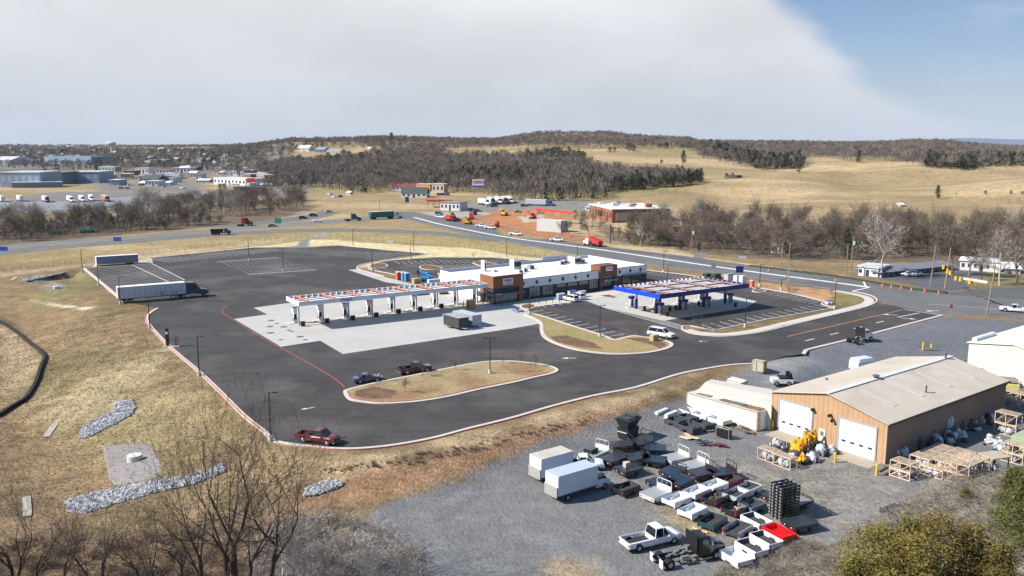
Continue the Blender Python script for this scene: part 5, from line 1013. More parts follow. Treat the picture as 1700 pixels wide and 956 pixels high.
def semi(name, label, rear, front, trm, cabm, z=0.0, TL=None, cat='truck', trailer=True, stripe=None, group=None, det=True):
    a, b = P(*rear, z), P(*front, z); rz = heading(a, b); L = (b - a).length; t = thing(name, label, cat, a, rz, group); s_ = 1.0
    cl = 6.2 if det else 5.6; tl = L - cl
    if trailer:
        boxes(t, 'trailer_box', trm, [(tl / 2, 0, 1.15, tl, 2.55, 2.85)])
        if stripe: boxes(t, 'side_graphic', stripe, [(tl / 2, -1.29, 1.5, tl * .9, .03, 2.0)])
        boxes(t, 'trailer_roof', WHTROOF, [(tl / 2, 0, 4.0, tl - .1, 2.45, .04)]); boxes(t, 'chassis_rail', GREYF, [(tl / 2, 0, .85, tl - .3, 1.0, .3)])
        for x in (1.6, 2.9):
            for y in (-1.1, 1.1): wheel(t, x, y, .5, .34, det)
        if det: boxp(t, 'landing_leg', GREYF, [(tl - 3.4, y, .1, .15, .15, 1.0) for y in (-.8, .8)]); boxes(t, 'rear_ramp', mat('white door panel', (.6, .6, .58), .5), [(-.05, 0, 1.1, .06, 2.5, 2.85)])
    c0 = tl + .3; mb = MB()
    mb.loft([[(x, -w, z0), (x, w, z0), (x, w * .98, z1 - .3), (x, w * .75, z1), (x, -w * .75, z1), (x, -w * .98, z1 - .3)] for x, w, z0, z1 in ((c0, 1.2, .9, 3.9), (c0 + 1.9, 1.22, .9, 3.85), (c0 + 2.5, 1.22, .9, 3.3))]); mb.build('sleeper_cab', cabm, t)
    mb = MB(); mb.loft([[(x, -w, .75), (x, w, .75), (x, w * .98, z1 - .2), (x, w * .8, z1), (x, -w * .8, z1), (x, -w * .98, z1 - .2)] for x, w, z1 in ((c0 + 2.5, 1.2, 2.2), (c0 + 3.9, 1.1, 2.0), (c0 + 5.0, 1.0, 1.7), (c0 + 5.35, .95, 1.4))]); mb.build('bonnet', cabm, t)
    mb = MB(); mb.loft([[(c0 + 2.45, -1.05, 2.15), (c0 + 3.25, -1.0, 2.12), (c0 + 3.25, 1.0, 2.12), (c0 + 2.45, 1.05, 2.15)], [(c0 + 2.2, -.95, 3.35), (c0 + 2.52, -.95, 3.3), (c0 + 2.52, .95, 3.3), (c0 + 2.2, .95, 3.35)]]); mb.build('windscreen', TINT, t)
    for y in (-1.235, 1.235): boxes(t, 'side_window', TINT, [(c0 + 1.85, y, 2.2, .8, .03, .75)])
    boxes(t, 'tractor_frame', BLK, [(c0 - 1.2, 0, .7, 5.0, 1.0, .35)])
    for x in (c0 - 2.3, c0 - 1.1):
        for y in (-1.0, 1.0): wheel(t, x, y, .5, .5, det)
    for y in (-1.05, 1.05): wheel(t, c0 + 4.2, y, .5, .32, det)
    if det:
        for y in (-1.0, 1.0): boxes(t, 'headlight', HEADL, [(c0 + 5.2, y * .9, 1.1, .15, .3, .3)]); boxes(t, 'fuel_tank', CHR, [(c0 + 1.2, y * 1.05, .5, 1.8, .5, .6)])
        boxes(t, 'grille', BLK, [(c0 + 5.38, 0, .9, .06, 1.0, .7)]); mb = MB(); mb.tube((c0 - .1, .9, 1), (c0 - .1, .9, 4.1), .09); mb.build('exhaust_stack', CHR, t)
    return t
def box_truck(name, label, rear, front, z, van, boxm, roofm, cabm, L=7.4):
    a, b = P(*rear, z), P(*front, z); rz = heading(a, b); t = thing(name, label, 'box truck', a, rz); bl = L - 2.3
    boxes(t, 'cargo_box', boxm, [(bl / 2, 0, .95, bl, 2.4, 2.35)]); boxes(t, 'box_roof', roofm, [(bl / 2, 0, 3.3, bl + .04, 2.44, .06)])
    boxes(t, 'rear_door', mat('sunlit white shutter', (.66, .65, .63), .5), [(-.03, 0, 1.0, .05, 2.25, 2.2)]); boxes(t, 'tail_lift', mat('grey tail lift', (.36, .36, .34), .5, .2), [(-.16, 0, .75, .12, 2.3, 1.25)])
    boxes(t, 'chassis_rail', BLK, [(L / 2 - .4, 0, .6, L - 1.4, .8, .3)]); boxes(t, 'side_rail', mat('dark skirt', (.05, .05, .055), .6), [(bl / 2, -1.18, .85, bl, .06, .12)])
    mb = MB(); mb.loft([[(x, -w, .45), (x, w, .45), (x, w, z1 - .15), (x, w * .85, z1), (x, -w * .85, z1), (x, -w, z1 - .15)] for x, w, z1 in ((bl + .08, .98, 1.45), (bl + 1.2, 1.0, 1.45), (bl + 2.0, .95, 1.25), (bl + 2.35, .88, .95))]); mb.build('cab', cabm, t)
    mb = MB(); mb.loft([[(bl + .1, -.93, 1.4), (bl + 1.55, -.93, 1.4), (bl + 1.55, .93, 1.4), (bl + .1, .93, 1.4)], [(bl + .1, -.8, 2.15), (bl + .85, -.8, 2.15), (bl + .85, .8, 2.15), (bl + .1, .8, 2.15)]]); mb.build('window', TINT, t)
    boxes(t, 'cab_roof', cabm, [(bl + .48, 0, 2.13, .85, 1.66, .09)])
    for y in (-.9, .9): boxes(t, 'door_pillar', cabm, [(bl + .16, y, 1.4, .14, .06, .76)]); wheel(t, bl + 1.35, y, .4, .25)
    for y in (-.95, .95): wheel(t, 1.5, y, .42, .45); boxes(t, 'wing_mirror', BLK, [(bl + 1.3, y * 1.15, 1.4, .1, .2, .3)])
    return t
# semi trailer with teal tractor in the western stalls
TRW = mat('silver white trailer side', (.50, .53, .56), .4, .1, var=.05, stripes=(1.2, .85, (1, 0, 0)))
semi('semi_truck', 'long white semi trailer with dark teal tractor parked at the left edge of the lot', (196,503), (350,490), TRW, PTEAL)
# spare trailer on the pad
a, b_ = P(160.5,441.5), P(229,437); t = thing('semi_trailer', 'grey sided semi trailer standing alone on the far left pad', 'trailer', a, heading(a, b_)); LL = (b_ - a).length
boxes(t, 'trailer_box', mat('blue grey trailer side', (.20, .23, .29), .5, var=.1), [(LL / 2, 0, .5, LL, 2.5, 2.5)]); boxes(t, 'trailer_roof', WHTROOF, [(LL / 2, 0, 3.0, LL, 2.52, .08)]); boxes(t, 'end_frame', WHT, [(-.06, 0, .2, .12, 2.55, 2.85)])
for x in (LL - 2, LL - 3.2):
    for y in (-1, 1): wheel(t, x, y, .48, .3, False)
def place_car(name, label, cat, rear, front, pm, kind, z=0.0, det=True, W=None, Hh=None, L=None, group=None):
    c, rz, ln = at2(rear, front, z); d = {'suv': (4.7, 1.86, 1.7), 'sedan': (4.7, 1.82, 1.45), 'pickup': (5.8, 1.98, 1.85)}[kind]
    c.z = z; return car(name, label, cat, c, rz, pm, kind, L or d[0], W or d[1], Hh or d[2], group, det)
place_car('pickup_truck', 'dark red pickup truck with open bed at the southern kerb by a light pole', 'pickup truck', (500,730), (556,738), PRED, 'pickup', .012)
place_car('pickup_truck', 'dark maroon and white pickup with open bed beside the oval island', 'pickup truck', (664,621.5), (712,615), paint_('dark maroon', (.03, .012, .016)), 'pickup', .012)
place_car('car', 'slate blue saloon car parked beside the tip of the oval island', 'car', (590,636), (629,631), PBLUE, 'sedan', .012)
place_car('suv', 'long white sport utility vehicle driving past the end of the middle island', 'SUV', (1080,556), (1116,562), PW, 'suv', .012, L=5.6, W=2.0, Hh=1.9)
place_car('suv', 'white car nosed in at the store, nearer of the two', 'SUV', (958,502), (937,497.5), PW, 'suv', .012)
place_car('suv', 'white car close behind the nearer white one at the storefront', 'SUV', (968,498.5), (950,494), PW, 'suv', .012)
place_car('pickup_truck', 'white pickup with blue roof light on the highway at the right edge', 'pickup truck', (1662,516), (1702,519), PW, 'pickup', .02)
place_car('suv', 'white police style car with blue bar parked before the grey motel', 'car', (1519,459), (1497,457.5), PW, 'sedan', .02)
# enclosed trailers on the concrete
for nm, lb, pts, m_, rf in (('cargo_trailer', 'black enclosed cargo trailer on the concrete apron', ((744,540), (769,547.5)), mat('black ribbed trailer side', (.045, .045, .048), .5, stripes=(.45, .6, (1, 0, 0))), mat('grey trailer roof', (.33, .33, .32), .5)),
                            ('cargo_trailer', 'silver enclosed cargo trailer beside the black one', ((760,534.5), (792,543)), mat('silver trailer side', (.33, .38, .44), .35, .2), mat('pale green grey roof', (.40, .45, .45), .5))):
    a, b_ = P(*pts[0]), P(*pts[1]); t = thing(nm, lb, 'trailer', a, heading(a, b_)); LL = (b_ - a).length; LL = max(LL, 6)
    boxes(t, 'box', m_, [(LL / 2, 0, .45, LL, 2.5, 2.15)]); boxes(t, 'roof', rf, [(LL / 2, 0, 2.6, LL + .04, 2.52, .06)]); boxes(t, 'roof_vent', WHT, [(LL * .45, 0, 2.66, .4, .4, .12)]); boxes(t, 'corner_trim', WHT, [(0, -1.24, .45, .12, .06, 2.2)])
    for x in (LL * .35, LL * .35 + .8): wheel(t, x, -1.22, .34, .2, True, 10); wheel(t, x, 1.22, .34, .2, True, 10)
    mb = MB(); mb.path([(LL, -.8, .5), (LL + 1.2, 0, .5), (LL, .8, .5)], .06, 4); mb.build('drawbar', GALV, t)
# yard trucks
YZ = -2.5
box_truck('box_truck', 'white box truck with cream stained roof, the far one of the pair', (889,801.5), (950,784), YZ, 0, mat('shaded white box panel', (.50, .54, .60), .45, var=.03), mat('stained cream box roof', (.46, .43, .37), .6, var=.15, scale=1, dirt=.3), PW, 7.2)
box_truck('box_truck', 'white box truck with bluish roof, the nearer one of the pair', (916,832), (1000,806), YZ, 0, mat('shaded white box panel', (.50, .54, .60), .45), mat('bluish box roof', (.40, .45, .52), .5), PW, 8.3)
c, rz, ln = at2((1040,913), (1118,895), YZ); wp = car('pickup_truck', 'large white pickup truck with black lined open bed in the foreground yard', 'pickup truck', (c.x, c.y, YZ), rz, PW, 'pickup', 6.4, 2.1, 2.02)
place_car('pickup_truck', 'white pickup front mostly hidden behind the nearer box truck', 'pickup truck', (938,778), (990,778), PW, 'pickup', YZ)
def chassis(name, label, rear, front, z, cabm, L=7.6, cabz=2.6, mud=True):
    a, b = P(*rear, z), P(*front, z); rz = heading(a, b); t = thing(name, label, 'cab chassis truck', a, rz)
    for y in (-.42, .42): boxes(t, 'frame_rail', BLK, [(L * .42, y, .75, L * .86, .1, .26)])
    for x in (.4, 1.6, 2.6, 3.6): boxes(t, 'cross_member', GREYF, [(x, 0, .82, .1, .75, .15)])
    boxp(t, 'frame_fitting', mat('bare metal fittings', (.3, .3, .3), .4, .5, var=.5, scale=6), [(2.4, .1, .95, .5, .4, .25), (3.2, -.25, 1.0, .6, .25, .2), (3.9, .3, .95, .35, .35, .45), (1.7, -.2, .95, .5, .2, .2), (2.9, -.75, .5, .9, .35, .45)])
    for y in (-.85, .85):
        for k in (-.17, .17): wheel(t, 1.0, y + k, .5, .28)
        wheel(t, L - 1.2, y * 1.12, .48, .3)
        if mud: boxes(t, 'mud_flap', WHT, [(.1, y, .25, .04, .62, .85)])
    mb = MB(); mb.loft([[(x, -w, .8), (x, w, .8), (x, w, z1 - .2), (x, w * .84, z1), (x, -w * .84, z1), (x, -w, z1 - .2)] for x, w, z1 in ((L - 3.3, 1.0, cabz - .05), (L - 2.9, 1.02, cabz), (L - 2.0, 1.02, cabz - .03))]); mb.build('cab', cabm, t)
    mb = MB(); mb.loft([[(x, -w, .75), (x, w, .75), (x, w, z1 - .2), (x, w * .8, z1), (x, -w * .8, z1), (x, -w, z1 - .2)] for x, w, z1 in ((L - 2.0, 1.0, 1.85), (L - 1.0, .95, 1.75), (L - .25, .85, 1.5), (L, .8, 1.2))]); mb.build('bonnet', cabm, t)
    boxes(t, 'windscreen', TINT, [(L - 1.96, 0, 1.88, .08, 1.6, .55)]); boxp(t, 'rear_window', mat('pale cab window', (.35, .38, .40), .2), [(L - 3.33, -.45, 1.75, .05, .5, .5), (L - 3.33, .45, 1.75, .05, .5, .5)])
    boxes(t, 'headboard', BLK, [(L - 3.5, 0, .9, .06, 2.0, 2.0)])
    for y in (-1.05, 1.05): boxes(t, 'step', CHR, [(L - 2.3, y, .4, 1.0, .25, .08)]); boxes(t, 'side_window', TINT, [(L - 2.6, y * .98, 1.8, .75, .04, .5)]); boxes(t, 'wing_mirror', CHR, [(L - 1.9, y * 1.15, 1.8, .08, .2, .4)])
    boxp(t, 'roof_lamp', mat('orange marker lamp', (.75, .2, .03), .4), [(L - 2.1, y, cabz - .02, .16, .12, .08) for y in (-.7, -.15, .15, .0, .7)])
    return t
chassis('chassis_truck', 'black cab and bare chassis truck with dual rear wheels beside the white pickup', (1088,941), (1162,925), YZ, PBK)
chassis('chassis_truck', 'white cab and bare chassis truck on the gravel by the driveway kerb', (1411,571), (1441,564), G(1426,568).z, PW, 6.8, 2.5, False)
# ---------------------------------------------------------------- truck beds, flatbeds and crates in the yard
def zA(X_, Y_): return (1080 + X_ / 5.433, 780 + Y_ / 5.433)
def zB(X_, Y_): return (850 + X_ / 5.977, 640 + Y_ / 5.977)
def zC(X_, Y_): return (1080 + X_ / 10.625, 720 + Y_ / 10.625)
def zD(X_, Y_): return (1050 + X_ / 5.977, 640 + Y_ / 5.977)
def zE(X_, Y_): return (860 + X_ / 5.757, 790 + Y_ / 5.757)
def zF(X_, Y_): return (1060 + X_ / 12.1, 660 + Y_ / 12.1)
LINER = mat('grey black bed liner', (.045, .045, .05), .8, var=.3, scale=3)
def truck_bed(label, front, tail, outer, inner, W=1.98, z=YZ + 1.0, gate=True, lights=True, group='detached truck beds', debris=None):
    a, b = P(*front, z), P(*tail, z); rz = heading(a, b); L = min(max((b - a).length, 1.9), 2.9); m = (a + b) / 2; m.z = YZ + .28
    t = thing('truck_bed', label, 'truck bed', m, rz, group); l = L / 2; h = W / 2
    boxes(t, 'bed_floor', inner, [(0, 0, .12, L - .08, W - .16, .08)])
    for s in (-1, 1):
        mb = MB(); mb.loft([[(x, s * h, z0), (x, s * h, .66), (x, s * (h - .1), .72), (x, s * (h - .12), z0)] for x, z0 in ((-l, 0), (-.45, 0), (-.38, .3), (.32, .3), (.4, 0), (l, 0))]); mb.build('side_panel', outer, t)
        mb = MB(); mb.loft([[(x, s * (h - .14), .2), (x, s * (h - .14), zz), (x, s * (h - .36), zz), (x, s * (h - .36), .2)] for x, zz in ((-.45, .22), (-.28, .42), (.25, .42), (.42, .22))]); mb.build('wheel_arch', inner, t)
        if lights: boxes(t, 'tail_light', TAILL, [(l - .02, s * (h - .05), .25, .07, .14, .38)])
    boxes(t, 'bulkhead', inner if inner is not outer else outer, [(-l + .04, 0, .16, .06, W - .26, .54)]); boxes(t, 'bulkhead_rail', outer, [(-l + .035, 0, .695, .08, W - .24, .05)])
    if gate: boxes(t, 'tailgate', outer, [(l - .06, 0, .14, .06, W - .26, .5)])
    boxp(t, 'support_timber', mat('grey support timber', (.16, .12, .08), .9), [(-l * .6, 0, -.27, .12, W * .8, .38), (l * .6, 0, -.27, .12, W * .8, .38)])
    if debris: boxes(t, 'scrap_load', debris, [(rt.uniform(-.8, .8), rt.uniform(-.5, .5), .2 + .05 * i, rt.uniform(.2, .8), rt.uniform(.1, .35), .12, 0, rt.uniform(0, 3)) for i in range(7)])
    return t
PWI = mat('white bed interior', (.66, .67, .68), .4, var=.06); SILB = paint_('silver grey', (.30, .33, .37)); PWT = mat('white utility panel', (.66, .68, .70), .35, var=.03)
TEALB = paint_('dark green teal', (.012, .05, .05)); REDB = paint_('bright red', (.70, .008, .008), .3); MARB = paint_('maroon', (.12, .008, .02)); DGB = paint_('charcoal grey', (.055, .06, .07)); BKB = paint_('satin black', (.02, .02, .022))
DEB = mat('brown scrap metal', (.14, .09, .06), .8, var=.5, scale=6)
for lb, f, t_, o_, i_, kw in (
 ('white inside and out truck bed at the very front corner of the rows', zA(657,685), zA(895,832), PW, PWI, {}),
 ('white truck bed with black liner next to the all white front one', zA(807,612), zA(1030,735), PW, LINER, {}),
 ('white rimmed black lined truck bed just left of the red one', zA(945,548), zA(1150,660), PW, LINER, {}),
 ('bright red truck bed in the front rows', zA(1062,485), zA(1272,595), REDB, REDB, {'lights': False}),
 ('white rimmed dark truck bed behind the red one', zA(860,380), zA(1060,485), PW, LINER, {}),
 ('silver truck bed with dark liner and its tail towards the white pickup', zA(870,455), zA(705,555), PSIL, LINER, {'gate': False}),
 ('dark teal truck bed before the white row', zA(637,395), zA(482,485), TEALB, LINER, {'lights': False}),
 ('white truck bed lying beside the teal one', zA(460,305), zA(297,378), PWT, PWI, {'lights': False}),
 ('white truck bed at the outer end of the white row', zA(318,212), zA(152,272), PWT, PWI, {'lights': False}),
 ('white truck bed in the middle of the white row', zA(487,140), zA(332,205), PWT, PWI, {'lights': False}),
 ('pale blue white truck bed touching the maroon one', zA(655,88), zA(495,148), PWT, PWI, {'lights': False}),
 ('maroon truck bed behind the white row', zA(787,50), zA(662,90), MARB, LINER, {}),
 ('black truck bed heaped with scrap', zA(660,190), zA(510,262), BKB, LINER, {'debris': DEB}),
 ('silver sided truck bed with black bulkhead behind the scrap filled one', zA(840,162), zA(710,222), PSIL, LINER, {'lights': False}),
 ('white rimmed dark truck bed left of the tall black stack', zA(942,115), zA(830,165), PW, LINER, {'lights': False}),
 ('dark truck bed with planks inside and two red tail lights', zA(855,285), zA(690,360), BKB, LINER, {'debris': mat('pale planks', (.4, .3, .18), .8)}),
 ('steel blue truck bed beside the tall black stack', zA(985,270), zA(850,315), mat('steel blue bed', (.12, .16, .22), .4), LINER, {'lights': False}),
 ('black truck bed behind the shadow of the nearer box truck', zE(1130,60), zE(930,125), BKB, LINER, {}),
 ('charcoal truck bed at the head of the grey rows', zF(880,470), zF(600,390), DGB, LINER, {}),
 ('charcoal truck bed nearest the lying scrap', zF(1190,610), zF(880,500), DGB, LINER, {}),
 ('charcoal truck bed in the back grey row, left one', zF(1130,410), zF(850,315), DGB, LINER, {}),
 ('charcoal truck bed in the back grey row, right one', zF(1470,555), zF(1150,425), DGB, LINER, {}),
 ('open white truck bed at the left end of the container', zD(620,262), zD(470,205), PWT, PWI, {'lights': False}),
 ('open white truck bed before the middle of the container', zD(780,302), zD(610,250), PWT, PWI, {'lights': False}),
 ('open white truck bed before the right end of the container', zD(950,350), zD(780,295), PWT, PWI, {'lights': False})):
    truck_bed(lb, f, t_, o_, i_, **kw)
# white utility body
t = thing('service_locker_bed', 'white utility truck body with tall tool lockers left of the charcoal beds', 'truck bed', P(*zF(560,330), YZ + .9), heading(P(*zF(440,370), 0), P(*zF(720,250), 0)), 'detached truck beds'); t.location.z = YZ + .3
for s in (-1, 1): boxes(t, 'tool_locker', PWT, [(0, s * .85, .1, 3.0, .5, .95)])
boxes(t, 'bed_floor', mat('grey bed floor', (.25, .27, .28), .6), [(0, 0, .1, 2.9, 1.2, .3)]); boxes(t, 'rear_bumper', mat('red reflector strip', (.35, .02, .05), .4), [(-1.55, 0, 0, .1, 1.9, .15)])
ALU = mat('aluminium deck', (.42, .43, .43), .4, .4, var=.06, stripes=(.2, .9, (0, 1, 0))); ALUW = mat('bright aluminium rack', (.60, .57, .54), .45, .2); DKS = mat('black steel deck', (.04, .045, .055), .3, .3, var=.2)
DKB = mat('blue black deck', (.02, .04, .07), .3, .3, var=.2)
def flatbed(label, far, rack, deck, frame, W=2.35, z=YZ + 1.1, load=None, h=1.15):
    a, b = P(*far, z), P(*rack, z); rz = heading(a, b); L = min(max((b - a).length, 2.9), 3.5); m = (a + b) / 2; m.z = YZ + .22; l = L / 2
    t = thing('flatbed', label, 'flatbed', m, rz, 'detached flatbeds')
    boxes(t, 'deck', deck, [(0, 0, .68, L, W, .1)])
    for s in (-1, 1): boxes(t, 'side_rail', frame, [(0, s * (W / 2 - .03), .5, L - .1, .07, .17)]); boxes(t, 'tool_box', frame, [(-l * .25, s * (W / 2 - .25), .1, l * .7, .4, .4)])
    boxes(t, 'tail_skirt', frame, [(-l + .05, 0, .22, .1, W - .1, .45)]); boxes(t, 'subframe', BLK, [(0, 0, .3, L - .3, .9, .37)])
    for s in (-1, 1): boxes(t, 'tail_light', TAILL, [(-l - .02, s * W * .36, .4, .05, .18, .12)]); boxes(t, 'marker_lamp', HEADL, [(-l - .02, s * W * .22, .4, .05, .14, .12)])
    mb = MB(); x = l - .06; w = W / 2 - .08; mb.path([(x, -w, .78), (x, -w, .78 + h - .2), (x, -w + .2, .78 + h), (x, w - .2, .78 + h), (x, w, .78 + h - .2), (x, w, .78)], .055, 5)
    for y in (-w / 3, w / 3): mb.tube((x, y, .78), (x, y, .78 + h), .035, None, 4)
    mb.box(x, 0, .78, .05, W - .2, h * .45); mb.build('headache_rack', frame, t)
    boxp(t, 'stand', mat('grey support timber', (.16, .12, .08), .9), [(-l * .6, 0, -.22, .15, W * .6, .5), (l * .6, 0, -.22, .15, W * .6, .5)])
    if load: load(t)
    return t
def dark_load(t): boxes(t, 'load_box', BLK, [(-.5, .3, .78, 1.5, 1.3, .5)]); boxes(t, 'load_cover', mat('dark grey cover', (.1, .1, .11), .5), [(-.5, .3, 1.28, 1.3, 1.1, .06)])
def box_load(t): boxes(t, 'cardboard_box', mat('pale cardboard', (.42, .36, .27), .8), [(-.2, .2, .78, .6, .6, .6)]); boxes(t, 'box_lid', mat('pale lid', (.5, .45, .36), .8), [(-.2, .2, 1.38, .64, .64, .05)])
for lb, f, r_, d_, fr_, kw in (
 ('aluminium flatbed beside the box trucks with a black box on it', zB(745,685), zB(900,610), ALU, ALUW, {'load': dark_load, 'W': 2.3}),
 ('aluminium flatbed in the middle of the rows, far one', zC(295,415), zC(575,355), ALU, ALUW, {}),
 ('aluminium flatbed in the middle of the rows, touching a black racked one', zC(605,555), zC(935,475), ALU, ALUW, {}),
 ('aluminium flatbed nearest the camera beside the white bed row', zE(1230,190), zE(1400,128), ALU, ALUW, {'z': YZ + .9}),
 ('black flatbed with tall hoop rack before the aluminium ones', zC(795,665), zC(1010,625), DKS, BKB, {}),
 ('black flatbed with tall hoop rack at the right end of the flatbed row', zC(1150,660), zC(1360,630), DKS, BKB, {}),
 ('blue black flatbed lying between the aluminium and black ones', zC(310,660), zC(480,580), DKB, BKB, {'h': .5}),
 ('blue black flatbed just behind the white bed row', zC(420,830), zC(620,745), DKB, BKB, {'h': .5}),
 ('black flatbed with its rack on the near left side, upper one', zB(1500,605), zB(1345,600), DKB, BKB, {}),
 ('black flatbed with its rack on the near left side, lower one', zB(1505,725), zB(1330,705), DKB, BKB, {}),
 ('black flatbed with rack right behind the tall stack of black boxes', zB(1215,560), zB(1345,510), DKS, BKB, {}),
 ('black flatbed just below the tall stack of black boxes', zB(1000,575), zB(1150,560), DKS, BKB, {}),
 ('black flatbed right of the aluminium one with its rack up', zB(935,725), zB(1065,680), DKS, BKB, {}),
 ('black flatbed carrying a cardboard box', zB(1085,820), zB(1225,785), DKS, BKB, {'load': box_load, 'h': .4}),
 ('black flatbed in the shadowed centre of the rows', zB(1180,700), zB(1290,680), DKS, BKB, {'h': .7}),
 ('black flatbed lowest in the shadowed cluster', zC(90,830), zC(270,790), DKB, BKB, {'h': .4}),
 ('black flatbed left of the tall ribbed stack with a low rail', zA(1060,235), zA(1250,180), DKS, BKB, {'h': .9}),
 ('black flatbed right of the tall ribbed stack', zA(1230,285), zA(1400,235), mat('grey steel deck', (.22, .22, .2), .5), BKB, {'h': .25}),
 ('black flatbed frame lying right of the red bed', zA(1240,520), zA(1450,480), DKS, BKB, {'h': .2, 'z': YZ + .5})):
    flatbed(lb, f, r_, d_, fr_, **kw)
t = thing('dump_hopper', 'tall black dump body standing upright at the far end of the flatbeds', 'dump body', P(*zB(1150,525), YZ), heading(P(*zB(1040,480), 0), P(*zB(1190,420), 0)))
mb = MB(); mb.loft([[(-x, -y, z), (x, -y, z), (x, y, z), (-x, y, z)] for x, y, z in ((1.1, .75, 0), (1.25, .8, .5), (1.3, .9, 1.2), (1.3, .95, 1.8))]); mb.build('lower_hopper', BKB, t); mb = MB()
mb.loft([[(-x, -y, z), (x, -y, z), (x, y, z), (-x, y, z)] for x, y, z in ((1.1, .7, 1.85), (1.5, 1.1, 2.9))]); mb.loft([[(-x, -y, z), (x, -y, z), (x, y, z), (-x, y, z)] for x, y, z in ((1.58, 1.18, 2.9), (1.58, 1.18, 3.15))]); mb.build('upper_body', BKB, t)
boxp(t, 'load_lid', DKS, [(-.7, 0, 3.15, 1.1, 1.9, .12), (.7, 0, 3.15, 1.1, 1.9, .2)]); boxes(t, 'rear_lamp_bar', ALUW, [(-1.4, 0, 1.2, .08, 1.6, .1)])
# tall stack of black racks, each a thing
s0 = P(*zA(1200,420), YZ); srz = heading(P(*zA(1080,470), 0), P(*zA(1290,420), 0)); fr0 = None
for i in range(11):
    lb = 'black steel frame in the tall stack beside the red bed, ' + ('bottom one' if i == 0 else 'topmost one' if i == 10 else ('%s from the bottom' % ('', 'second', 'third', 'fourth', 'fifth', 'sixth', 'seventh', 'eighth', 'ninth', 'tenth')[i]))
    t = thing('steel_deck', lb, 'steel deck', (s0.x, s0.y, YZ + .02 + .355 * i), srz, 'stacked black steel frames'); mb = MB()
    for y in (-.95, -.32, .32, .95): mb.box(0, y, .14, 2.5, .14, .15)
    for x in (-1.2, -.4, .4, 1.2): mb.box(x, 0, 0, .16, 2.0, .138)
    mb.build('frame_bars', BKB, t); boxp(t, 'end_bracket', mat('worn metal bracket', (.35, .35, .36), .4, .5), [(-1.28, y, .03, .05, .22, .2) for y in (-.7, -.1, .5, .9)])
# crates: pale timber frames with wrapped machinery inside
TIMB = mat('pale crate timber', (.56, .43, .30), .8, var=.2, scale=2, rnd=.12); WRAP = mat('grey plastic wrap', (.44, .46, .49), .2, 0, var=.6, scale=3, spec=.6); WRAPB = mat('dark wrapped machinery', (.06, .06, .065), .5, var=.7, scale=3); YEL = mat('yellow machine paint', (.75, .36, .01), .4, var=.1); ORG = mat('orange machine paint', (.65, .12, .03), .5, var=.2)
def crate_parts(t, L, W_, Hh, inner):
    e = .045; mb = MB()
    for x in (-L / 2, 0, L / 2):
        for y in (-W_ / 2, W_ / 2): mb.box(x, y, 0, .09, .09, Hh)
    for z in (0, Hh - .09):
        for y in (-W_ / 2, W_ / 2): mb.box(0, y * 1.02, z, L, .05, .1)
        for x in (-L / 2, L / 2): mb.box(x, 0, z, .05, W_, .1)
    n = max(7, int(L / .27))
    for i in range(n): mb.box(-L / 2 + L * (i + .5) / n, 0, Hh, .14, W_ + .08, .03)
    for y in (-W_ / 2 - .03, W_ / 2 + .03):
        for k in (0, 1): x0 = -L / 2 + k * L / 2; mb.tube((x0 + .1, y, .1), (x0 + L / 2 - .1, y, Hh - .1), .045, None, 4)
    mb.build('crate_frame', TIMB, t)
    mb = MB(); rs = random.Random(int(L * 97 + W_ * 13))
    for i in range(4):
        cx, cy = rs.uniform(-L * .3, L * .3), rs.uniform(-W_ * .2, W_ * .2); r_ = rs.uniform(.25, .42) * min(W_, Hh); mb.loft([[(cx + math.cos(a) * r_ * k * rs.uniform(.85, 1.15), cy + math.sin(a) * r_ * k, z) for a in [j * .785 for j in range(8)]] for k, z in ((.8, .1), (1.1, Hh * .35), (.9, Hh * .6), (.3, Hh * .85))])
    mb.build('wrapped_load', inner, t)
CR = {}
def crate(label, px, py, z, rz, L=2.4, W_=1.5, Hh=1.05, inner=0, group='timber crates'):
    key = (L, W_, Hh, inner)
    if key not in CR:
        t = thing('crate', label, 'crate', P(px, py, z), rz, group); crate_parts(t, L, W_, Hh, (WRAP, WRAPB, YEL)[inner]); CR[key] = t; return t
    return dup(CR[key], P(px, py, z), rz, label, group)
wr = math.atan2(wu.y, wu.x); wr2 = math.atan2(wv.y, wv.x)
crl = [('crate at the left end of the yellow machine pile, under the fence posts', 1277,763, 0, wr, 2.6, 1.5, 1.5, 0), ('crate just in front of the yellow machine pile', 1303,774, 0, wr, 2.6, 1.4, 1.5, 0)]
for lb, a, bq, dz, rz, L_, W_, H_, inn in crl: crate(lb, a, bq, YZ + dz, rz, L_, W_, H_, inn)
n_ = 0
blocks = [('in the two high stack at the warehouse corner', 1500,791, 2, 1, 2, 2.6, 1.9, 1.0), ('in the flat row along the warehouse side', 1531,775, 1, 4, 1, 2.5, 1.7, 1.5), ('in the big slatted block before the bushes', 1592,800, 1, 3, 2, 2.9, 1.6, 1.25), ('in front of the big slatted block', 1549,789, 1, 1, 1, 2.9, 1.2, 1.15),
          ('in the stack beyond the warehouse far corner', 1668,668, 1, 1, 2, 3.0, 1.8, 1.1), ('in the stack at the right edge beyond the warehouse', 1697,676, 1, 1, 2, 3.0, 1.8, 1.1), ('in the tall stack by the green container', 1672,720, 1, 1, 2, 2.9, 1.7, 1.55), ('in the stack right of the beige topped stand', 1684,766, 1, 1, 2, 2.6, 1.6, 1.2), ('in the second slatted row nearer the bushes', 1566,782, 1, 4, 1, 2.5, 1.6, 1.5), ('in the low row between the block and the beige topped stand', 1622,782, 1, 2, 1, 2.2, 1.5, 1.2)]
ords = ['near', 'second', 'third', 'far']
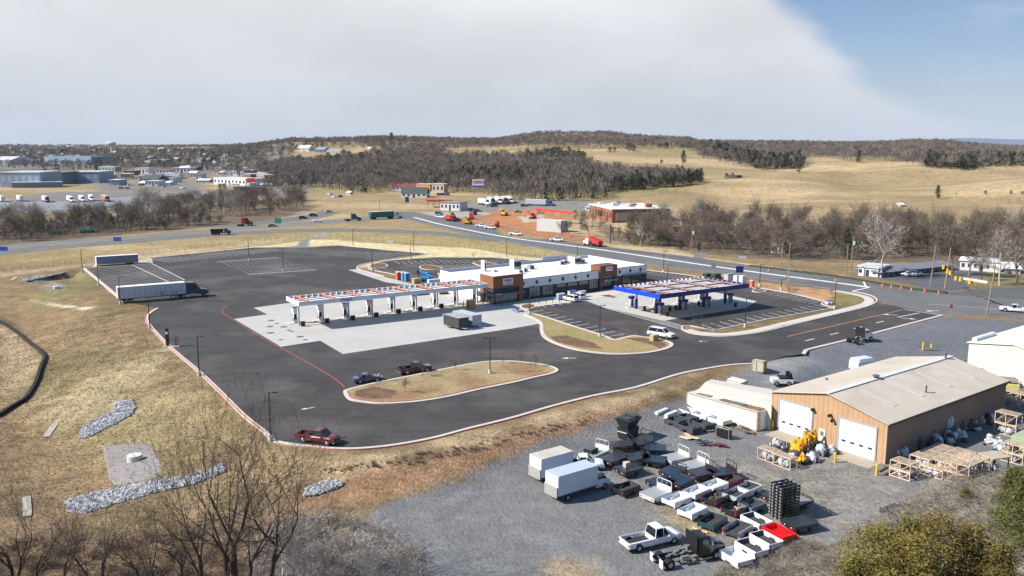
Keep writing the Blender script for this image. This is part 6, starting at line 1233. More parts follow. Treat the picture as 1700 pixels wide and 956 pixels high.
for lb, a, bq, nx_, ny_, nz_, L_, W_, H_ in blocks:
    base = P(a, bq, YZ)
    for i in range(ny_):
        for k in range(nz_):
            q = base + wv * (i * (W_ + .12)); lbl = 'timber crate %s%s%s' % (lb, ', ' + ords[i] + ' one' if ny_ > 1 else '', (', lower' if k == 0 else ', upper') if nz_ > 1 else '')
            key = (L_, W_, H_, (i + k) % 2)
            loc = Vector((q.x, q.y, YZ + k * (H_ + .05)))
            if key in CR: dup(CR[key], loc, wr, lbl, 'timber crates')
            else: t = thing('crate', lbl, 'crate', loc, wr, 'timber crates'); crate_parts(t, L_, W_, H_, (WRAP, WRAPB)[(i + k) % 2]); CR[key] = t
def bundle(label, px, py, z, r, m, seed, h=1.0, cat='wrapped machinery', group='plastic wrapped machines', name='wrapped_machine', arms=False):
    rs = random.Random(seed); t = thing(name, label, cat, P(px, py, z), rs.uniform(0, 6), group)
    def lump(k, R, H0, H1, cx, cy):
        mb = MB(); n = 9
        for q in range(k):
            a, d = rs.uniform(0, 6.28), R * rs.random() ** .6; x0, y0 = cx + math.cos(a) * d, cy + math.sin(a) * d; s = rs.uniform(.25, .5) * R + .1; zt = rs.uniform(H0, H1)
            mb.loft([[(x0 + math.cos(i * .698) * s * kk * rs.uniform(.8, 1.2), y0 + math.sin(i * .698) * s * kk * rs.uniform(.8, 1.2), zt * f * rs.uniform(.92, 1.08)) for i in range(n)] for kk, f in ((.8, 0), (1.1, .3), (1.15, .6), (.95, .85), (.5, 1.0))])
        return mb
    lump(6, r * .75, h * .45, h, 0, 0).build('wrap' if not arms else 'machine_body', m, t)
    lump(3, r * .9, h * .3, h * .75, 0, 0).build('loose_part', WRAPB if m is not WRAPB else WRAP, t)
    mb = MB()
    for q in range(5): a = rs.uniform(0, 6.28); mb.tube((math.cos(a) * r, math.sin(a) * r, rs.uniform(.1, h * .6)), (-math.cos(a) * r * .4, rs.uniform(-r, r) * .6, rs.uniform(h * .5, h * 1.1)), .05, None, 4)
    mb.build('frame_tube', BLK if m is WRAP else ORG if arms else GALV, t)
    if arms:
        mb = MB(); mb.path([(-r, 0, h * .4), (-r * .2, .1, h * 1.3), (r * .8, 0, h * 1.1), (r * 1.1, -.1, h * .5)], .13, 5); mb.build('boom_arm', m, t); boxes(t, 'bucket', BLK, [(r * 1.1, 0, h * .1, .5, .8, .4)])
    else: boxes(t, 'pallet', TIMB, [(0, 0, -.1, r * 1.6, r * 1.5, .1)])
    return t
for i, (a, bq, m_, r_, hh, arms, lb) in enumerate(((1286,745,WRAP,1.0,1.4,0,'grey wrapped bundle at the left end of the pile by the door'), (1300,748,WRAPB,1.0,1.3,0,'dark wrapped bundle left of the yellow machines'), (1317,757,WRAPB,.9,1.0,0,'dark bundle directly behind the second crate'),
  (1324,752,YEL,1.0,1.6,1,'yellow loader machine at the left of the pile before the warehouse'), (1335,744,YEL,1.0,1.9,1,'yellow loader machine in the middle of the pile before the warehouse'), (1349,740,YEL,.9,1.8,1,'yellow loader machine at the back of the pile near the small door'), (1331,768,YEL,.7,1.0,1,'small yellow machine lying by the second crate'),
  (1349,765,WRAP,.9,1.3,0,'silver wrapped bundle on the near side of the yellow pile'), (1366,755,WRAP,1.0,1.4,0,'silver wrapped bundle at the middle right of the yellow pile'), (1381,752,WRAP,.9,1.2,0,'silver wrapped bundle nearest the right roller door'), (1341,733,WRAPB,.8,1.6,0,'dark wrapped bundle under the small cream door'), (1372,731,YEL,.7,1.9,1,'yellow machine at the right end of the pile'),
  (1511,744,WRAPB,1.5,2.3,0,'dark machine parts in the shade at the near warehouse corner'), (1494,760,WRAP,1.2,1.6,0,'wrapped bundle with orange strap at the warehouse corner'), (1546,737,WRAP,1.3,2.6,0,'big silver wrapped machine against the shaded warehouse wall, left one'), (1563,725,WRAP,1.5,3.2,0,'largest silver wrapped machine against the shaded warehouse wall'),
  (1551,742,WRAPB,1.0,1.4,0,'dark wrapped bundle below the silver wrapped machines'), (1579,735,WRAP,1.1,1.8,0,'grey wrapped bundle right of the largest silver one'), (1597,731,WRAP,.9,1.7,0,'tall narrow wrapped bundle in the wall shade'), (1588,715,WRAPB,1.3,2.4,0,'dark bundle beneath the orange machine by the wall'), (1599,706,YEL,1.0,2.9,1,'orange yellow machine raised against the shaded warehouse wall'),
  (1612,712,WRAPB,1.2,1.9,0,'dark machine frame far along the shaded wall'), (1632,700,WRAPB,1.5,2.2,0,'blue grey wrapped bundle near the far warehouse corner'), (1649,738,WRAP,1.4,1.3,0,'silver wrapped bundle behind the beige topped stand'), (1612,768,WRAP,1.4,1.2,0,'pale wrapped bundle left of the beige topped stand'), (1661,747,WRAP,1.0,1.1,0,'small silver bundle beside the green container'),
  (1650,790,WRAP,1.0,1.5,0,'white wrapped bundle under the beige topped stand'), (1675,795,REDP2,.8,.8,1,'red machine parts at the edge of the bushes'), (1690,786,WRAP,1.0,1.0,0,'wrapped bundle beside the red machine parts'), (1690,640,WRAP,1.1,1.1,0,'wrapped bundle behind the far crates'), (1560,788,YEL,.7,.9,1,'yellow machine part between the crate stacks'))):
    bundle(lb, a, bq, YZ, r_, m_, i, hh, arms=bool(arms), cat='machine' if arms else 'wrapped machinery', name='loader_machine' if arms else 'wrapped_machine', group='machines around the warehouse' if arms else 'plastic wrapped machines')
t = thing('canopy_stand', 'square stand with flat beige top and dark legs among the crates', 'stand', P(1648,788,YZ), .3); boxes(t, 'top', mat('beige board', (.42, .35, .25), .7), [(0, 0, 2.5, 2.9, 2.4, .12)]); boxp(t, 'leg', BLK, [(x, y, 0, .1, .1, 2.5) for x in (-1.2, 1.2) for y in (-1, 1)])
t = thing('green_container', 'pale green container at the right edge behind the crates', 'shipping container', P(1697,752,YZ), wr2); boxes(t, 'shell', mat('pale green container', (.30, .36, .22), .6, stripes=(.3, .75, (1, 0, 0))), [(1.5, 0, .05, 5, 2.4, 2.3)]); boxes(t, 'roof', mat('olive roof', (.33, .36, .24), .7), [(1.5, 0, 2.35, 4.9, 2.3, .05)])
t = thing('yellow_container', 'brown and yellow box container between the warehouse and the white building', 'shipping container', P(1672,652,YZ + .6), wr2 + .55); boxes(t, 'shell', mat('mustard container', (.35, .27, .06), .6, var=.3), [(0, 0, 0, 2.2, 2.2, 2.3)]); boxes(t, 'lid', mat('grey brown tarpaulin', (.26, .21, .17), .8), [(-.6, 0, 2.3, 3.4, 2.4, .15)]); boxes(t, 'open_side', mat('yellow tarpaulin', (.55, .5, .15), .6), [(-1.9, -.4, .8, 1.4, 1.6, 1.3)])
for i, (a, bq, lb) in enumerate(((1620,622,'white tarpaulin heap beside the white metal building'), (1590,612,'brown pallet pile behind the warehouse ridge'))): bundle(lb, a, bq, -1.9, 1.4, (PWI, DEB)[i], 90 + i, 1.6, cat='heap', group='heaps behind the warehouse', name='covered_heap')
t = thing('van_top', 'white rounded cap lying behind the warehouse by the kerb', 'truck cap', G(1430,612), wr2 - .2); mb = MB(); mb.loft([[(x, -w, 0), (x, w, 0), (x, w * .98, 1.6 * k), (x, w * .8, 2.1 * k), (x, -w * .8, 2.1 * k), (x, -w * .98, 1.6 * k)] for x, w, k in ((-2, 1.1, .92), (-1.6, 1.2, 1), (1.7, 1.2, 1), (2, 1.1, .95))]); mb.build('shell', PW, t); boxes(t, 'end_panel', mat('grey end panel', (.35, .38, .42), .4), [(2.02, 0, .3, .04, 1.8, 1.3)])
t = thing('service_vehicle', 'white and black service body vehicle partly hidden behind the warehouse eave', 'truck', G(1297,638), wr + .9); boxes(t, 'body', PW, [(0, 0, .4, 3.4, 1.9, .7)]); boxes(t, 'bed', BLK, [(.6, 0, 1.1, 2.2, 1.8, .3)]); boxp(t, 'reel', BLK, [(1.2, y, 1.4, .6, .5, .7) for y in (-.7, .7)])
for y in (-.9, .9): wheel(t, -1.0, y, .4); wheel(t, 1.0, y, .4)
t = thing('steel_rack', 'black welded steel rack lying at the edge of the dead brush', 'steel frame', P(1490,852,YZ), .55); mb = MB()
for y in (0, 1.1): mb.path([(-1.6, y, .15), (3.2, y, .15)], .07, 4)
for x in (-1.6, -.4, .8, 2.0, 3.2): mb.path([(x, 0, .15), (x, 0, .6), (x, 1.1, .6), (x, 1.1, .15)], .06, 4)
mb.build('frame_bars', BLK, t); boxes(t, 'cross_sheet', DKS, [(-.4, .55, .6, 1.6, .9, .04)])
t = thing('wooden_post', 'short pale wooden post lying on the gravel near the white pickup', 'post', P(1162,882,YZ), -.75); mb = MB(); mb.tube((-.9, 0, .12), (.9, 0, .12), .11, None, 8); mb.build('timber', TIMB, t); mb = MB(); mb.tube((.9, 0, .12), (.93, 0, .12), .07, None, 8); mb.build('end_grain', BLK, t)
# scrap lying in front of the container
for i, (a, bq, lb, m_) in enumerate(((1150,729,'pale torn cardboard and timber scrap by the charcoal beds', TIMB), (1173,737,'black plastic panels lying among the scrap', BKB), (1186,741,'dark red brown panel lying at the front of the scrap', MARB), (1189,716,'silver grey metal scrap behind the black panels', STEEL), (1215,708,'brown steel lattice scrap by the container', DEB), (1237,716,'low brown timber frame on the ground before the container', DEB), (1204,726,'upright black framed rack in the scrap', BLK))):
    rs = random.Random(i); t = thing('scrap_pile' if i != 6 else 'upright_rack', lb, 'scrap' if i != 6 else 'rack', P(a, bq, YZ), rs.uniform(0, 3), 'scrap before the container')
    if i == 6:
        mb = MB(); mb.path([(-1, 0, 0), (-1, 0, 1.5), (1, 0, 1.5), (1, 0, 0)], .06, 4); mb.path([(-1, .8, 0), (-1, .8, 1.5), (1, .8, 1.5), (1, .8, 0)], .06, 4); mb.build('rack_frame', mat('khaki frame', (.3, .28, .16), .6), t); boxes(t, 'rack_panel', BLK, [(0, .4, .2, 1.9, .7, 1.1)]); continue
    boxp(t, 'scrap_piece', m_, [(rs.uniform(-1.2, 1.2), rs.uniform(-.6, .6), k * .06, rs.uniform(.5, 1.7), rs.uniform(.1, .7), .07, 0, rs.uniform(-.6, .6)) for k in range(7)])
for a, bq in ((1357,676), ): pass
for i, (a, bq, lb) in enumerate(((1386,768,'yellow guard post left of the right roller door'), (1455,789,'yellow guard post right of the right roller door'), (1282,713,'yellow guard post at the container corner'), (1532,581.5,'taller yellow bollard of the pair in the gravel'), (1545.5,581.5,'shorter yellow bollard of the pair in the gravel'))):
    z = YZ if i < 3 else G(a, bq).z; t = thing('bollard', lb, 'bollard', P(a, bq, z), 0, 'yellow posts'); hh = (1.3, 1.3, 1.3, 1.5, 1.2)[i]; mb = MB(); mb.tube((0, 0, 0), (0, 0, hh), .15, None, 10); mb.build('post', mat('yellow post paint', (.70, .42, .02), .5), t); mb = MB(); mb.tube((0, 0, hh), (0, 0, hh + .12), .15, .05, 10); mb.build('cap', mat('yellow post paint', (.70, .42, .02), .5), t)
for i, (a, bq) in enumerate(((1461,783), (1470,789))): t = thing('skid_timber', 'dark timber skid on the ground by the warehouse corner, %s one' % ('far', 'near')[i], 'timber', P(a, bq, YZ), wr2 + .1); boxes(t, 'beam', mat('dark timber', (.1, .06, .05), .9), [(.8, 0, 0, 2.2, .22, .18)]); boxes(t, 'end_plate', STEEL, [(1.92, 0, 0, .04, .2, .16)])
# ---------------------------------------------------------------- street furniture of the lot and the road
POLEM = mat('black pole paint', (.015, .015, .016), .5); CBASE = mat('pole concrete base', (.48, .44, .39), .85)
def light_pole(px, py, top, label, heads=1, ter=False, ang=0.0):
    p = G(px, py) if ter else P(px, py); h = (py - top) * p.y / F / .97; t = thing('light_pole', label, 'light pole', p, ang, 'black light poles of the travel stop')
    mb = MB(); mb.tube((0, 0, -.3), (0, 0, .8), .32, .3, 10); mb.build('base', CBASE, t)
    mb = MB(); mb.tube((0, 0, .8), (0, 0, h), .10, .075, 6); mb.build('pole', POLEM, t)
    for s in ((1,) if heads == 1 else (1, -1)): mb = MB(); mb.tube((0, 0, h - .08), (s * .5, 0, h - .03), .04, None, 4); mb.box(s * .8, 0, h - .08, .75, .38, .1); mb.build('lamp_head', POLEM, t)
for a in ((137,452,415,'light pole at the upper left corner of the truck stalls'),(164,474,439,'light pole between the corner pole and the parked semi'),(200,505,459,'light pole at the rear of the long semi trailer'),(249,546,494,'light pole at the rounded west corner kerb'),
  (331,624,556,'light pole halfway down the western kerb, above the riprap'),(450,733,647,'light pole at the southwest corner by the red pickup'),(413.5,432,397,'light pole at the pale hatch among the truck stalls',2),(470.5,450,415,'light pole standing in the middle of the truck lot',2),
  (618.5,449,414,'light pole at the tip of the rear entrance walk'),(682,430.5,400,'light pole on the straw bank behind the portable toilets'),(686.5,415,385,'light pole up the straw bank near the white cabinets'),(694.7,469,430,'light pole beside the blue telehandler',2),
  (586,407,381,'light pole behind the far truck stalls left of the white sign'),(841,427,397,'light pole on the straw verge behind the store',1),(813.6,621,559,'twin headed light pole on the oval island',2),(958.4,436,406,'light pole rising behind the store roof'),
  (1101.5,451.5,417,'light pole with pale foot beyond the right end of the store'),(1107.5,478,440,'light pole between the store and the blue canopy'),(995.6,559.4,506,'light pole at the edge of the middle island stalls'),(1237,543,494,'light pole before the right front of the blue canopy'),
  (879,521.7,475,'light pole at the inner corner of the middle island near the store'),(1261,475,439,'light pole at the orange earth bank by the highway'),(1297,481.6,463,'short light pole on the orange earth bank'),(1385.5,512.7,468,'light pole at the eastern end of the front stalls')):
    light_pole(*a[:4], heads=a[4] if len(a) > 4 else 1)
WOODP = mat('weathered utility pole', (.25, .19, .14), .9, var=.2); WOODN = mat('new utility pole timber', (.40, .22, .11), .9)
UP = {}
def upole(key, px, py, tpx, tpy, label, m=WOODP, tr=False, arm=False):
    p = G(px, py); h = (py - tpy) * p.y / F / .97; top = Vector(((tpx - px) * p.y / F, 0, h)); t = thing('utility_pole', label, 'utility pole', p, 0, 'wooden utility poles'); mb = MB(); mb.tube((0, 0, -.5), top, .19, .12, 7); mb.build('pole', m, t)
    if tr: mb = MB(); mb.tube(top + Vector((.35, 0, -2.6)), top + Vector((.35, 0, -1.4)), .35, None, 10); mb.build('transformer', mat('pale grey transformer', (.5, .52, .54), .5), t)
    mb = MB(); mb.box(top.x, 0, h - .6, 2.2 if arm else .5, .12, .14); mb.build('crossarm', m, t); UP[key] = p + top
for a in (('a',1303.5,476,1309,404,'leaning pale utility pole on the orange earth bank',WOODP),('b',1403.8,457.7,1405,405,'thin utility pole left of the transformer pole by the motel',WOODP),('c',1411.5,459,1413,393,'tall utility pole with white transformer before the motel',WOODP,True),
  ('d',1146,421,1148.7,378,'utility pole with transformer at the wood edge by the gravel drive',WOODP,True),('e',1013,404.6,1013,373,'dark utility pole right of the brick building',mat('dark pole', (.06,.05,.045), .9)),('f',1544,474.6,1548.7,408,'grey utility pole beside the green cabinet left of the signals',WOODP),
  ('g',1568,479,1573,411.7,'orange brown new utility pole holding the traffic signals',WOODN),('h',1637,523,1645.4,439,'near utility pole at the junction right of the stop sign',WOODP),('i',630.5,352,630,333,'short utility pole behind the green semi',WOODP),('j',1296.5,442,1298,404,'dark utility pole in front of the white house in the wood',WOODP),('k',1308,470,1310,434,'shorter steel pole right beside the leaning utility pole',STEEL)):
    upole(a[0], *a[1:6], m=a[6], tr=len(a) > 7)
CABLE = mat('overhead cable', (.10, .095, .09), .6)
def cable(a, b, dz, label, sag=1.0):
    p, q = UP[a] + Vector((0, 0, dz)), UP[b] + Vector((0, 0, dz)); pts = [p.lerp(q, i / 10) - Vector((0, 0, sag * 4 * (i / 10) * (1 - i / 10))) for i in range(11)]; mb = MB(); mb.path(pts, .045, 3); o = mb.build('overhead_cable', CABLE); tag(o, label, 'cable', 'overhead cables')
for a, b_, n_ in (('a','c','between the leaning pole and the transformer pole'),('c','f','between the transformer pole and the grey signal side pole'),('f','g','between the grey pole and the orange brown pole'),('g','h','holding the traffic signals over the junction'),('j','a','from the wood to the leaning pole')):
    for k, w_ in enumerate(('upper', 'middle', 'lower')):
        if a == 'g' and k: continue
        cable(a, b_, -.3 - 2.1 * k if a != 'g' else -4.0, '%s overhead cable %s' % (w_, n_) if a != 'g' else 'sagging span wire ' + n_, .9)
def onseg(a, b, px, py):
    a, b = Vector(a), Vector(b); lo, hi = 0.0, 1.0
    def prj(t): q = a.lerp(b, t); dep = q.y * CP - (q.z - HC) * SP; return 850 + F * q.x / dep
    s = prj(1) > prj(0)
    for _ in range(40):
        m = (lo + hi) / 2
        if (prj(m) < px) == s: lo = m
        else: hi = m
    q = a.lerp(b, lo); v = (py - 478) / F; dy = CP - v * SP; dz = -SP - v * CP; q.z = HC + q.y * dz / dy; return q
SIGY = mat('signal yellow', (.80, .42, .01), .4)
ga, ha = G(1568,479), G(1637,523)
for i, (a, bq, lb) in enumerate(((1563,443.5,'yellow traffic signal hanging left of the orange brown pole'),(1570,450,'yellow traffic signal in front of the orange brown pole'),(1574.5,453,'small yellow traffic signal just right of the pole'),(1584,462,'large yellow traffic signal left of the street name bar'),(1591.5,463.5,'yellow traffic signal touching the street name bar'),(1607.8,467.5,'broad double yellow traffic signal nearest the road middle'))):
    q = onseg(ga, ha, a, bq) if a > 1565 else onseg(ga, ga + Vector((-6, 3, 0)), a, bq); t = thing('traffic_signal', lb, 'traffic signal', q, .4, 'traffic signals over the junction'); w_ = .95 if i == 5 else .42
    mb = MB(); mb.box(0, 0, -.5, w_, .3, 1.1); mb.build('housing', SIGY, t)
    for z in (-.35, .05, .45):
        for x in ((0,) if i < 5 else (-.28, .28)): mb = MB(); mb.tube((x, -.16, z), (x, -.42, z - .02), .15, None, 8, caps=False); mb.build('visor', SIGY, t); mb = MB(); mb.tube((x, -.175, z), (x, -.19, z), .12, None, 8); mb.build('lens', BLK, t)
    mb = MB(); mb.tube((0, 0, .7), (0, 0, 1.5), .03, None, 4); mb.build('hanger', BLK, t)
q = onseg(ga, ha, 1596, 464); q2 = onseg(ga, ha, 1634, 470.5); t = thing('street_name_bar', 'long white bar sign hanging right of the yellow signals', 'sign', q); mb = MB(); d = q2 - q; mb.obox(q, d, (.04, .04, 0), (0, 0, .55)); mb.build('sign_panel', WHT, t, world=True); mb = MB(); mb.obox(q + Vector((0, 0, .56)), d, (.05, .05, 0), (0, 0, .04)); mb.build('sign_rail', GALV, t, world=True)
q = onseg(ga, ha, 1579, 457); t = thing('lane_sign', 'white square sign hanging between the yellow signals', 'sign', q, .4); boxes(t, 'sign_panel', WHT, [(0, 0, -.5, .7, .04, .8)]); boxes(t, 'hanger', BLK, [(0, .03, .3, .05, .04, .6)])
def cone(px, py, label, h=.9, z=0):
    t = thing('traffic_cone', label, 'traffic cone', P(px, py, z + .02), 0, 'orange cones along the highway'); mb = MB(); mb.tube((0, 0, .05), (0, 0, h), .24, .06, 10); mb.build('cone_body', mat('orange cone', (.75, .09, .03), .5), t); boxes(t, 'base', mat('orange cone', (.75, .09, .03), .5), [(0, 0, 0, .55, .55, .06)]); mb = MB(); mb.tube((0, 0, h * .5), (0, 0, h * .68), .155, .12, 10); mb.build('reflective_band', WHT, t)
for i, (a, bq) in enumerate(((1464.5,477),(1479.6,479),(1496,481),(1513,483.5),(1534.8,486),(1558,489))): cone(a, bq, 'orange traffic cone by the green blanket, %s from the left' % ('first', 'second', 'third', 'fourth', 'fifth', 'last')[i], 1.2)
cone(1387, 469, 'orange traffic cone behind the eastern light pole', 1.3); cone(1275.6, 451.5, 'orange traffic cone beyond the highway near the orange bank', 1.2)
def sign(px, py, top, label, cat, w, h, pm, loc=None, posts=1, rz=0.0, name='road_sign', txt=None):
    p = G(px, py); H0 = (py - top) * p.y / F / .97; t = thing(name, label, cat, p, rz); 
    for x in ((0,) if posts == 1 else (-w * .4, w * .4)): mb = MB(); mb.tube((x, .04, 0), (x, .04, H0 - .1), .05, None, 5); mb.build('post', GALV, t)
    boxes(t, 'sign_panel', pm, [(0, 0, H0 - h, w, .06, h)])
    if txt: o = bpy.data.objects.new('lettering', text_mesh(txt[0], txt[1], .01, txt[2])); COL.objects.link(o); o.parent = t; o.location = (0, -.045, H0 - h / 2); o.rotation_euler = (math.radians(90), 0, 0)
    return t
SB = mat('blue sign face', (.03, .08, .40), .4); SG = mat('green sign face', (.03, .25, .17), .4)
sign(5,418,409.5,'blue road sign at the left edge beside the slip road','road sign',3.6,1.5,SB,posts=2); sign(196,414,394,'blue road sign on two posts between slip road and fence','road sign',3.0,1.5,SB,posts=2)
sign(462,378,362,'green road sign in the grass beside the junction road','road sign',3.2,2.6,SG,posts=2)
sign(536.7,394.5,387.5,'small white board on the turf, right of the pair','sign',3.0,1.5,WHT,posts=2); sign(523,395.5,390,'low white board on the turf, left of the pair','sign',3.6,1.2,WHT,posts=2); sign(648,404.5,399.5,'white board standing alone on the turf behind the lot','sign',2.2,1.4,WHT,posts=2)
sign(1036,409,398,'back of a grey blue sign at the wood edge','road sign',.8,1.6,mat('grey sign back', (.25, .28, .33), .5)); sign(1184,453,436,'grey sign back standing at the highway near the green cabinets','road sign',1.4,1.6,STEEL); sign(1233,429,425,'low white real estate board at the edge of the wood','sign',2.6,1.5,WHT,posts=2)
t = thing('stop_sign', 'red stop sign at the end of the driveway kerb', 'stop sign', P(1578.2,524), .2); mb = MB(); mb.tube((0, .04, 0), (0, .04, 2.3), .04, None, 5); mb.build('post', GALV, t)
mb = MB(); q = [(math.cos((i + .5) * math.pi / 4) * .42, -.02, 2.2 + math.sin((i + .5) * math.pi / 4) * .42) for i in range(8)]; mb.loft([q, [(x, .02, z) for x, y, z in q]]); mb.build('sign_panel', mat('stop sign red', (.55, .02, .03), .4), t); o = bpy.data.objects.new('lettering', text_mesh('STOP', .3, .005, WHT)); COL.objects.link(o); o.parent = t; o.location = (0, -.03, 2.2); o.rotation_euler = (math.radians(90), 0, 0)
t = thing('entrance_marker', 'black clearance pylon with white band on the western kerb', 'pylon', P(278.6,575.5)); boxes(t, 'plinth', CBASE, [(.7, 0, 0, 3.2, .9, .2)]); boxes(t, 'pylon', BLK, [(0, 0, .2, .55, .35, 3.4)]); boxes(t, 'band', WHT, [(0, -.19, 2.5, .4, .03, .45)]); boxp(t, 'low_post', mat('rusty low post', (.16, .06, .04), .7), [(1.5, 0, .2, .2, .2, 1.8), (1.9, 0, .2, .15, .15, 1.9)])
# portable toilets, telehandler, crates and bits behind the diesel canopy
for i, (a, bq, c_, lb) in enumerate(((661.5,464.5,'orange red toilet','orange portable toilet behind the diesel canopy'),(670,465,'mid blue toilet','pale blue portable toilet in the middle of three'),(675.5,466.5,'blue toilet','right hand blue portable toilet nearest the telehandler'))):
    m_ = mat(c_, ((.62, .10, .02), (.16, .30, .50), (.04, .22, .42))[i], .5); t = thing('portable_toilet', lb, 'portable toilet', P(a, bq), dcf.rz, 'portable toilets'); boxes(t, 'cabin', m_, [(0, 0, 0, 1.2, 1.2, 2.2)]); boxes(t, 'roof', mat('pale toilet roof', (.6, .6, .6), .5), [(0, 0, 2.2, 1.25, 1.25, .2)]); boxes(t, 'door', mat(c_ + ' door', tuple(v_ * .7 for v_ in ((.62, .10, .02), (.16, .30, .50), (.04, .22, .42))[i]), .5), [(0, -.62, .1, .8, .04, 1.9)])
TB = mat('bright blue machine paint', (.02, .25, .55), .4); t = thing('telehandler', 'bright blue telehandler with raised boom behind the diesel canopy', 'telehandler', P(708,467), -.35)
boxes(t, 'chassis', TB, [(0, 0, .5, 4.0, 1.4, .6)]); boxes(t, 'engine_cover', TB, [(.3, -.7, 1.0, 2.0, .7, .7)]); mb = MB(); mb.tube((1.9, 0, 1.3), (-2.3, 0, 3.0), .3, .26, 6); mb.build('boom', TB, t); boxes(t, 'fork_carriage', BLK, [(-2.6, 0, 2.2, .3, 1.2, .9)]); boxes(t, 'cab', TINT, [(-.2, .6, 1.1, 1.3, .8, 1.3)]); boxes(t, 'cab_roof', TB, [(-.2, .6, 2.4, 1.4, .9, .1)])
for x in (-1.3, 1.3):
    for y in (-.85, .85): wheel(t, x, y, .6, .4)
for nm, lb, a, bq, L_, W_, H_, m_, m2 in (('cardboard_crate', 'tan wooden crate under the light pole beside the telehandler', 691, 471.5, 1.9, 1.6, 1.5, mat('tan crate ply', (.36, .25, .14), .8), mat('tan crate lid', (.42, .31, .19), .8)), ('wooden_crate', 'honey coloured wooden crate before the last diesel pump', 782, 512.5, 1.7, 1.5, 2.0, mat('honey crate timber', (.45, .27, .10), .8, var=.2, stripes=(.3, .6, (1, 0, 0))), TIMB),
  ('white_barrier', 'white wrapped roll lying at the store side wall, long one', 722, 469, 4.2, 1.2, .9, WHT, WHT), ('white_stack', 'white wrapped stack against the store side wall', 737, 466.5, 2.6, 1.4, 1.5, WHT, WHT), ('tank_hatch', 'dark green steel hatch on the concrete behind the diesel canopy', 700, 489, 3.4, 2.2, .25, mat('dark green hatch', (.02, .07, .05), .5), mat('dark green hatch lid', (.025, .08, .06), .5)), ('utility_box', 'tan utility box at the right end of the middle island', 1086, 566, 1.6, 1.0, 1.2, mat('tan utility box', (.42, .30, .16), .7), mat('tan utility lid', (.48, .36, .22), .7)),
  ('green_transformer', 'dark green transformer cabinet behind the blue canopy, left one', 1173, 464, 1.9, 1.5, 1.7, mat('olive green cabinet', (.03, .055, .025), .5), mat('olive lid', (.05, .08, .04), .5)), ('green_transformer', 'larger dark green transformer cabinet behind the blue canopy', 1188, 465, 2.6, 1.6, 1.8, mat('olive green cabinet', (.03, .055, .025), .5), mat('olive lid', (.05, .08, .04), .5)),
  ('equipment_cabinet', 'grey equipment cabinet under the blue sign behind the canopy', 1210, 468, 2.8, 1.5, 2.3, mat('grey green cabinet', (.36, .42, .38), .5), STEEL), ('white_cabinet', 'left white cabinet of the pair behind the right canopy corner', 1222, 469.5, 1.2, 1.2, 2.0, WHT, WHT), ('white_cabinet', 'right white cabinet of the pair behind the right canopy corner', 1232, 471, 1.4, 1.2, 2.2, WHT, WHT),
  ('orange_barrel', 'orange barrel between the green transformer and the grey cabinet', 1199, 465, .9, .9, 1.3, mat('orange barrel', (.60, .16, .06), .5), WHT), ('orange_barrel', 'orange and white barrel at the far right canopy corner', 1248, 477, .9, .9, 1.9, mat('orange barrel', (.60, .16, .06), .5), WHT),
  ('ice_chest', 'left blue and white ice chest before the store windows', 931, 497.5, 2.2, .9, 1.5, mat('ice chest blue', (.20, .32, .45), .3, var=.4, scale=3), WHT), ('vending_machine', 'cream vending cabinet between the two ice chests', 949.5, 494.5, 2.2, .9, 1.9, mat('cream vending casing', (.48, .47, .40), .4), SB), ('ice_chest', 'right blue and white ice chest before the store windows', 966, 492.5, 2.2, .9, 1.4, mat('ice chest blue', (.20, .32, .45), .3, var=.4, scale=3), WHT)):
    p = P(a, bq, .03); t = thing(nm, lb, nm.replace('_', ' '), p, dcf.rz if a < 900 else st.rz); boxes(t, 'body', m_, [(0, 0, 0, L_, W_, H_)]); boxes(t, 'lid', m2, [(0, 0, H_, L_ * 1.03, W_ * 1.03, .1)])
t = thing('blue_sign', 'square blue sign board rising behind the white cabinets', 'sign', P(1227,470)); boxes(t, 'post', STEEL, [(-.6, 0, 0, .15, .15, 3), (.6, 0, 0, .15, .15, 3)]); boxes(t, 'sign_panel', BLUE1, [(0, 0, 3.0, 2.1, .2, 1.8)])
t = thing('excavator', 'small yellow machine seen under the diesel canopy', 'excavator', P(737,488), .3); boxes(t, 'tracks', BLK, [(0, 0, 0, 2.2, 1.6, .5)]); boxes(t, 'body', YEL, [(0, 0, .5, 1.8, 1.4, .6)]); mb = MB(); mb.path([(.6, 0, 1), (1.8, 0, 1.8), (2.6, 0, .6)], .12, 5); mb.build('boom', YEL, t)
t = thing('picnic_table', 'blue picnic table on a white foot at the corner of the concrete', 'picnic table', P(859,517.5), .6); mb = MB(); mb.tube((0, 0, .72), (0, 0, .8), .75, None, 12); mb.build('tabletop', mat('blue bench mesh', (.03, .07, .30), .5), t)
for k in range(4): a = k * 1.571 + .6; mb = MB(); mb.box(math.cos(a) * 1.2, math.sin(a) * 1.2, .42, .4, .9, .07, 0, a); mb.build('bench', mat('blue bench mesh', (.03, .07, .30), .5), t); mb = MB(); mb.tube((0, 0, .1), (math.cos(a) * 1.2, math.sin(a) * 1.2, .42), .05, None, 5); mb.build('leg', WHT, t)
boxes(t, 'foot', WHT, [(0, 0, 0, .5, .5, .75)])
t = thing('picnic_table', 'blue and white picnic table by the eastern light pole', 'picnic table', P(1375,504.5), .2); boxes(t, 'tabletop', mat('blue bench mesh', (.03, .07, .30), .5), [(0, 0, .75, 1.5, .8, .08)]); boxp(t, 'bench', WHT, [(0, y, .42, 1.5, .3, .06) for y in (-.75, .75)]); boxp(t, 'leg', WHT, [(x, 0, 0, .1, 1.2, .74) for x in (-.5, .5)])
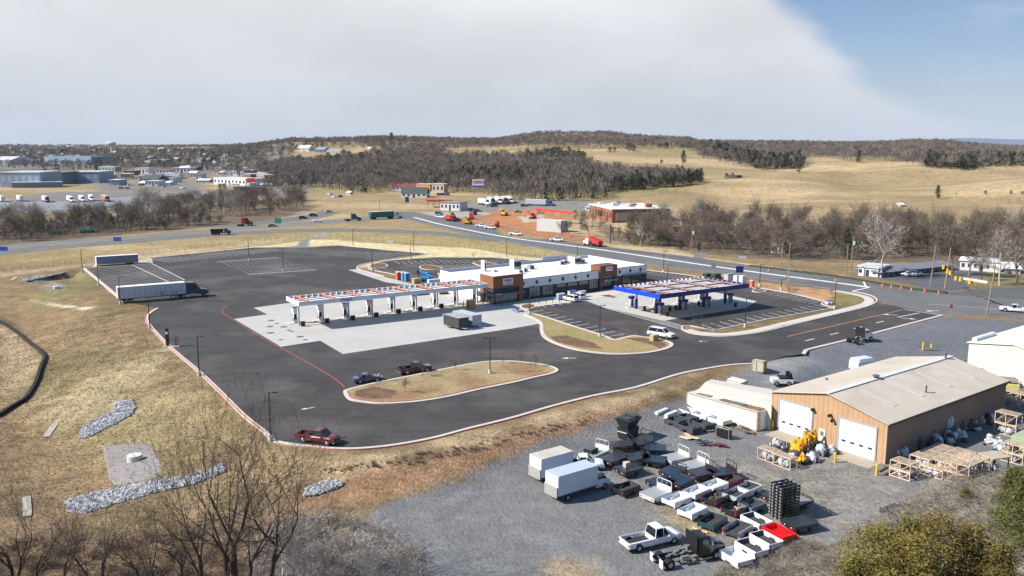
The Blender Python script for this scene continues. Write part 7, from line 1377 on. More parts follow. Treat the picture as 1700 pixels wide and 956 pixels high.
for i, (a, bq) in enumerate(((450,532),(459.5,537),(448,542),(471,542.5),(479,548),(449,552.5),(484,550),(498,559),(507,564),(466,564))): t = MB(); p = P(a, bq, .03); t.tube(p, p + Vector((0, 0, .03)), .75 if i in (0, 2, 3, 5, 7) else .5, None, 14); tag(t.build('tank_cover', mat('dark steel cover', (.13, .12, .115), .6)), 'round dark tank cover in the concrete left of the first diesel pump', 'manhole cover', 'round covers in the diesel apron')
for i, (a, bq) in enumerate([(895 + k * 11.3, 504.5 - k * .9) for k in range(5)] + [(823 + k * 9.5, 508 - k * .6) for k in range(5)]): t = thing('storefront_bollard', 'slim dark guard post in the row before the store windows', 'guard post', P(a, bq, .06), 0, 'guard posts along the storefront'); mb = MB(); mb.tube((0, 0, 0), (0, 0, 1.0), .08, None, 6); mb.build('post', BLK, t)
# saplings
for i, (a, bq, tp, lb) in enumerate(((609.5,637,615,'thin sapling behind the blue car'),(641,634,612,'thin sapling left of the maroon pickup'),(701,627,595,'thin sapling on the oval island beside the maroon pickup'),(757,615,585,'taller thin sapling at the middle of the oval island'),(836,605,584,'thin sapling on the oval island right of the twin light pole'),
  (673,652,622,'thin sapling near the red kerb of the oval island'),(1059.6,561,536,'thin sapling at the notch of the middle island'),(865,606,583,'thin sapling at the right part of the oval island, left one'),(889,610,585,'thin sapling at the right tip of the oval island'),(1161,548,522,'thin sapling at the left tip of the front hedge strip'),(1172,550,533,'second thin sapling in the front hedge strip'),(1186,551,533,'third thin sapling in the front hedge strip'),(1310,501,470,'thin sapling in the earth behind the front stalls'),(1380,489,476,'thin sapling on the green grass at the east corner'),
  (269,500,482,'thin sapling in front of the long semi trailer, left one'),(295,501,478,'thin sapling in front of the long semi trailer, right one'),(787,429,418,'thin sapling on the straw bank behind the store'),(215,442,429,'thin sapling before the grey trailer'))):
    p = P(a, bq); s_ = (bq - tp) * p.y / F / 13.5; r = plant(RT[i % 3], p, i, s_, lb, group='young saplings in the islands', name='sapling'); 
# wire fence along the north verge
t = thing('wire_fence', 'long thin wire fence with dark posts between the lot and the roads', 'fence', P(0,455)); fp = catmull([G(*q) for q in ((-40,460),(60,446),(140,437),(250,422),(340,412),(440,402),(520,396),(600,398),(700,405),(780,411),(850,421),(950,431))], 8); mb = MB()
for p in fp: mb.tube(p, p + Vector((0, 0, 1.5)), .05, None, 4)
mb.build('post_row', mat('dark fence post', (.09, .07, .05), .8), t, world=True)['kind'] = 'stuff'; mb = MB()
for z in (.5, .95, 1.4): mb.path([p + Vector((0, 0, z)) for p in fp], .018, 3)
mb.build('wires', GALV, t, world=True)
t = thing('silt_fence', 'dark low silt fence curving round the basin at the left edge', 'silt fence', G(40,560)); sp_ = catmull([G(*q) for q in ((-8,531),(14,543),(32,556),(50,571),(66,583),(74,594),(71,604),(66,617),(60,636),(44,662),(22,676),(-6,694))], 5); mb = MB()
for a_, b_ in zip(sp_[:-1], sp_[1:]): d_ = b_ - a_; n_ = Vector((-d_.y, d_.x, 0)).normalized() * .25; mb.obox(a_ - n_ - Vector((0, 0, .2)), d_ * 1.03, n_ * 2, (0, 0, .75))
mb.build('fabric', mat('black silt fabric', (.02, .014, .012), .9, var=.5, scale=1), t, world=True); mb = MB()
for p in sp_[::3]: mb.tube(p, p + Vector((0, 0, .95)), .06, None, 4)
o = mb.build('stake_row', DEB, t, world=True); o['kind'] = 'stuff'
# riprap stone
def riprap(name, px, n, label, size=.33, m=None):
    pts = [(p.x, p.y) for p in [G(*q) for q in px]]; x0, x1 = min(p[0] for p in pts), max(p[0] for p in pts); y0, y1 = min(p[1] for p in pts), max(p[1] for p in pts); rg = np.random.default_rng(len(px) + n); c = np.stack([rg.uniform(x0, x1, n * 4), rg.uniform(y0, y1, n * 4)], 1); c = c[inside(c[:, 0], c[:, 1], pts)][:n]; z = H(c[:, 0], c[:, 1]); mb = MB(); rs = random.Random(n)
    for (x, y), h_ in zip(c, z):
        s = size * rs.uniform(.5, 1.3); q = []
        for k, zz in ((1, -.1), (1.1, .35), (.5, .75)): a0 = rs.uniform(0, 6); q.append([(x + math.cos(a0 + i * 1.257) * s * k * rs.uniform(.6, 1.1), y + math.sin(a0 + i * 1.257) * s * k * rs.uniform(.6, 1.1), h_ + zz * s * rs.uniform(.6, 1.2)) for i in range(5)])
        mb.loft(q)
    return tag(mb.build(name, m or mat('pale grey riprap', (.31, .31, .32), .85, var=.65, scale=1.4)), label, 'riprap', kind='stuff')
riprap('riprap_stones', [(132,728.5),(136,711.7),(156,698.7),(190,682),(192,671),(205,664),(218,664),(224.6,676),(220,687.5),(194,702),(171,713.6),(149,725)], 1500, 'bent bed of pale riprap stones running into the grass basin')
riprap('riprap_stones', [(110,831),(179,814),(290.5,794),(346,782.5),(367,771),(374,782.5),(324,803),(223.5,827),(138,853),(115.5,849.5)], 2400, 'long pale riprap channel below the gravel pad')
riprap('riprap_stones', [(505,823.5),(510.7,810.5),(548,797.4),(567.6,803),(563,808.6),(522,821.6)], 450, 'small riprap patch on the slope below the red pickup')
riprap('riprap_stones', [(38,467),(40,461),(80,458),(112,452),(100,461),(60,468)], 700, 'riprap strip beside the upper basin at the far left', .38)
riprap('rubble_heap', [(520,868),(560,860),(500,858),(440,890),(430,960),(520,975),(560,910)], 1200, 'grey crushed stone bank at the lower edge of the yard', .26, mat('grey crushed stone', (.17, .165, .16), .9, var=.5, scale=2))
def drape(name, px, m, dz=.05, sc=1.0):
    bd = catmull([G(*q) for q in px], 5, True); c = sum(bd, Vector()) / len(bd); mb = MB(); rg = []
    for k in range(9): rg.append([Vector((q.x, q.y, hz_(q.x, q.y) + (dz if k < 8 else -.05))) for q in [c.lerp(b_, max(.02, min(k, 8) / 8)) for b_ in bd]])
    mb.loft(rg, caps=False); return struct(mb.build(name, m))
drape('gravel_pad', [(170,745),(176,739),(238,733),(250,736),(262,752),(271,778),(266,791),(250,797),(196,808),(184,803),(178,792)], pave_mat('violet grey gravel pad', (.25, .225, .215), .22, .12, 5, dirt=((.15, .12, .115), .6)))
for a, bq, r_, h_, lb in ((224,765,.95,.75,'white round concrete manhole riser on the gravel pad'), (93.6,479,.8,.6,'small pale manhole riser in the upper left basin')):
    t = thing('manhole_riser', lb, 'manhole', G(a, bq)); mb = MB(); mb.tube((0, 0, -.2), (0, 0, h_), r_, None, 18); mb.build('ring', mat('pale precast concrete', (.52, .50, .46), .8), t); mb = MB(); mb.tube((0, 0, h_), (0, 0, h_ + .08), r_ * .95, None, 18); mb.build('cover', mat('pale precast lid', (.58, .56, .52), .8), t)
for a, c_, lb, w_ in (((77,726),(92,704),'pale concrete flume strip in the left field','a'), ((46,858),(44,826),'broken pale concrete strip at the lower left','b'), ((19,466),(28,460),'short white culvert slab at the far left','c')):
    p, q = G(*a), G(*c_); mb = MB(); d = (q - p); n = Vector((-d.y, d.x, 0)).normalized() * .45; mb.obox(p - n, d, n * 2, (0, 0, .14)); tag(mb.build('concrete_flume', mat('old flume concrete', (.36, .33, .28), .9, var=.25, scale=2)), lb, 'concrete strip')
mb = MB(); mb.loft([[G(x, y) + Vector((0, 0, dz)) for x, y in ((449,878),(495,868),(500,876),(468,893),(446,894))] for dz in (-.1, .12)]); tag(mb.build('concrete_slab', mat('pale precast concrete', (.52, .50, .46), .8)), 'pale broken concrete slab half hidden in the brush', 'concrete slab')
# ---------------------------------------------------------------- buildings and traffic beyond the lot
def house(label, a, b_, hpx, depth, wall, roof, kind='gable', nwin=4, name='house', cat='house', doors=1, rise=.45, eave=.4, winm=GLASS, ridge='long'):
    A, Bq = G(*a), G(*b_); A.z = Bq.z = min(A.z, Bq.z); W_ = (Bq - A).length; u = (Bq - A).normalized(); v = Vector((-u.y, u.x, 0)); h = hpx * A.y / F; f = Fr(A, u, v, A.z)
    hw = h if kind == 'flat' else h * (1 - rise); t = thing(name, label, cat, A); b = lambda n, m_, mt: m_.build(n, mt, t, world=True)
    mb = MB(); f.box(mb, 0, W_, 0, depth, -.5, hw); b('wall', mb, wall); e = eave
    if kind == 'flat': mb = MB(); f.box(mb, -e, W_ + e, -e, depth + e, hw, hw + max(.3, h * .06)); b('roof', mb, roof)
    elif ridge == 'long':
        mb = MB(); m0, m1 = f.p(-e, depth / 2, h), f.p(W_ + e, depth / 2, h); p = [f.p(-e, -e, hw - .1), f.p(W_ + e, -e, hw - .1), f.p(W_ + e, depth + e, hw - .1), f.p(-e, depth + e, hw - .1)]; mb.poly([p[0], p[1], m1, m0]); mb.poly([m0, m1, p[2], p[3]]); mb.poly([p[3], p[0], m0]); mb.poly([p[1], p[2], m1]); mb.poly(p[::-1]); b('roof', mb, roof)
    else:
        mb = MB(); c = f.p(W_ / 2, depth / 2, h); p = [f.p(-e, -e, hw), f.p(W_ + e, -e, hw), f.p(W_ + e, depth + e, hw), f.p(-e, depth + e, hw)]
        for i in range(4): mb.poly([p[i], p[(i + 1) % 4], c])
        mb.poly(p[::-1]); b('roof', mb, roof)
    for i in range(nwin):
        x = W_ * (i + .5) / nwin; ww = min(W_ / nwin * .45, 3.2); isd = doors and i in ((nwin // 2,) if doors == 1 else range(0, nwin, 2)); mb = MB(); f.box(mb, x - ww / 2, x + ww / 2, -.07, -.01, hw * (.02 if isd else .35), hw * .75); b('door' if isd else 'window', mb, winm)
    return t, f, W_, hw, b
Wl = mat('white siding', (.60, .60, .60), .6); Wg = mat('blue grey cladding', (.25, .31, .38), .6); Rd = mat('dark shingle roof', (.07, .075, .08), .8); Rw = mat('pale metal roof', (.55, .57, .58), .5); Rg = mat('grey roof', (.22, .22, .23), .7); Brk = mat('red brown brick', (.27, .10, .065), .85, var=.25, scale=.6); Tn = mat('tan block wall', (.42, .35, .24), .7); Gn = mat('green grey wall', (.24, .30, .28), .6); DOORB = mat('pale blue dock door', (.33, .42, .52), .5); RedR = mat('red metal roof', (.42, .035, .03), .5)
H_ = house
H_('white fronted end block of the long grey motel', (1422,457), (1457,460.5), 15, 9, Wl, Rw, 'flat', 3, 'motel_office', 'motel')
H_('long low grey motel wing with a row of dark doors', (1459,460.5), (1580,447.5), 14, 8, mat('shaded motel wall', (.20, .22, .26), .7), mat('slate motel roof', (.17, .18, .20), .7), 'gable', 16, 'motel_wing', 'motel', 2, .35, 1.0)
H_('white motel building behind the trees at the right edge', (1593,448), (1655,452), 16, 9, Wl, WHTROOF, 'flat', 6, 'motel_building', 'motel'); H_('white end wing of the motel at the right edge', (1658,454), (1694,455), 17, 9, Wl, WHTROOF, 'gable', 3, 'motel_building', 'motel')
H_('white house half hidden in the wood beyond the leaning pole', (1279,420), (1297,421), 24, 8, Wl, Rg, 'gable', 3)
t, f, W_, hw, b = H_('red brick building with littered white flat roof at the construction site', (978,359), (1016,370), 20, 30, Brk, WHTROOF, 'flat', 8, 'brick_building', 'building', 0)
mb = MB(); f.box(mb, W_ + .01, W_ + .3, 2, 28, 1, hw * .8); b('side_panel', mb, mat('pale brick infill', (.4, .3, .26), .8))
for i in range(6): mb = MB(); f.box(mb, 2 + i * W_ / 7, 5 + i * W_ / 7, 4 + (i * 7) % 19, 7 + (i * 7) % 19, hw + .3, hw + 1.2 + i % 2); b('roof_debris', mb, (Wl, STEEL, Brk)[i % 3])
H_('pale blue hipped tent roof behind the brick building', (971,349), (989.5,350), 12, 9, mat('pale tent wall', (.35, .45, .5), .6), mat('pale blue tent roof', (.22, .45, .62), .6), 'hip', 2, 'tent', 'tent', 0, .55, ridge='hip')
H_('white house with dark green roof by the travel stop', (666,328), (708,328), 17, 10, Wl, mat('dark green shingles', (.05, .07, .065), .8), 'gable', 5, rise=.55)
H_('white store with red trim under the red canopies', (731,349), (763,350), 13, 12, Wl, Rg, 'flat', 5, 'filling_station_store', 'store')
for lb, x0, x1, yb, hp, m_ in (('bright red roofed fuel canopy of the old travel stop', 709, 752, 345, 14, RedR), ('long thin dark red canopy right of the bright red one', 735, 776, 347, 13, mat('dark red canopy', (.22, .03, .035), .5)), ('long bare red canopy frame above the construction site', 891, 950, 366, 22, mat('bright red canopy', (.65, .04, .03), .5))):
    A, Bq = G(x0, yb), G(x1, yb + (8 if x0 == 891 else 0)); A.z = Bq.z = 0; t = thing('station_canopy', lb, 'fuel canopy', A); f = Fr(A, Bq - A, Vector((-.3, 1, 0))); W_ = (Bq - A).length; h = hp * A.y / F; mb = MB(); f.box(mb, 0, W_, 0, 8 if x0 != 891 else 3, h - 1.1, h); mb.build('roof', m_, t, world=True)
    for i in range(5): mb = MB(); f.box(mb, W_ * i / 4.2 + .5, W_ * i / 4.2 + .9, 1.2, 1.6, 0, h - 1.1); mb.build('column', STEEL if x0 != 891 else Brk, t, world=True)
H_('row of white and orange storage buildings behind the dark green roofed house', (650,316), (690,316), 10, 9, Wl, mat('maroon metal roof', (.20, .05, .05), .5), 'gable', 6, 'storage_building', 'building', 0); H_('plain orange storage building', (691,317), (714,317), 11, 9, mat('orange siding', (.70, .27, .06), .6), Rw, 'flat', 0, 'storage_building', 'building', 0)
H_('orange and white framed building right of the plain orange one', (717,320), (737,320), 14, 9, mat('white orange siding', (.5, .42, .36), .6), Rw, 'flat', 3, 'storage_building', 'building', 0)
H_('white concrete block wall structure by the highway wood', (891,383), (931,386), 18, 5, mat('pale block wall', (.42, .43, .42), .8, var=.12), mat('pale block top', (.5, .5, .48), .8), 'flat', 0, 'block_structure', 'building', 0, eave=.05)
sgn_ = sign(794,372,300,'tall pole sign with red letters above a blue band over the travel stop','pole sign',5.6,4.2,WHT,posts=2,name='pole_sign'); d_ = [c for c in sgn_.children if c.name.startswith('sign_panel')][0]; H0 = 72 * sgn_.location.y / F / .97
boxes(sgn_, 'blue_band', SB, [(0, -.06, H0 - 4.0, 5.4, .06, .9)]); boxes(sgn_, 'lettering', mat('faded red print', (.55, .12, .10), .5), [(-1.9 + i * .95, -.06, H0 - 2.0, .62, .06, 1.3) for i in range(5)])
sign(676,342,327,'short price pylon with dark blue panel beside the highway','price sign',2.4,3.6,mat('navy price panel', (.03, .04, .14), .5),posts=2,name='price_sign'); sign(417,309,296,'red pole sign in the town by the white shop','pole sign',7,7,REDP2,posts=2,name='pole_sign')
for a in (('left half of the long blue grey distribution warehouse', (1,311), (68,311), 24, 40, Wg, Rw, 'flat', 6, 0), ('recessed centre block of the distribution warehouse', (70,306), (105,306), 19, 40, mat('slate block', (.12, .15, .18), .7), Rg, 'flat', 4, 0), ('right half of the blue grey distribution warehouse', (107,304), (165,304), 18, 40, Wg, Rw, 'flat', 5, 0), ('flat white roofed loading canopy before the distribution warehouse', (20,312), (102,311), 9, 8, mat('grey dock front', (.16, .20, .25), .8), WHTROOF, 'flat', 0, 0),
  ('pale roofed hall at the far left edge of the town', (-14,273), (17,273), 13, 60, Rw, Rw, 'gable', 0, 0), ('long blue grey factory in the trees at the far left', (74,273), (152,273), 13, 50, mat('teal grey factory', (.18, .25, .30), .6), mat('teal grey roof', (.2, .27, .32), .6), 'flat', 6, 0), ('long white green unit beside the far parking lot', (164,285), (191,285), 8, 12, Gn, Rw, 'flat', 5, 0),
  ('dark roofed restaurant with blue glass front', (232,305), (262,305), 14, 25, mat('dark restaurant wall', (.08, .1, .14), .6), Rd, 'gable', 5, 1), ('long white shop with flat roof near the red pole sign', (355,306), (408,308), 11, 22, Wl, Rw, 'flat', 9, 1), ('pale green box building among the town trees', (257,274), (275,274), 9, 25, Gn, Rw, 'flat', 3, 1), ('cluster like white shop left of the dark red shop', (287,287), (316,287), 8, 20, Wl, Rw, 'flat', 5, 1),
  ('small dark red shop in the town', (318,283), (327,283), 7, 12, mat('maroon siding', (.2, .03, .04), .6), Rd, 'gable', 2, 1), ('small white house left of the town road', (331,269), (337,269), 7, 14, Wl, Rg, 'gable', 2, 1), ('white house right beside the smaller white one', (339,269), (347,269), 7, 14, Wl, Rw, 'gable', 2, 1), ('grey blue two storey house by the road bend', (360,279), (375,279), 8, 14, mat('grey blue siding', (.3, .35, .42), .6), Rg, 'gable', 3, 1),
  ('dark green low shop beyond the highway', (415,287), (446,287), 9, 20, mat('dark green shop wall', (.05, .08, .07), .7), mat('dark green flat roof', (.06, .09, .07), .7), 'flat', 6, 1), ('white fronted shop with blue awning', (428,292), (447,292), 7, 10, Wl, mat('blue awning', (.03, .08, .25), .5), 'flat', 4, 1), ('blue gabled barn shop', (449,293), (460,293), 11, 12, mat('blue barn siding', (.06, .11, .18), .6), Rd, 'gable', 2, 1),
  ('white cottage group beside the highway bend', (472,305), (488,305), 13, 14, Wl, Rw, 'gable', 4, 1), ('white annex right of the cottage group', (491,304), (504,304), 10, 12, Wl, Rg, 'gable', 3, 1), ('brown flat roofed motel in the leafless trees', (388,322), (435,322), 11, 14, mat('brown motel wall', (.16, .12, .10), .8), mat('brown flat roof', (.13, .1, .09), .8), 'flat', 8, 2), ('large white house with tower on the hill', (493,251), (513,251), 10, 16, Wl, Wl, 'gable', 6, 1), ('blue house right of the large white hill house', (523,253), (539,253), 9, 14, mat('blue siding', (.06, .16, .28), .6), Rg, 'gable', 4, 1),
  ('long pale hillside house with grey roof', (541,256), (565,256), 9, 14, mat('cream siding', (.45, .43, .38), .6), Rg, 'gable', 6, 1), ('small white house above the yellow field', (609,249), (616,249), 5, 10, Wl, Rw, 'gable', 2, 1), ('first long white mobile home building below the field', (548,278), (573,278), 6, 9, Wl, Rw, 'flat', 5, 1), ('second long white mobile home building below the field', (576,280), (606,280), 6, 9, Wl, Rw, 'flat', 6, 1), ('third long white mobile home building below the field', (612,281), (645,281), 5, 9, Wl, Rw, 'flat', 6, 1),
  ('little white shed beside the bare round bush', (575,323), (581,323), 6, 4, Wl, Rw, 'gable', 1, 0), ('small dark run in shed on the hill pasture', (1209,296), (1223,296), 5, 6, mat('dark shed boards', (.07, .05, .04), .8), Rd, 'flat', 2, 0), ('small tan gabled block on the town edge', (362,313), (370,313), 8, 8, Tn, Rw, 'flat', 1, 0), ('small cream hut beside the parked machines', (194,302), (203,302), 6, 8, Tn, Rw, 'flat', 1, 0), ('green shed roof among the belt trees, left one', (86,389), (102,388), 9, 6, mat('dark green shed', (.02, .09, .06), .6), mat('green shed roof', (.03, .13, .09), .6), 'gable', 1, 0), ('green shed roof among the belt trees, right one', (133,387), (157,386), 9, 6, mat('dark green shed', (.02, .09, .06), .6), mat('green shed roof', (.03, .13, .09), .6), 'gable', 1, 0),
  ('white ranch house in the clearing near the pasture', (1086,362), (1097,363), 6, 7, Wl, Rw, 'gable', 2, 1), ('white house peeping over the eastern wood', (1495,343), (1501,343), 6, 8, Wl, Rw, 'gable', 2, 1)):
    nm = 'warehouse_block' if 'warehouse' in a[0] or 'factory' in a[0] or 'hall' in a[0] else 'shed' if 'shed' in a[0] else 'house' if 'house' in a[0] or 'cottage' in a[0] or 'annex' in a[0] or 'home' in a[0] else 'shop'; H_(a[0], a[1], a[2], a[3], a[4], a[5], a[6], a[7], a[8], nm, nm.replace('_', ' ').replace(' block', ''), a[9], winm=DOORB if 'distribution' in a[0] or 'factory' in a[0] else GLASS)
rs = random.Random(21); tn = 0                        # scattered town houses
for i in range(70):
    px = rs.uniform(5, 470); py = rs.uniform(250, 300 if px > 330 else 284) if px > 200 else rs.uniform(246, 268); w_ = rs.uniform(5, 11); H_('small pale house among the trees of the far town', (px, py), (px + w_, py), rs.uniform(4, 6.5), 12, (Wl, Tn, Gn, Wl, Brk)[i % 5], (Rg, Rw, Rd)[i % 3], 'gable', 2)['x'] if False else tag(H_('small pale house among the trees of the far town', (px, py), (px + w_, py), rs.uniform(4, 6.5), 12, (Wl, Tn, Gn, Wl, Brk)[i % 5], (Rg, Rw, Rd)[i % 3], 'gable', 2)[0], None, None, 'houses of the far town')
for i in range(44): px = rs.uniform(170, 460); py = rs.choice([285, 290, 296, 303, 308]) + rs.uniform(-2, 2) if px < 340 or px > 380 else 290; w_ = rs.uniform(9, 24); tag(H_('low commercial building of the far town beside the trees', (px, py), (px + w_, py), rs.uniform(5, 9), 18, (Wl, Wl, Wg, Brk, Tn)[i % 5], (Rw, Rg, WHTROOF)[i % 3], ('flat', 'gable')[i % 2], 4, 'shop', 'shop')[0], None, None, 'low commercial buildings of the far town')
t = thing('water_tower', 'cream water tower on a tall mast above the far town', 'water tower', G(186,258)); z_ = 22 * t.location.y / F; mb = MB(); mb.tube((0, 0, -3), (0, 0, z_ * .8), 3.0, 2.4, 8); mb.build('mast', Rw, t); mb = MB(); mb.loft([[(math.cos(a * .524) * r, math.sin(a * .524) * r, z) for a in range(12)] for r, z in ((4, z_ * .72), (11, z_ * .8), (12, z_ * .9), (8, z_), (1, z_ * 1.04))]); mb.build('tank', mat('cream tank', (.5, .47, .4), .6), t)
t = thing('radio_mast', 'thin radio mast on the far left skyline', 'mast', G(211,240)); mb = MB(); mb.tube((0, 0, 0), (0, 0, 75), 1.1, .5, 4); mb.build('mast', STEEL, t); boxes(t, 'antenna', STEEL, [(0, 0, 60, 3, 3, 6)])
# traffic and parked trucks
def fcar(px, py, lb, pm, kind='suv', ang=0.0, **k): p = G(px, py); p.z += .02; return place_dir(p, ang, lb, pm, kind, **k)
PROTO = {}
def place_dir(p, ang, lb, pm, kind, cat=None):
    d = {'suv': (4.7, 1.86, 1.7), 'sedan': (4.6, 1.82, 1.45), 'pickup': (5.8, 1.98, 1.85)}[kind]; cat = cat or {'suv': 'SUV', 'sedan': 'car', 'pickup': 'pickup truck'}[kind]; key = (pm.name, kind)
    if key in PROTO: r = dup(PROTO[key], p, ang, lb); r['category'] = cat; return r
    t = car({'suv': 'suv', 'sedan': 'car', 'pickup': 'pickup_truck'}[kind], lb, cat, p, ang, pm, kind, *d, None, False); PROTO[key] = t; return t
for a in ((452.6,376.5,'dark saloon beside the green road sign',PGRY,'sedan',.1),(503,363.5,'black car on the junction road behind the police style car',PBK,'suv',.5),(520,359,'second black car climbing the junction road',PBK,'suv',.6),(528,368.5,'white and dark car on the junction road nearest the blue tractor',PW,'sedan',.1),(545,352.5,'silver car near the top of the junction road',PSIL,'sedan',.9),
  (546.8,323.5,'white car far up the highway, left one',PW,'suv',2.4),(554,328.5,'white car far up the highway, second one',PW,'sedan',2.4),(564.5,327.5,'dark car far up the highway',PBK,'suv',2.4),(506,321,'blue car where the highway leaves the town',PBLUE,'sedan',2.4),(430,305,'white car in the town traffic',PW,'suv',2.4),(856,390.5,'white pickup on the highway shoulder beside the site',PW,'pickup',-.4),(924.5,400.5,'white pickup on the highway left of the red dump truck',PW,'pickup',-.4),
  (729,356,'white and blue car leaving the old travel stop',PBLUE,'suv',-.3),(732,362,'white van at the mouth of the old travel stop',PW,'suv',-.5),(758.5,366.5,'dark car behind the red site truck',PBK,'suv',-.4),(799,377,'white work truck parked beside the site, left one',PW,'pickup',-.4),(814,380,'white work truck parked beside the site, right one',PW,'pickup',-.4),(787,351,'blue van under the tall pole sign',PBLUE,'suv',.1),(793,351.5,'grey van under the tall pole sign',PGRY,'suv',.1),(813,343,'silver car in the truck park, left one',PSIL,'suv',.2),(820,343.5,'dark car in the truck park beside the silver one',PGRY,'suv',.2),(805,340,'dark red car in the truck park',PRED,'suv',.2),
  (898,354,'silver van below the red canopy frame',PSIL,'suv',0),(870,343,'dark blue car at the end of the truck park',PBLUE,'suv',.2),(860,353,'green car at the edge of the site earth',paint_('green',(.02,.25,.08)),'sedan',.1),(708,327,'dark car parked behind the red roofed canopy',PGRY,'suv',0),(728,324,'first black car in the row behind the old travel stop',PBK,'suv',1.4),(733,324,'second black car in the row behind the old travel stop',PBK,'suv',1.4),(738,324,'third black car in the row behind the old travel stop',PBK,'suv',1.4),(744,324,'fourth black car in the row behind the old travel stop',PBK,'suv',1.4),
  (1091,356,'white car in the clearing beside the ranch house',PW,'suv',0),(1520,458.5,'silver blue car before the grey motel',PSIL,'suv',.1)): fcar(*a)
rs = random.Random(8)
for i in range(34): px, py = rs.choice([(rs.uniform(180, 320), rs.uniform(303, 314)), (rs.uniform(10, 80), rs.uniform(273, 280)), (rs.uniform(100, 330), rs.uniform(283, 292)), (rs.uniform(380, 470), rs.uniform(296, 306))]); tag(fcar(px, py, 'small parked car in the lots of the far town', rs.choice([PW, PW, PSIL, PGRY, PRED, PBLUE]), 'suv', rs.uniform(0, 3)), None, None, 'cars of the far town')
TRE = mat('plain white trailer side', (.64, .65, .66), .5); WCAB = PW
for a in (((613.5,364.5),(667,361.5),'long green sided semi truck on the crossing road',mat('green trailer side',(.03,.13,.10),.5),PW),((578,367),(598,366.5),'blue tractor without trailer on the crossing road',None,PBLUE),((400,375.5),(424,373),'red and white tractor on the slip road behind the dump truck',None,PRED),
  ((796,339),(813,341),'white semi truck at the left of the parked row',TRE,PW),((812,337),(826,342),'semi truck with navy cab in the parked row',TRE,PBLUE),((824,336),(838,342),'semi truck with white cab in the parked row',TRE,PW),((834,336),(847,341.5),'semi truck with maroon cab in the parked row',TRE,PRED),((842,335),(858,341),'last white semi truck of the parked row',TRE,PW),((874,341),(921,343),'grey semi truck broadside behind the red canopy frame',mat('grey trailer side',(.30,.33,.36),.5),PBLUE),
  ((73,334),(95,341),'white semi truck with maroon cab in the far lot',TRE,PRED),((114,334),(134,341),'white semi truck behind the belt trees of the far lot',TRE,PW),((134,333),(150,341),'white semi truck right of the yellow trimmed one',TRE,PW),((150,332),(164,341),'white semi truck in the middle of the far lot cluster',TRE,PW),((171,333),(193,338),'orange semi trailer truck in the far lot',mat('orange trailer side',(.65,.16,.03),.5),PBLUE),((412,311),(436,309),'white semi truck on the town highway',TRE,PW),((384,300),(398,300.5),'white box lorry near the shop roof',TRE,PW)):
    z = G(*a[0]).z; p, q = P(*a[0], z), P(*a[1], z); LL = (q - p).length; tr = a[3] is not None
    if tr and (LL < 12 or LL > 24): d = (q - p).normalized(); q = p + d * 18
    if not tr: q = p + (q - p).normalized() * 6.8
    mid = lambda w: (850 + F * w.x / (w.y * CP - (w.z - HC) * SP), 478 - F * ((w.z - HC) * CP + w.y * SP) / (w.y * CP - (w.z - HC) * SP)); semi('semi_truck' if tr else 'tractor_unit', a[2], mid(p), mid(q), a[3], a[4], z, det=False, cat='semi truck' if tr else 'tractor unit', trailer=tr)
for i, (a, bq, lb) in enumerate((((0,334),(14,338),'white trailer at the far left end of the far truck lot'), ((31,333),(48,338),'white trailer second from the left in the far truck lot'))): p, q = G(*a), G(*bq); t = thing('semi_trailer', lb, 'trailer', p, heading(p, q)); boxes(t, 'trailer_box', TRE, [(6.5, 0, 1, 14, 2.5, 3.0)]); boxes(t, 'wheel_set', BLK, [(3, 0, 0, 3, 2.2, 1)])
def dumper(lb, rear, front, bedm, cabm, load=None, tilt=0):
    p, q = G(*rear), G(*front); t = thing('dump_truck', lb, 'dump truck', p, heading(p, q)); mb = MB(); mb.loft([[(x, -1.15, z), (x, 1.15, z), (x, 1.25, z + 1.5), (x, -1.25, z + 1.5)] for x, z in ((0, 1.1 - tilt * .3), (5.2, 1.1 + tilt))]); mb.build('dump_body', bedm, t)
    if load: boxes(t, 'load', load, [(2.6, 0, 2.5, 4.6, 2.1, .35)])
    boxes(t, 'cab', cabm, [(6.3, 0, .8, 1.6, 2.2, 2.0)]); boxes(t, 'bonnet', cabm, [(7.7, 0, .8, 1.4, 1.8, 1.1)]); boxes(t, 'windscreen', TINT, [(7.13, 0, 1.9, .06, 1.9, .7)]); boxes(t, 'chassis_rail', BLK, [(3.6, 0, .8, 7, 1, .3)])
    for x in (.9, 2.1, 3.3, 7.4):
        for y in (-1.05, 1.05): wheel(t, x, y, .52, .4, False)
dumper('dark dump truck with tan load on the slip road', (350,390), (386,389), BLK, PGRY, Tn); dumper('dump truck with white cab and raised red body beside the highway', (997,410), (972,407), REDP2, PW, None, 1.2); dumper('red site truck at the head of the site', (742,366), (757,368), REDP2, PRED, DEB)
for a, bq, lb, m_ in ((751,362,'yellow excavator with raised arm behind the red site truck', YEL), (778,372,'small yellow digger at the site edge', YEL), (824,377,'orange and white machine in the site earth', ORG), (885,363,'orange yellow excavator on the pale slab', ORG), (783,364,'red machine at the top of the site', REDP2), (838,358,'yellow loader on the far mound of red earth', YEL), (787,357,'dark excavator with raised arm before the site', BLK)):
    t = thing('excavator', lb, 'excavator', G(a, bq), a * .7); boxes(t, 'tracks', BLK, [(0, 0, 0, 3.4, 2.6, .9)]); boxes(t, 'body', m_, [(0, 0, .9, 2.6, 2.3, 1.2)]); boxes(t, 'cab', TINT, [(.7, .6, 2.1, 1.1, 1.0, 1.0)]); mb = MB(); mb.path([(1.2, 0, 1.5), (3.2, 0, 4.2), (5.2, 0, 2.6), (5.0, 0, .8)], .22, 5); mb.build('boom', m_, t)
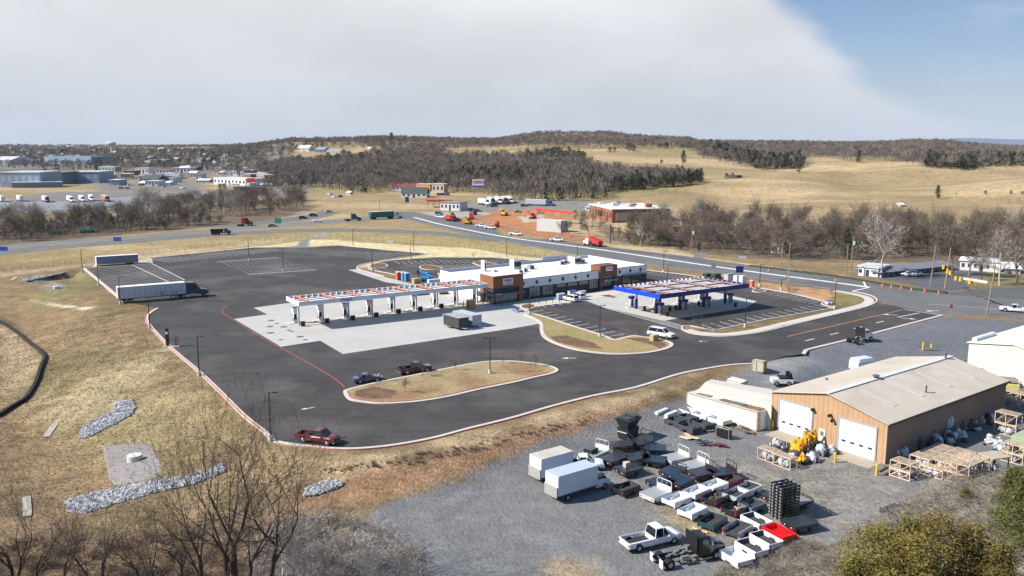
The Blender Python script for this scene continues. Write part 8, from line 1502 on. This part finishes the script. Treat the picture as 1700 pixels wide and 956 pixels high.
# distant mountains beyond the hills, haze put into their blue colour
mb = MB(); mb.loft([[(x_, 15000 + dy, z_ * k - 200 * (1 - k)) for dy, k in ((-1800, 0), (-600, .7), (0, 1), (1500, 0))] for x_, z_ in ((1500, 20), (3200, 40), (4500, 60), (5700, 120), (6200, 138), (6700, 105), (7100, 120), (7500, 165), (7900, 172), (8300, 158), (8900, 140), (9300, 160), (11000, 150), (13000, 100))], closed=False); struct(mb.build('mountains', mat('haze blue ridge', (.06, .10, .17), .95)))
# ---------------------------------------------------------------- foreground trees and brush
FG = [bare(300, 19, 5, twig=.014, tm=BARKD, cm=TWIGD, kids=1, fork=2, up=1.0, wig=.08, trunk=.30, r0=.34, sides=8, lk=(.68, .92)), bare(307, 19, 5, twig=.014, tm=BARKD, cm=TWIGD, kids=1, fork=2, up=1.1, wig=.09, trunk=.27, r0=.28, sides=8, lk=(.68, .92)),
      bare(311, 10, 5, twig=.012, tm=BARKD, cm=TWIGD, kids=1, fork=2, up=1.1, wig=.1, trunk=.34, r0=.17, lk=(.65, .88)), bare(312, 10, 5, twig=.012, tm=BARKD, cm=TWIGD, kids=1, fork=2, up=1.0, wig=.12, trunk=.3, r0=.15, lk=(.65, .88)), bare(313, 8, 5, twig=.013, tm=PALE, cm=GREYT, kids=1, fork=3, up=1.1, wig=.12, trunk=.3, r0=.09)]
def front(i, px, py, top, label, rz=0, k=1.0, hh=None):
    p = G(px, py); v0 = (top - 478) / F; zt = HC - p.y * (SP + v0 * CP) / (CP - v0 * SP); h = zt - p.z; hh = hh or (15.5, 15.5, 8.6, 8.6, 7.2)[i]; s = h / hh; return plant(FG[i], p, rz, s * k, label, name='bare_tree', sz=s)
front(0, 392, 1010, 690, 'tall dark leafless tree whose crown reaches over the riprap channel', .4); front(1, 445, 1000, 672, 'tall leafless tree leaning right below the red pickup', 2.2, .9); front(1, 420, 1030, 720, 'dark forked leafless tree close behind the tallest one', 4.0, .8); front(0, 378, 1035, 700, 'slender dark leafless tree standing inside the tallest clump', 1.7, .7); front(0, 340, 1015, 760, 'leafless tree with low left spreading boughs beside the tallest one', 5.2, .9)
front(1, 30, 1000, 770, 'dark forked leafless tree rising at the far lower left', 3.0, .7); front(1, 150, 1010, 800, 'thin forked leafless tree between the lower left trees', 1.0, .6); front(1, 265, 1010, 800, 'dark upright leafless tree left of the tallest clump', 5.6, .6)
for i, (k_, a, bq, tp, lb) in enumerate(((2,20,985,795,'slim dark leafless tree at the lower left corner'),(3,60,990,815,'forked leafless tree second from the lower left corner'),(2,110,985,850,'small leafless sapling tree below the gravel pad'),(2,177,985,838,'symmetrical small leafless tree below the riprap channel'),(3,235,990,830,'bushy small leafless tree left of the tall trees'),(3,268,985,850,'low dark leafless tree at the foot of the tall trees, left'),(2,300,990,835,'upright small leafless tree just left of the tall trees'),(3,330,985,880,'low tangled leafless tree under the tallest one'),
  (4,462,985,840,'pale leafless shrub tree in front of the concrete slab'),(4,510,995,872,'pale grey shrub tree in the brush, left one'),(4,560,990,880,'pale grey shrub tree in the middle of the brush'),(4,610,1000,885,'pale grey shrub tree at the gravel edge'),(4,655,1000,905,'pale grey shrub tree nearest the yard at the bottom'),(3,-20,990,780,'dark leafless tree cut by the left edge'))): front(k_, a, bq, tp, lb, i * 1.3)
for nm, m1 in (('a', mat('red brown brush', (.21, .145, .10), .95, var=.35, scale=.5)), ('b', mat('pale grey brush', (.34, .30, .265), .95, var=.3, scale=.5)), ('c', mat('tan grey thicket', (.27, .235, .19), .95, var=.4, scale=.35))): MATS['brush_' + nm] = m1
def brush(name, px, n, h, m, label, seed, w=.014, arch=.9, nb=34):
    pts = [(p.x, p.y) for p in [G(*q) for q in px]]; rg = np.random.default_rng(seed); x0, x1 = min(p[0] for p in pts), max(p[0] for p in pts); y0, y1 = min(p[1] for p in pts), max(p[1] for p in pts)
    c = np.stack([rg.uniform(x0, x1, n * 5), rg.uniform(y0, y1, n * 5)], 1); c = c[inside(c[:, 0], c[:, 1], pts)][:n]; z = H(c[:, 0], c[:, 1]); V = []
    rs = random.Random(seed); T = []
    for k in range(6):
        v = []
        for i in range(nb):
            az = rs.uniform(0, 6.283); d = Vector((math.cos(az) * rs.uniform(.2, .9), math.sin(az) * rs.uniform(.2, .9), 1)).normalized(); p = Vector((rs.gauss(0, .15), rs.gauss(0, .15), 0)); L_ = rs.uniform(.4, 1)
            for s in range(4):
                q = p + d * L_ * .32; a = d.cross(Vector((rs.gauss(0, 1), rs.gauss(0, 1), .2))).normalized() * w * (1.15 - s * .25) / h * 2.2; v += [p - a, p + a, q]; 
                if s: e = (d + Vector((rs.gauss(0, .8), rs.gauss(0, .8), rs.gauss(0, .5)))).normalized() * L_ * .35; v += [p - a * .6, p + a * .6, p + e]
                p = q; d = (d + Vector((math.cos(az) * .25, math.sin(az) * .25, -.35 * arch)) * .6 + Vector((rs.gauss(0, .2), rs.gauss(0, .2), rs.gauss(0, .15)))).normalized()
        T.append(np.array([tuple(p) for p in v]))
    for k in range(6):
        sel = np.arange(len(c)) % 6 == k; cc, zz = c[sel], z[sel]; a = rg.random(len(cc)) * 6.283; s = (h * (.55 + .7 * rg.random(len(cc))))[:, None]; b_ = T[k]
        V.append(np.stack([(b_[None, :, 0] * np.cos(a)[:, None] - b_[None, :, 1] * np.sin(a)[:, None]) * s + cc[:, 0:1], (b_[None, :, 0] * np.sin(a)[:, None] + b_[None, :, 1] * np.cos(a)[:, None]) * s + cc[:, 1:2], b_[None, :, 2] * s + zz[:, None]], -1).reshape(-1, 3))
    V = np.concatenate(V); nf = len(V) // 3; me = bpy.data.meshes.new(name); me.vertices.add(len(V)); me.vertices.foreach_set('co', V.astype(np.float32).ravel()); me.loops.add(nf * 3); me.loops.foreach_set('vertex_index', np.arange(nf * 3, dtype=np.int32)); me.polygons.add(nf); me.polygons.foreach_set('loop_start', np.arange(0, nf * 3, 3, dtype=np.int32)); me.materials.append(m); me.update()
    o = bpy.data.objects.new(name, me); COL.objects.link(o); tag(o, label, 'brush', kind='stuff'); return o
brush('brush', [(-60,915),(60,895),(180,900),(300,885),(430,880),(450,920),(440,1060),(-60,1060)], 330, 1.9, MATS['brush_a'], 'red brown leafless brush along the lower left edge', 1)
brush('brush', [(420,900),(470,872),(560,862),(640,880),(690,930),(720,1050),(430,1050)], 300, 2.1, MATS['brush_b'], 'pale grey leafless brush beside the lower end of the yard', 2)
brush('brush', [(1380,945),(1440,900),(1490,868),(1540,825),(1600,805),(1640,800),(1760,790),(1760,1060),(1330,1060)], 2400, 2.4, MATS['brush_c'], 'tangled tan grey thicket filling the lower right corner', 3, arch=1.4)
brush('dry_weeds', [(1190,945),(1260,935),(1330,895),(1400,920),(1440,905),(1400,960),(1300,990),(1180,990)], 500, .9, MATS['brush_c'], 'dry weeds at the foot of the front truck beds', 4, .01)
brush('dry_weeds', [(540,790),(700,770),(820,745),(900,722),(1000,697),(1000,690),(880,712),(760,742),(620,768),(520,780)], 260, .45, MATS['brush_a'], 'dry weed tufts along the bare slope', 5, .01)
brush('grass_tufts', [(0,560),(180,520),(300,600),(430,740),(520,760),(430,850),(100,860),(-60,860),(-60,600)], 6000, .2, mat('dry grass tufts', (.24, .185, .11), .95, var=.3, scale=.4), 'dry grass tufts scattered over the left field', 6, .012, nb=10)
CF = [leafy(330, 7.5, 3.8, 9000, .15, 'round', NEEDW, bd=75, spr=2.6), leafy(331, 7.4, 3.2, 8000, .15, 'cone', NEEDW, bd=70, spr=2.4), leafy(332, 9.5, 3.4, 9000, .17, 'cone', mat('fresh green cedar foliage', (.095, .10, .024), .85, var=.5, scale=.5), bd=70, spr=2.4)]
for k_, a, bq, s_, lb in ((0,1450,1012,1.0,'golden olive cedar at the bottom edge, leftmost of its clump'),(1,1500,1000,1.05,'golden olive cedar second from the left of its clump'),(0,1550,1010,1.12,'broad golden olive cedar in the middle of its clump'),(1,1605,1015,1.05,'golden olive cedar at the right of its clump'),(0,1500,1050,1.1,'low golden cedar at the bottom edge in front of its clump'),(2,1672,905,.85,'green cedar rising beside the red machine parts'),(2,1700,940,1.0,'darker green cedar at the right edge'),(1,1650,1040,1.0,'olive cedar in the bottom right corner'),(1,1600,845,.35,'small reddish cedar bush before the crate block'),(1,1410,1030,.8,'small golden cedar left of the clump')):
    plant(CF[k_], G(a, bq), a * .1, s_, lb, name='cedar_tree')

# ---------------------------------------------------------------- thin blue air between here and the far hills
mb = MB(); mb.obox((-20000, -400, -60), (40000, 0, 0), (0, 21000, 0), (0, 0, 460)); hzm = bpy.data.materials.new('haze'); hzm.use_nodes = True; ht = hzm.node_tree; ht.nodes.clear()
ho = ht.nodes.new('ShaderNodeOutputMaterial'); hv = ht.nodes.new('ShaderNodeVolumePrincipled'); hv.inputs['Density'].default_value = .000028; hv.inputs['Color'].default_value = (.80, .88, 1, 1); hv.inputs['Anisotropy'].default_value = .0; ht.links.new(hv.outputs[0], ho.inputs['Volume'])
hzo = tag(mb.build('haze', hzm), 'thin blue haze', None, kind='stuff')
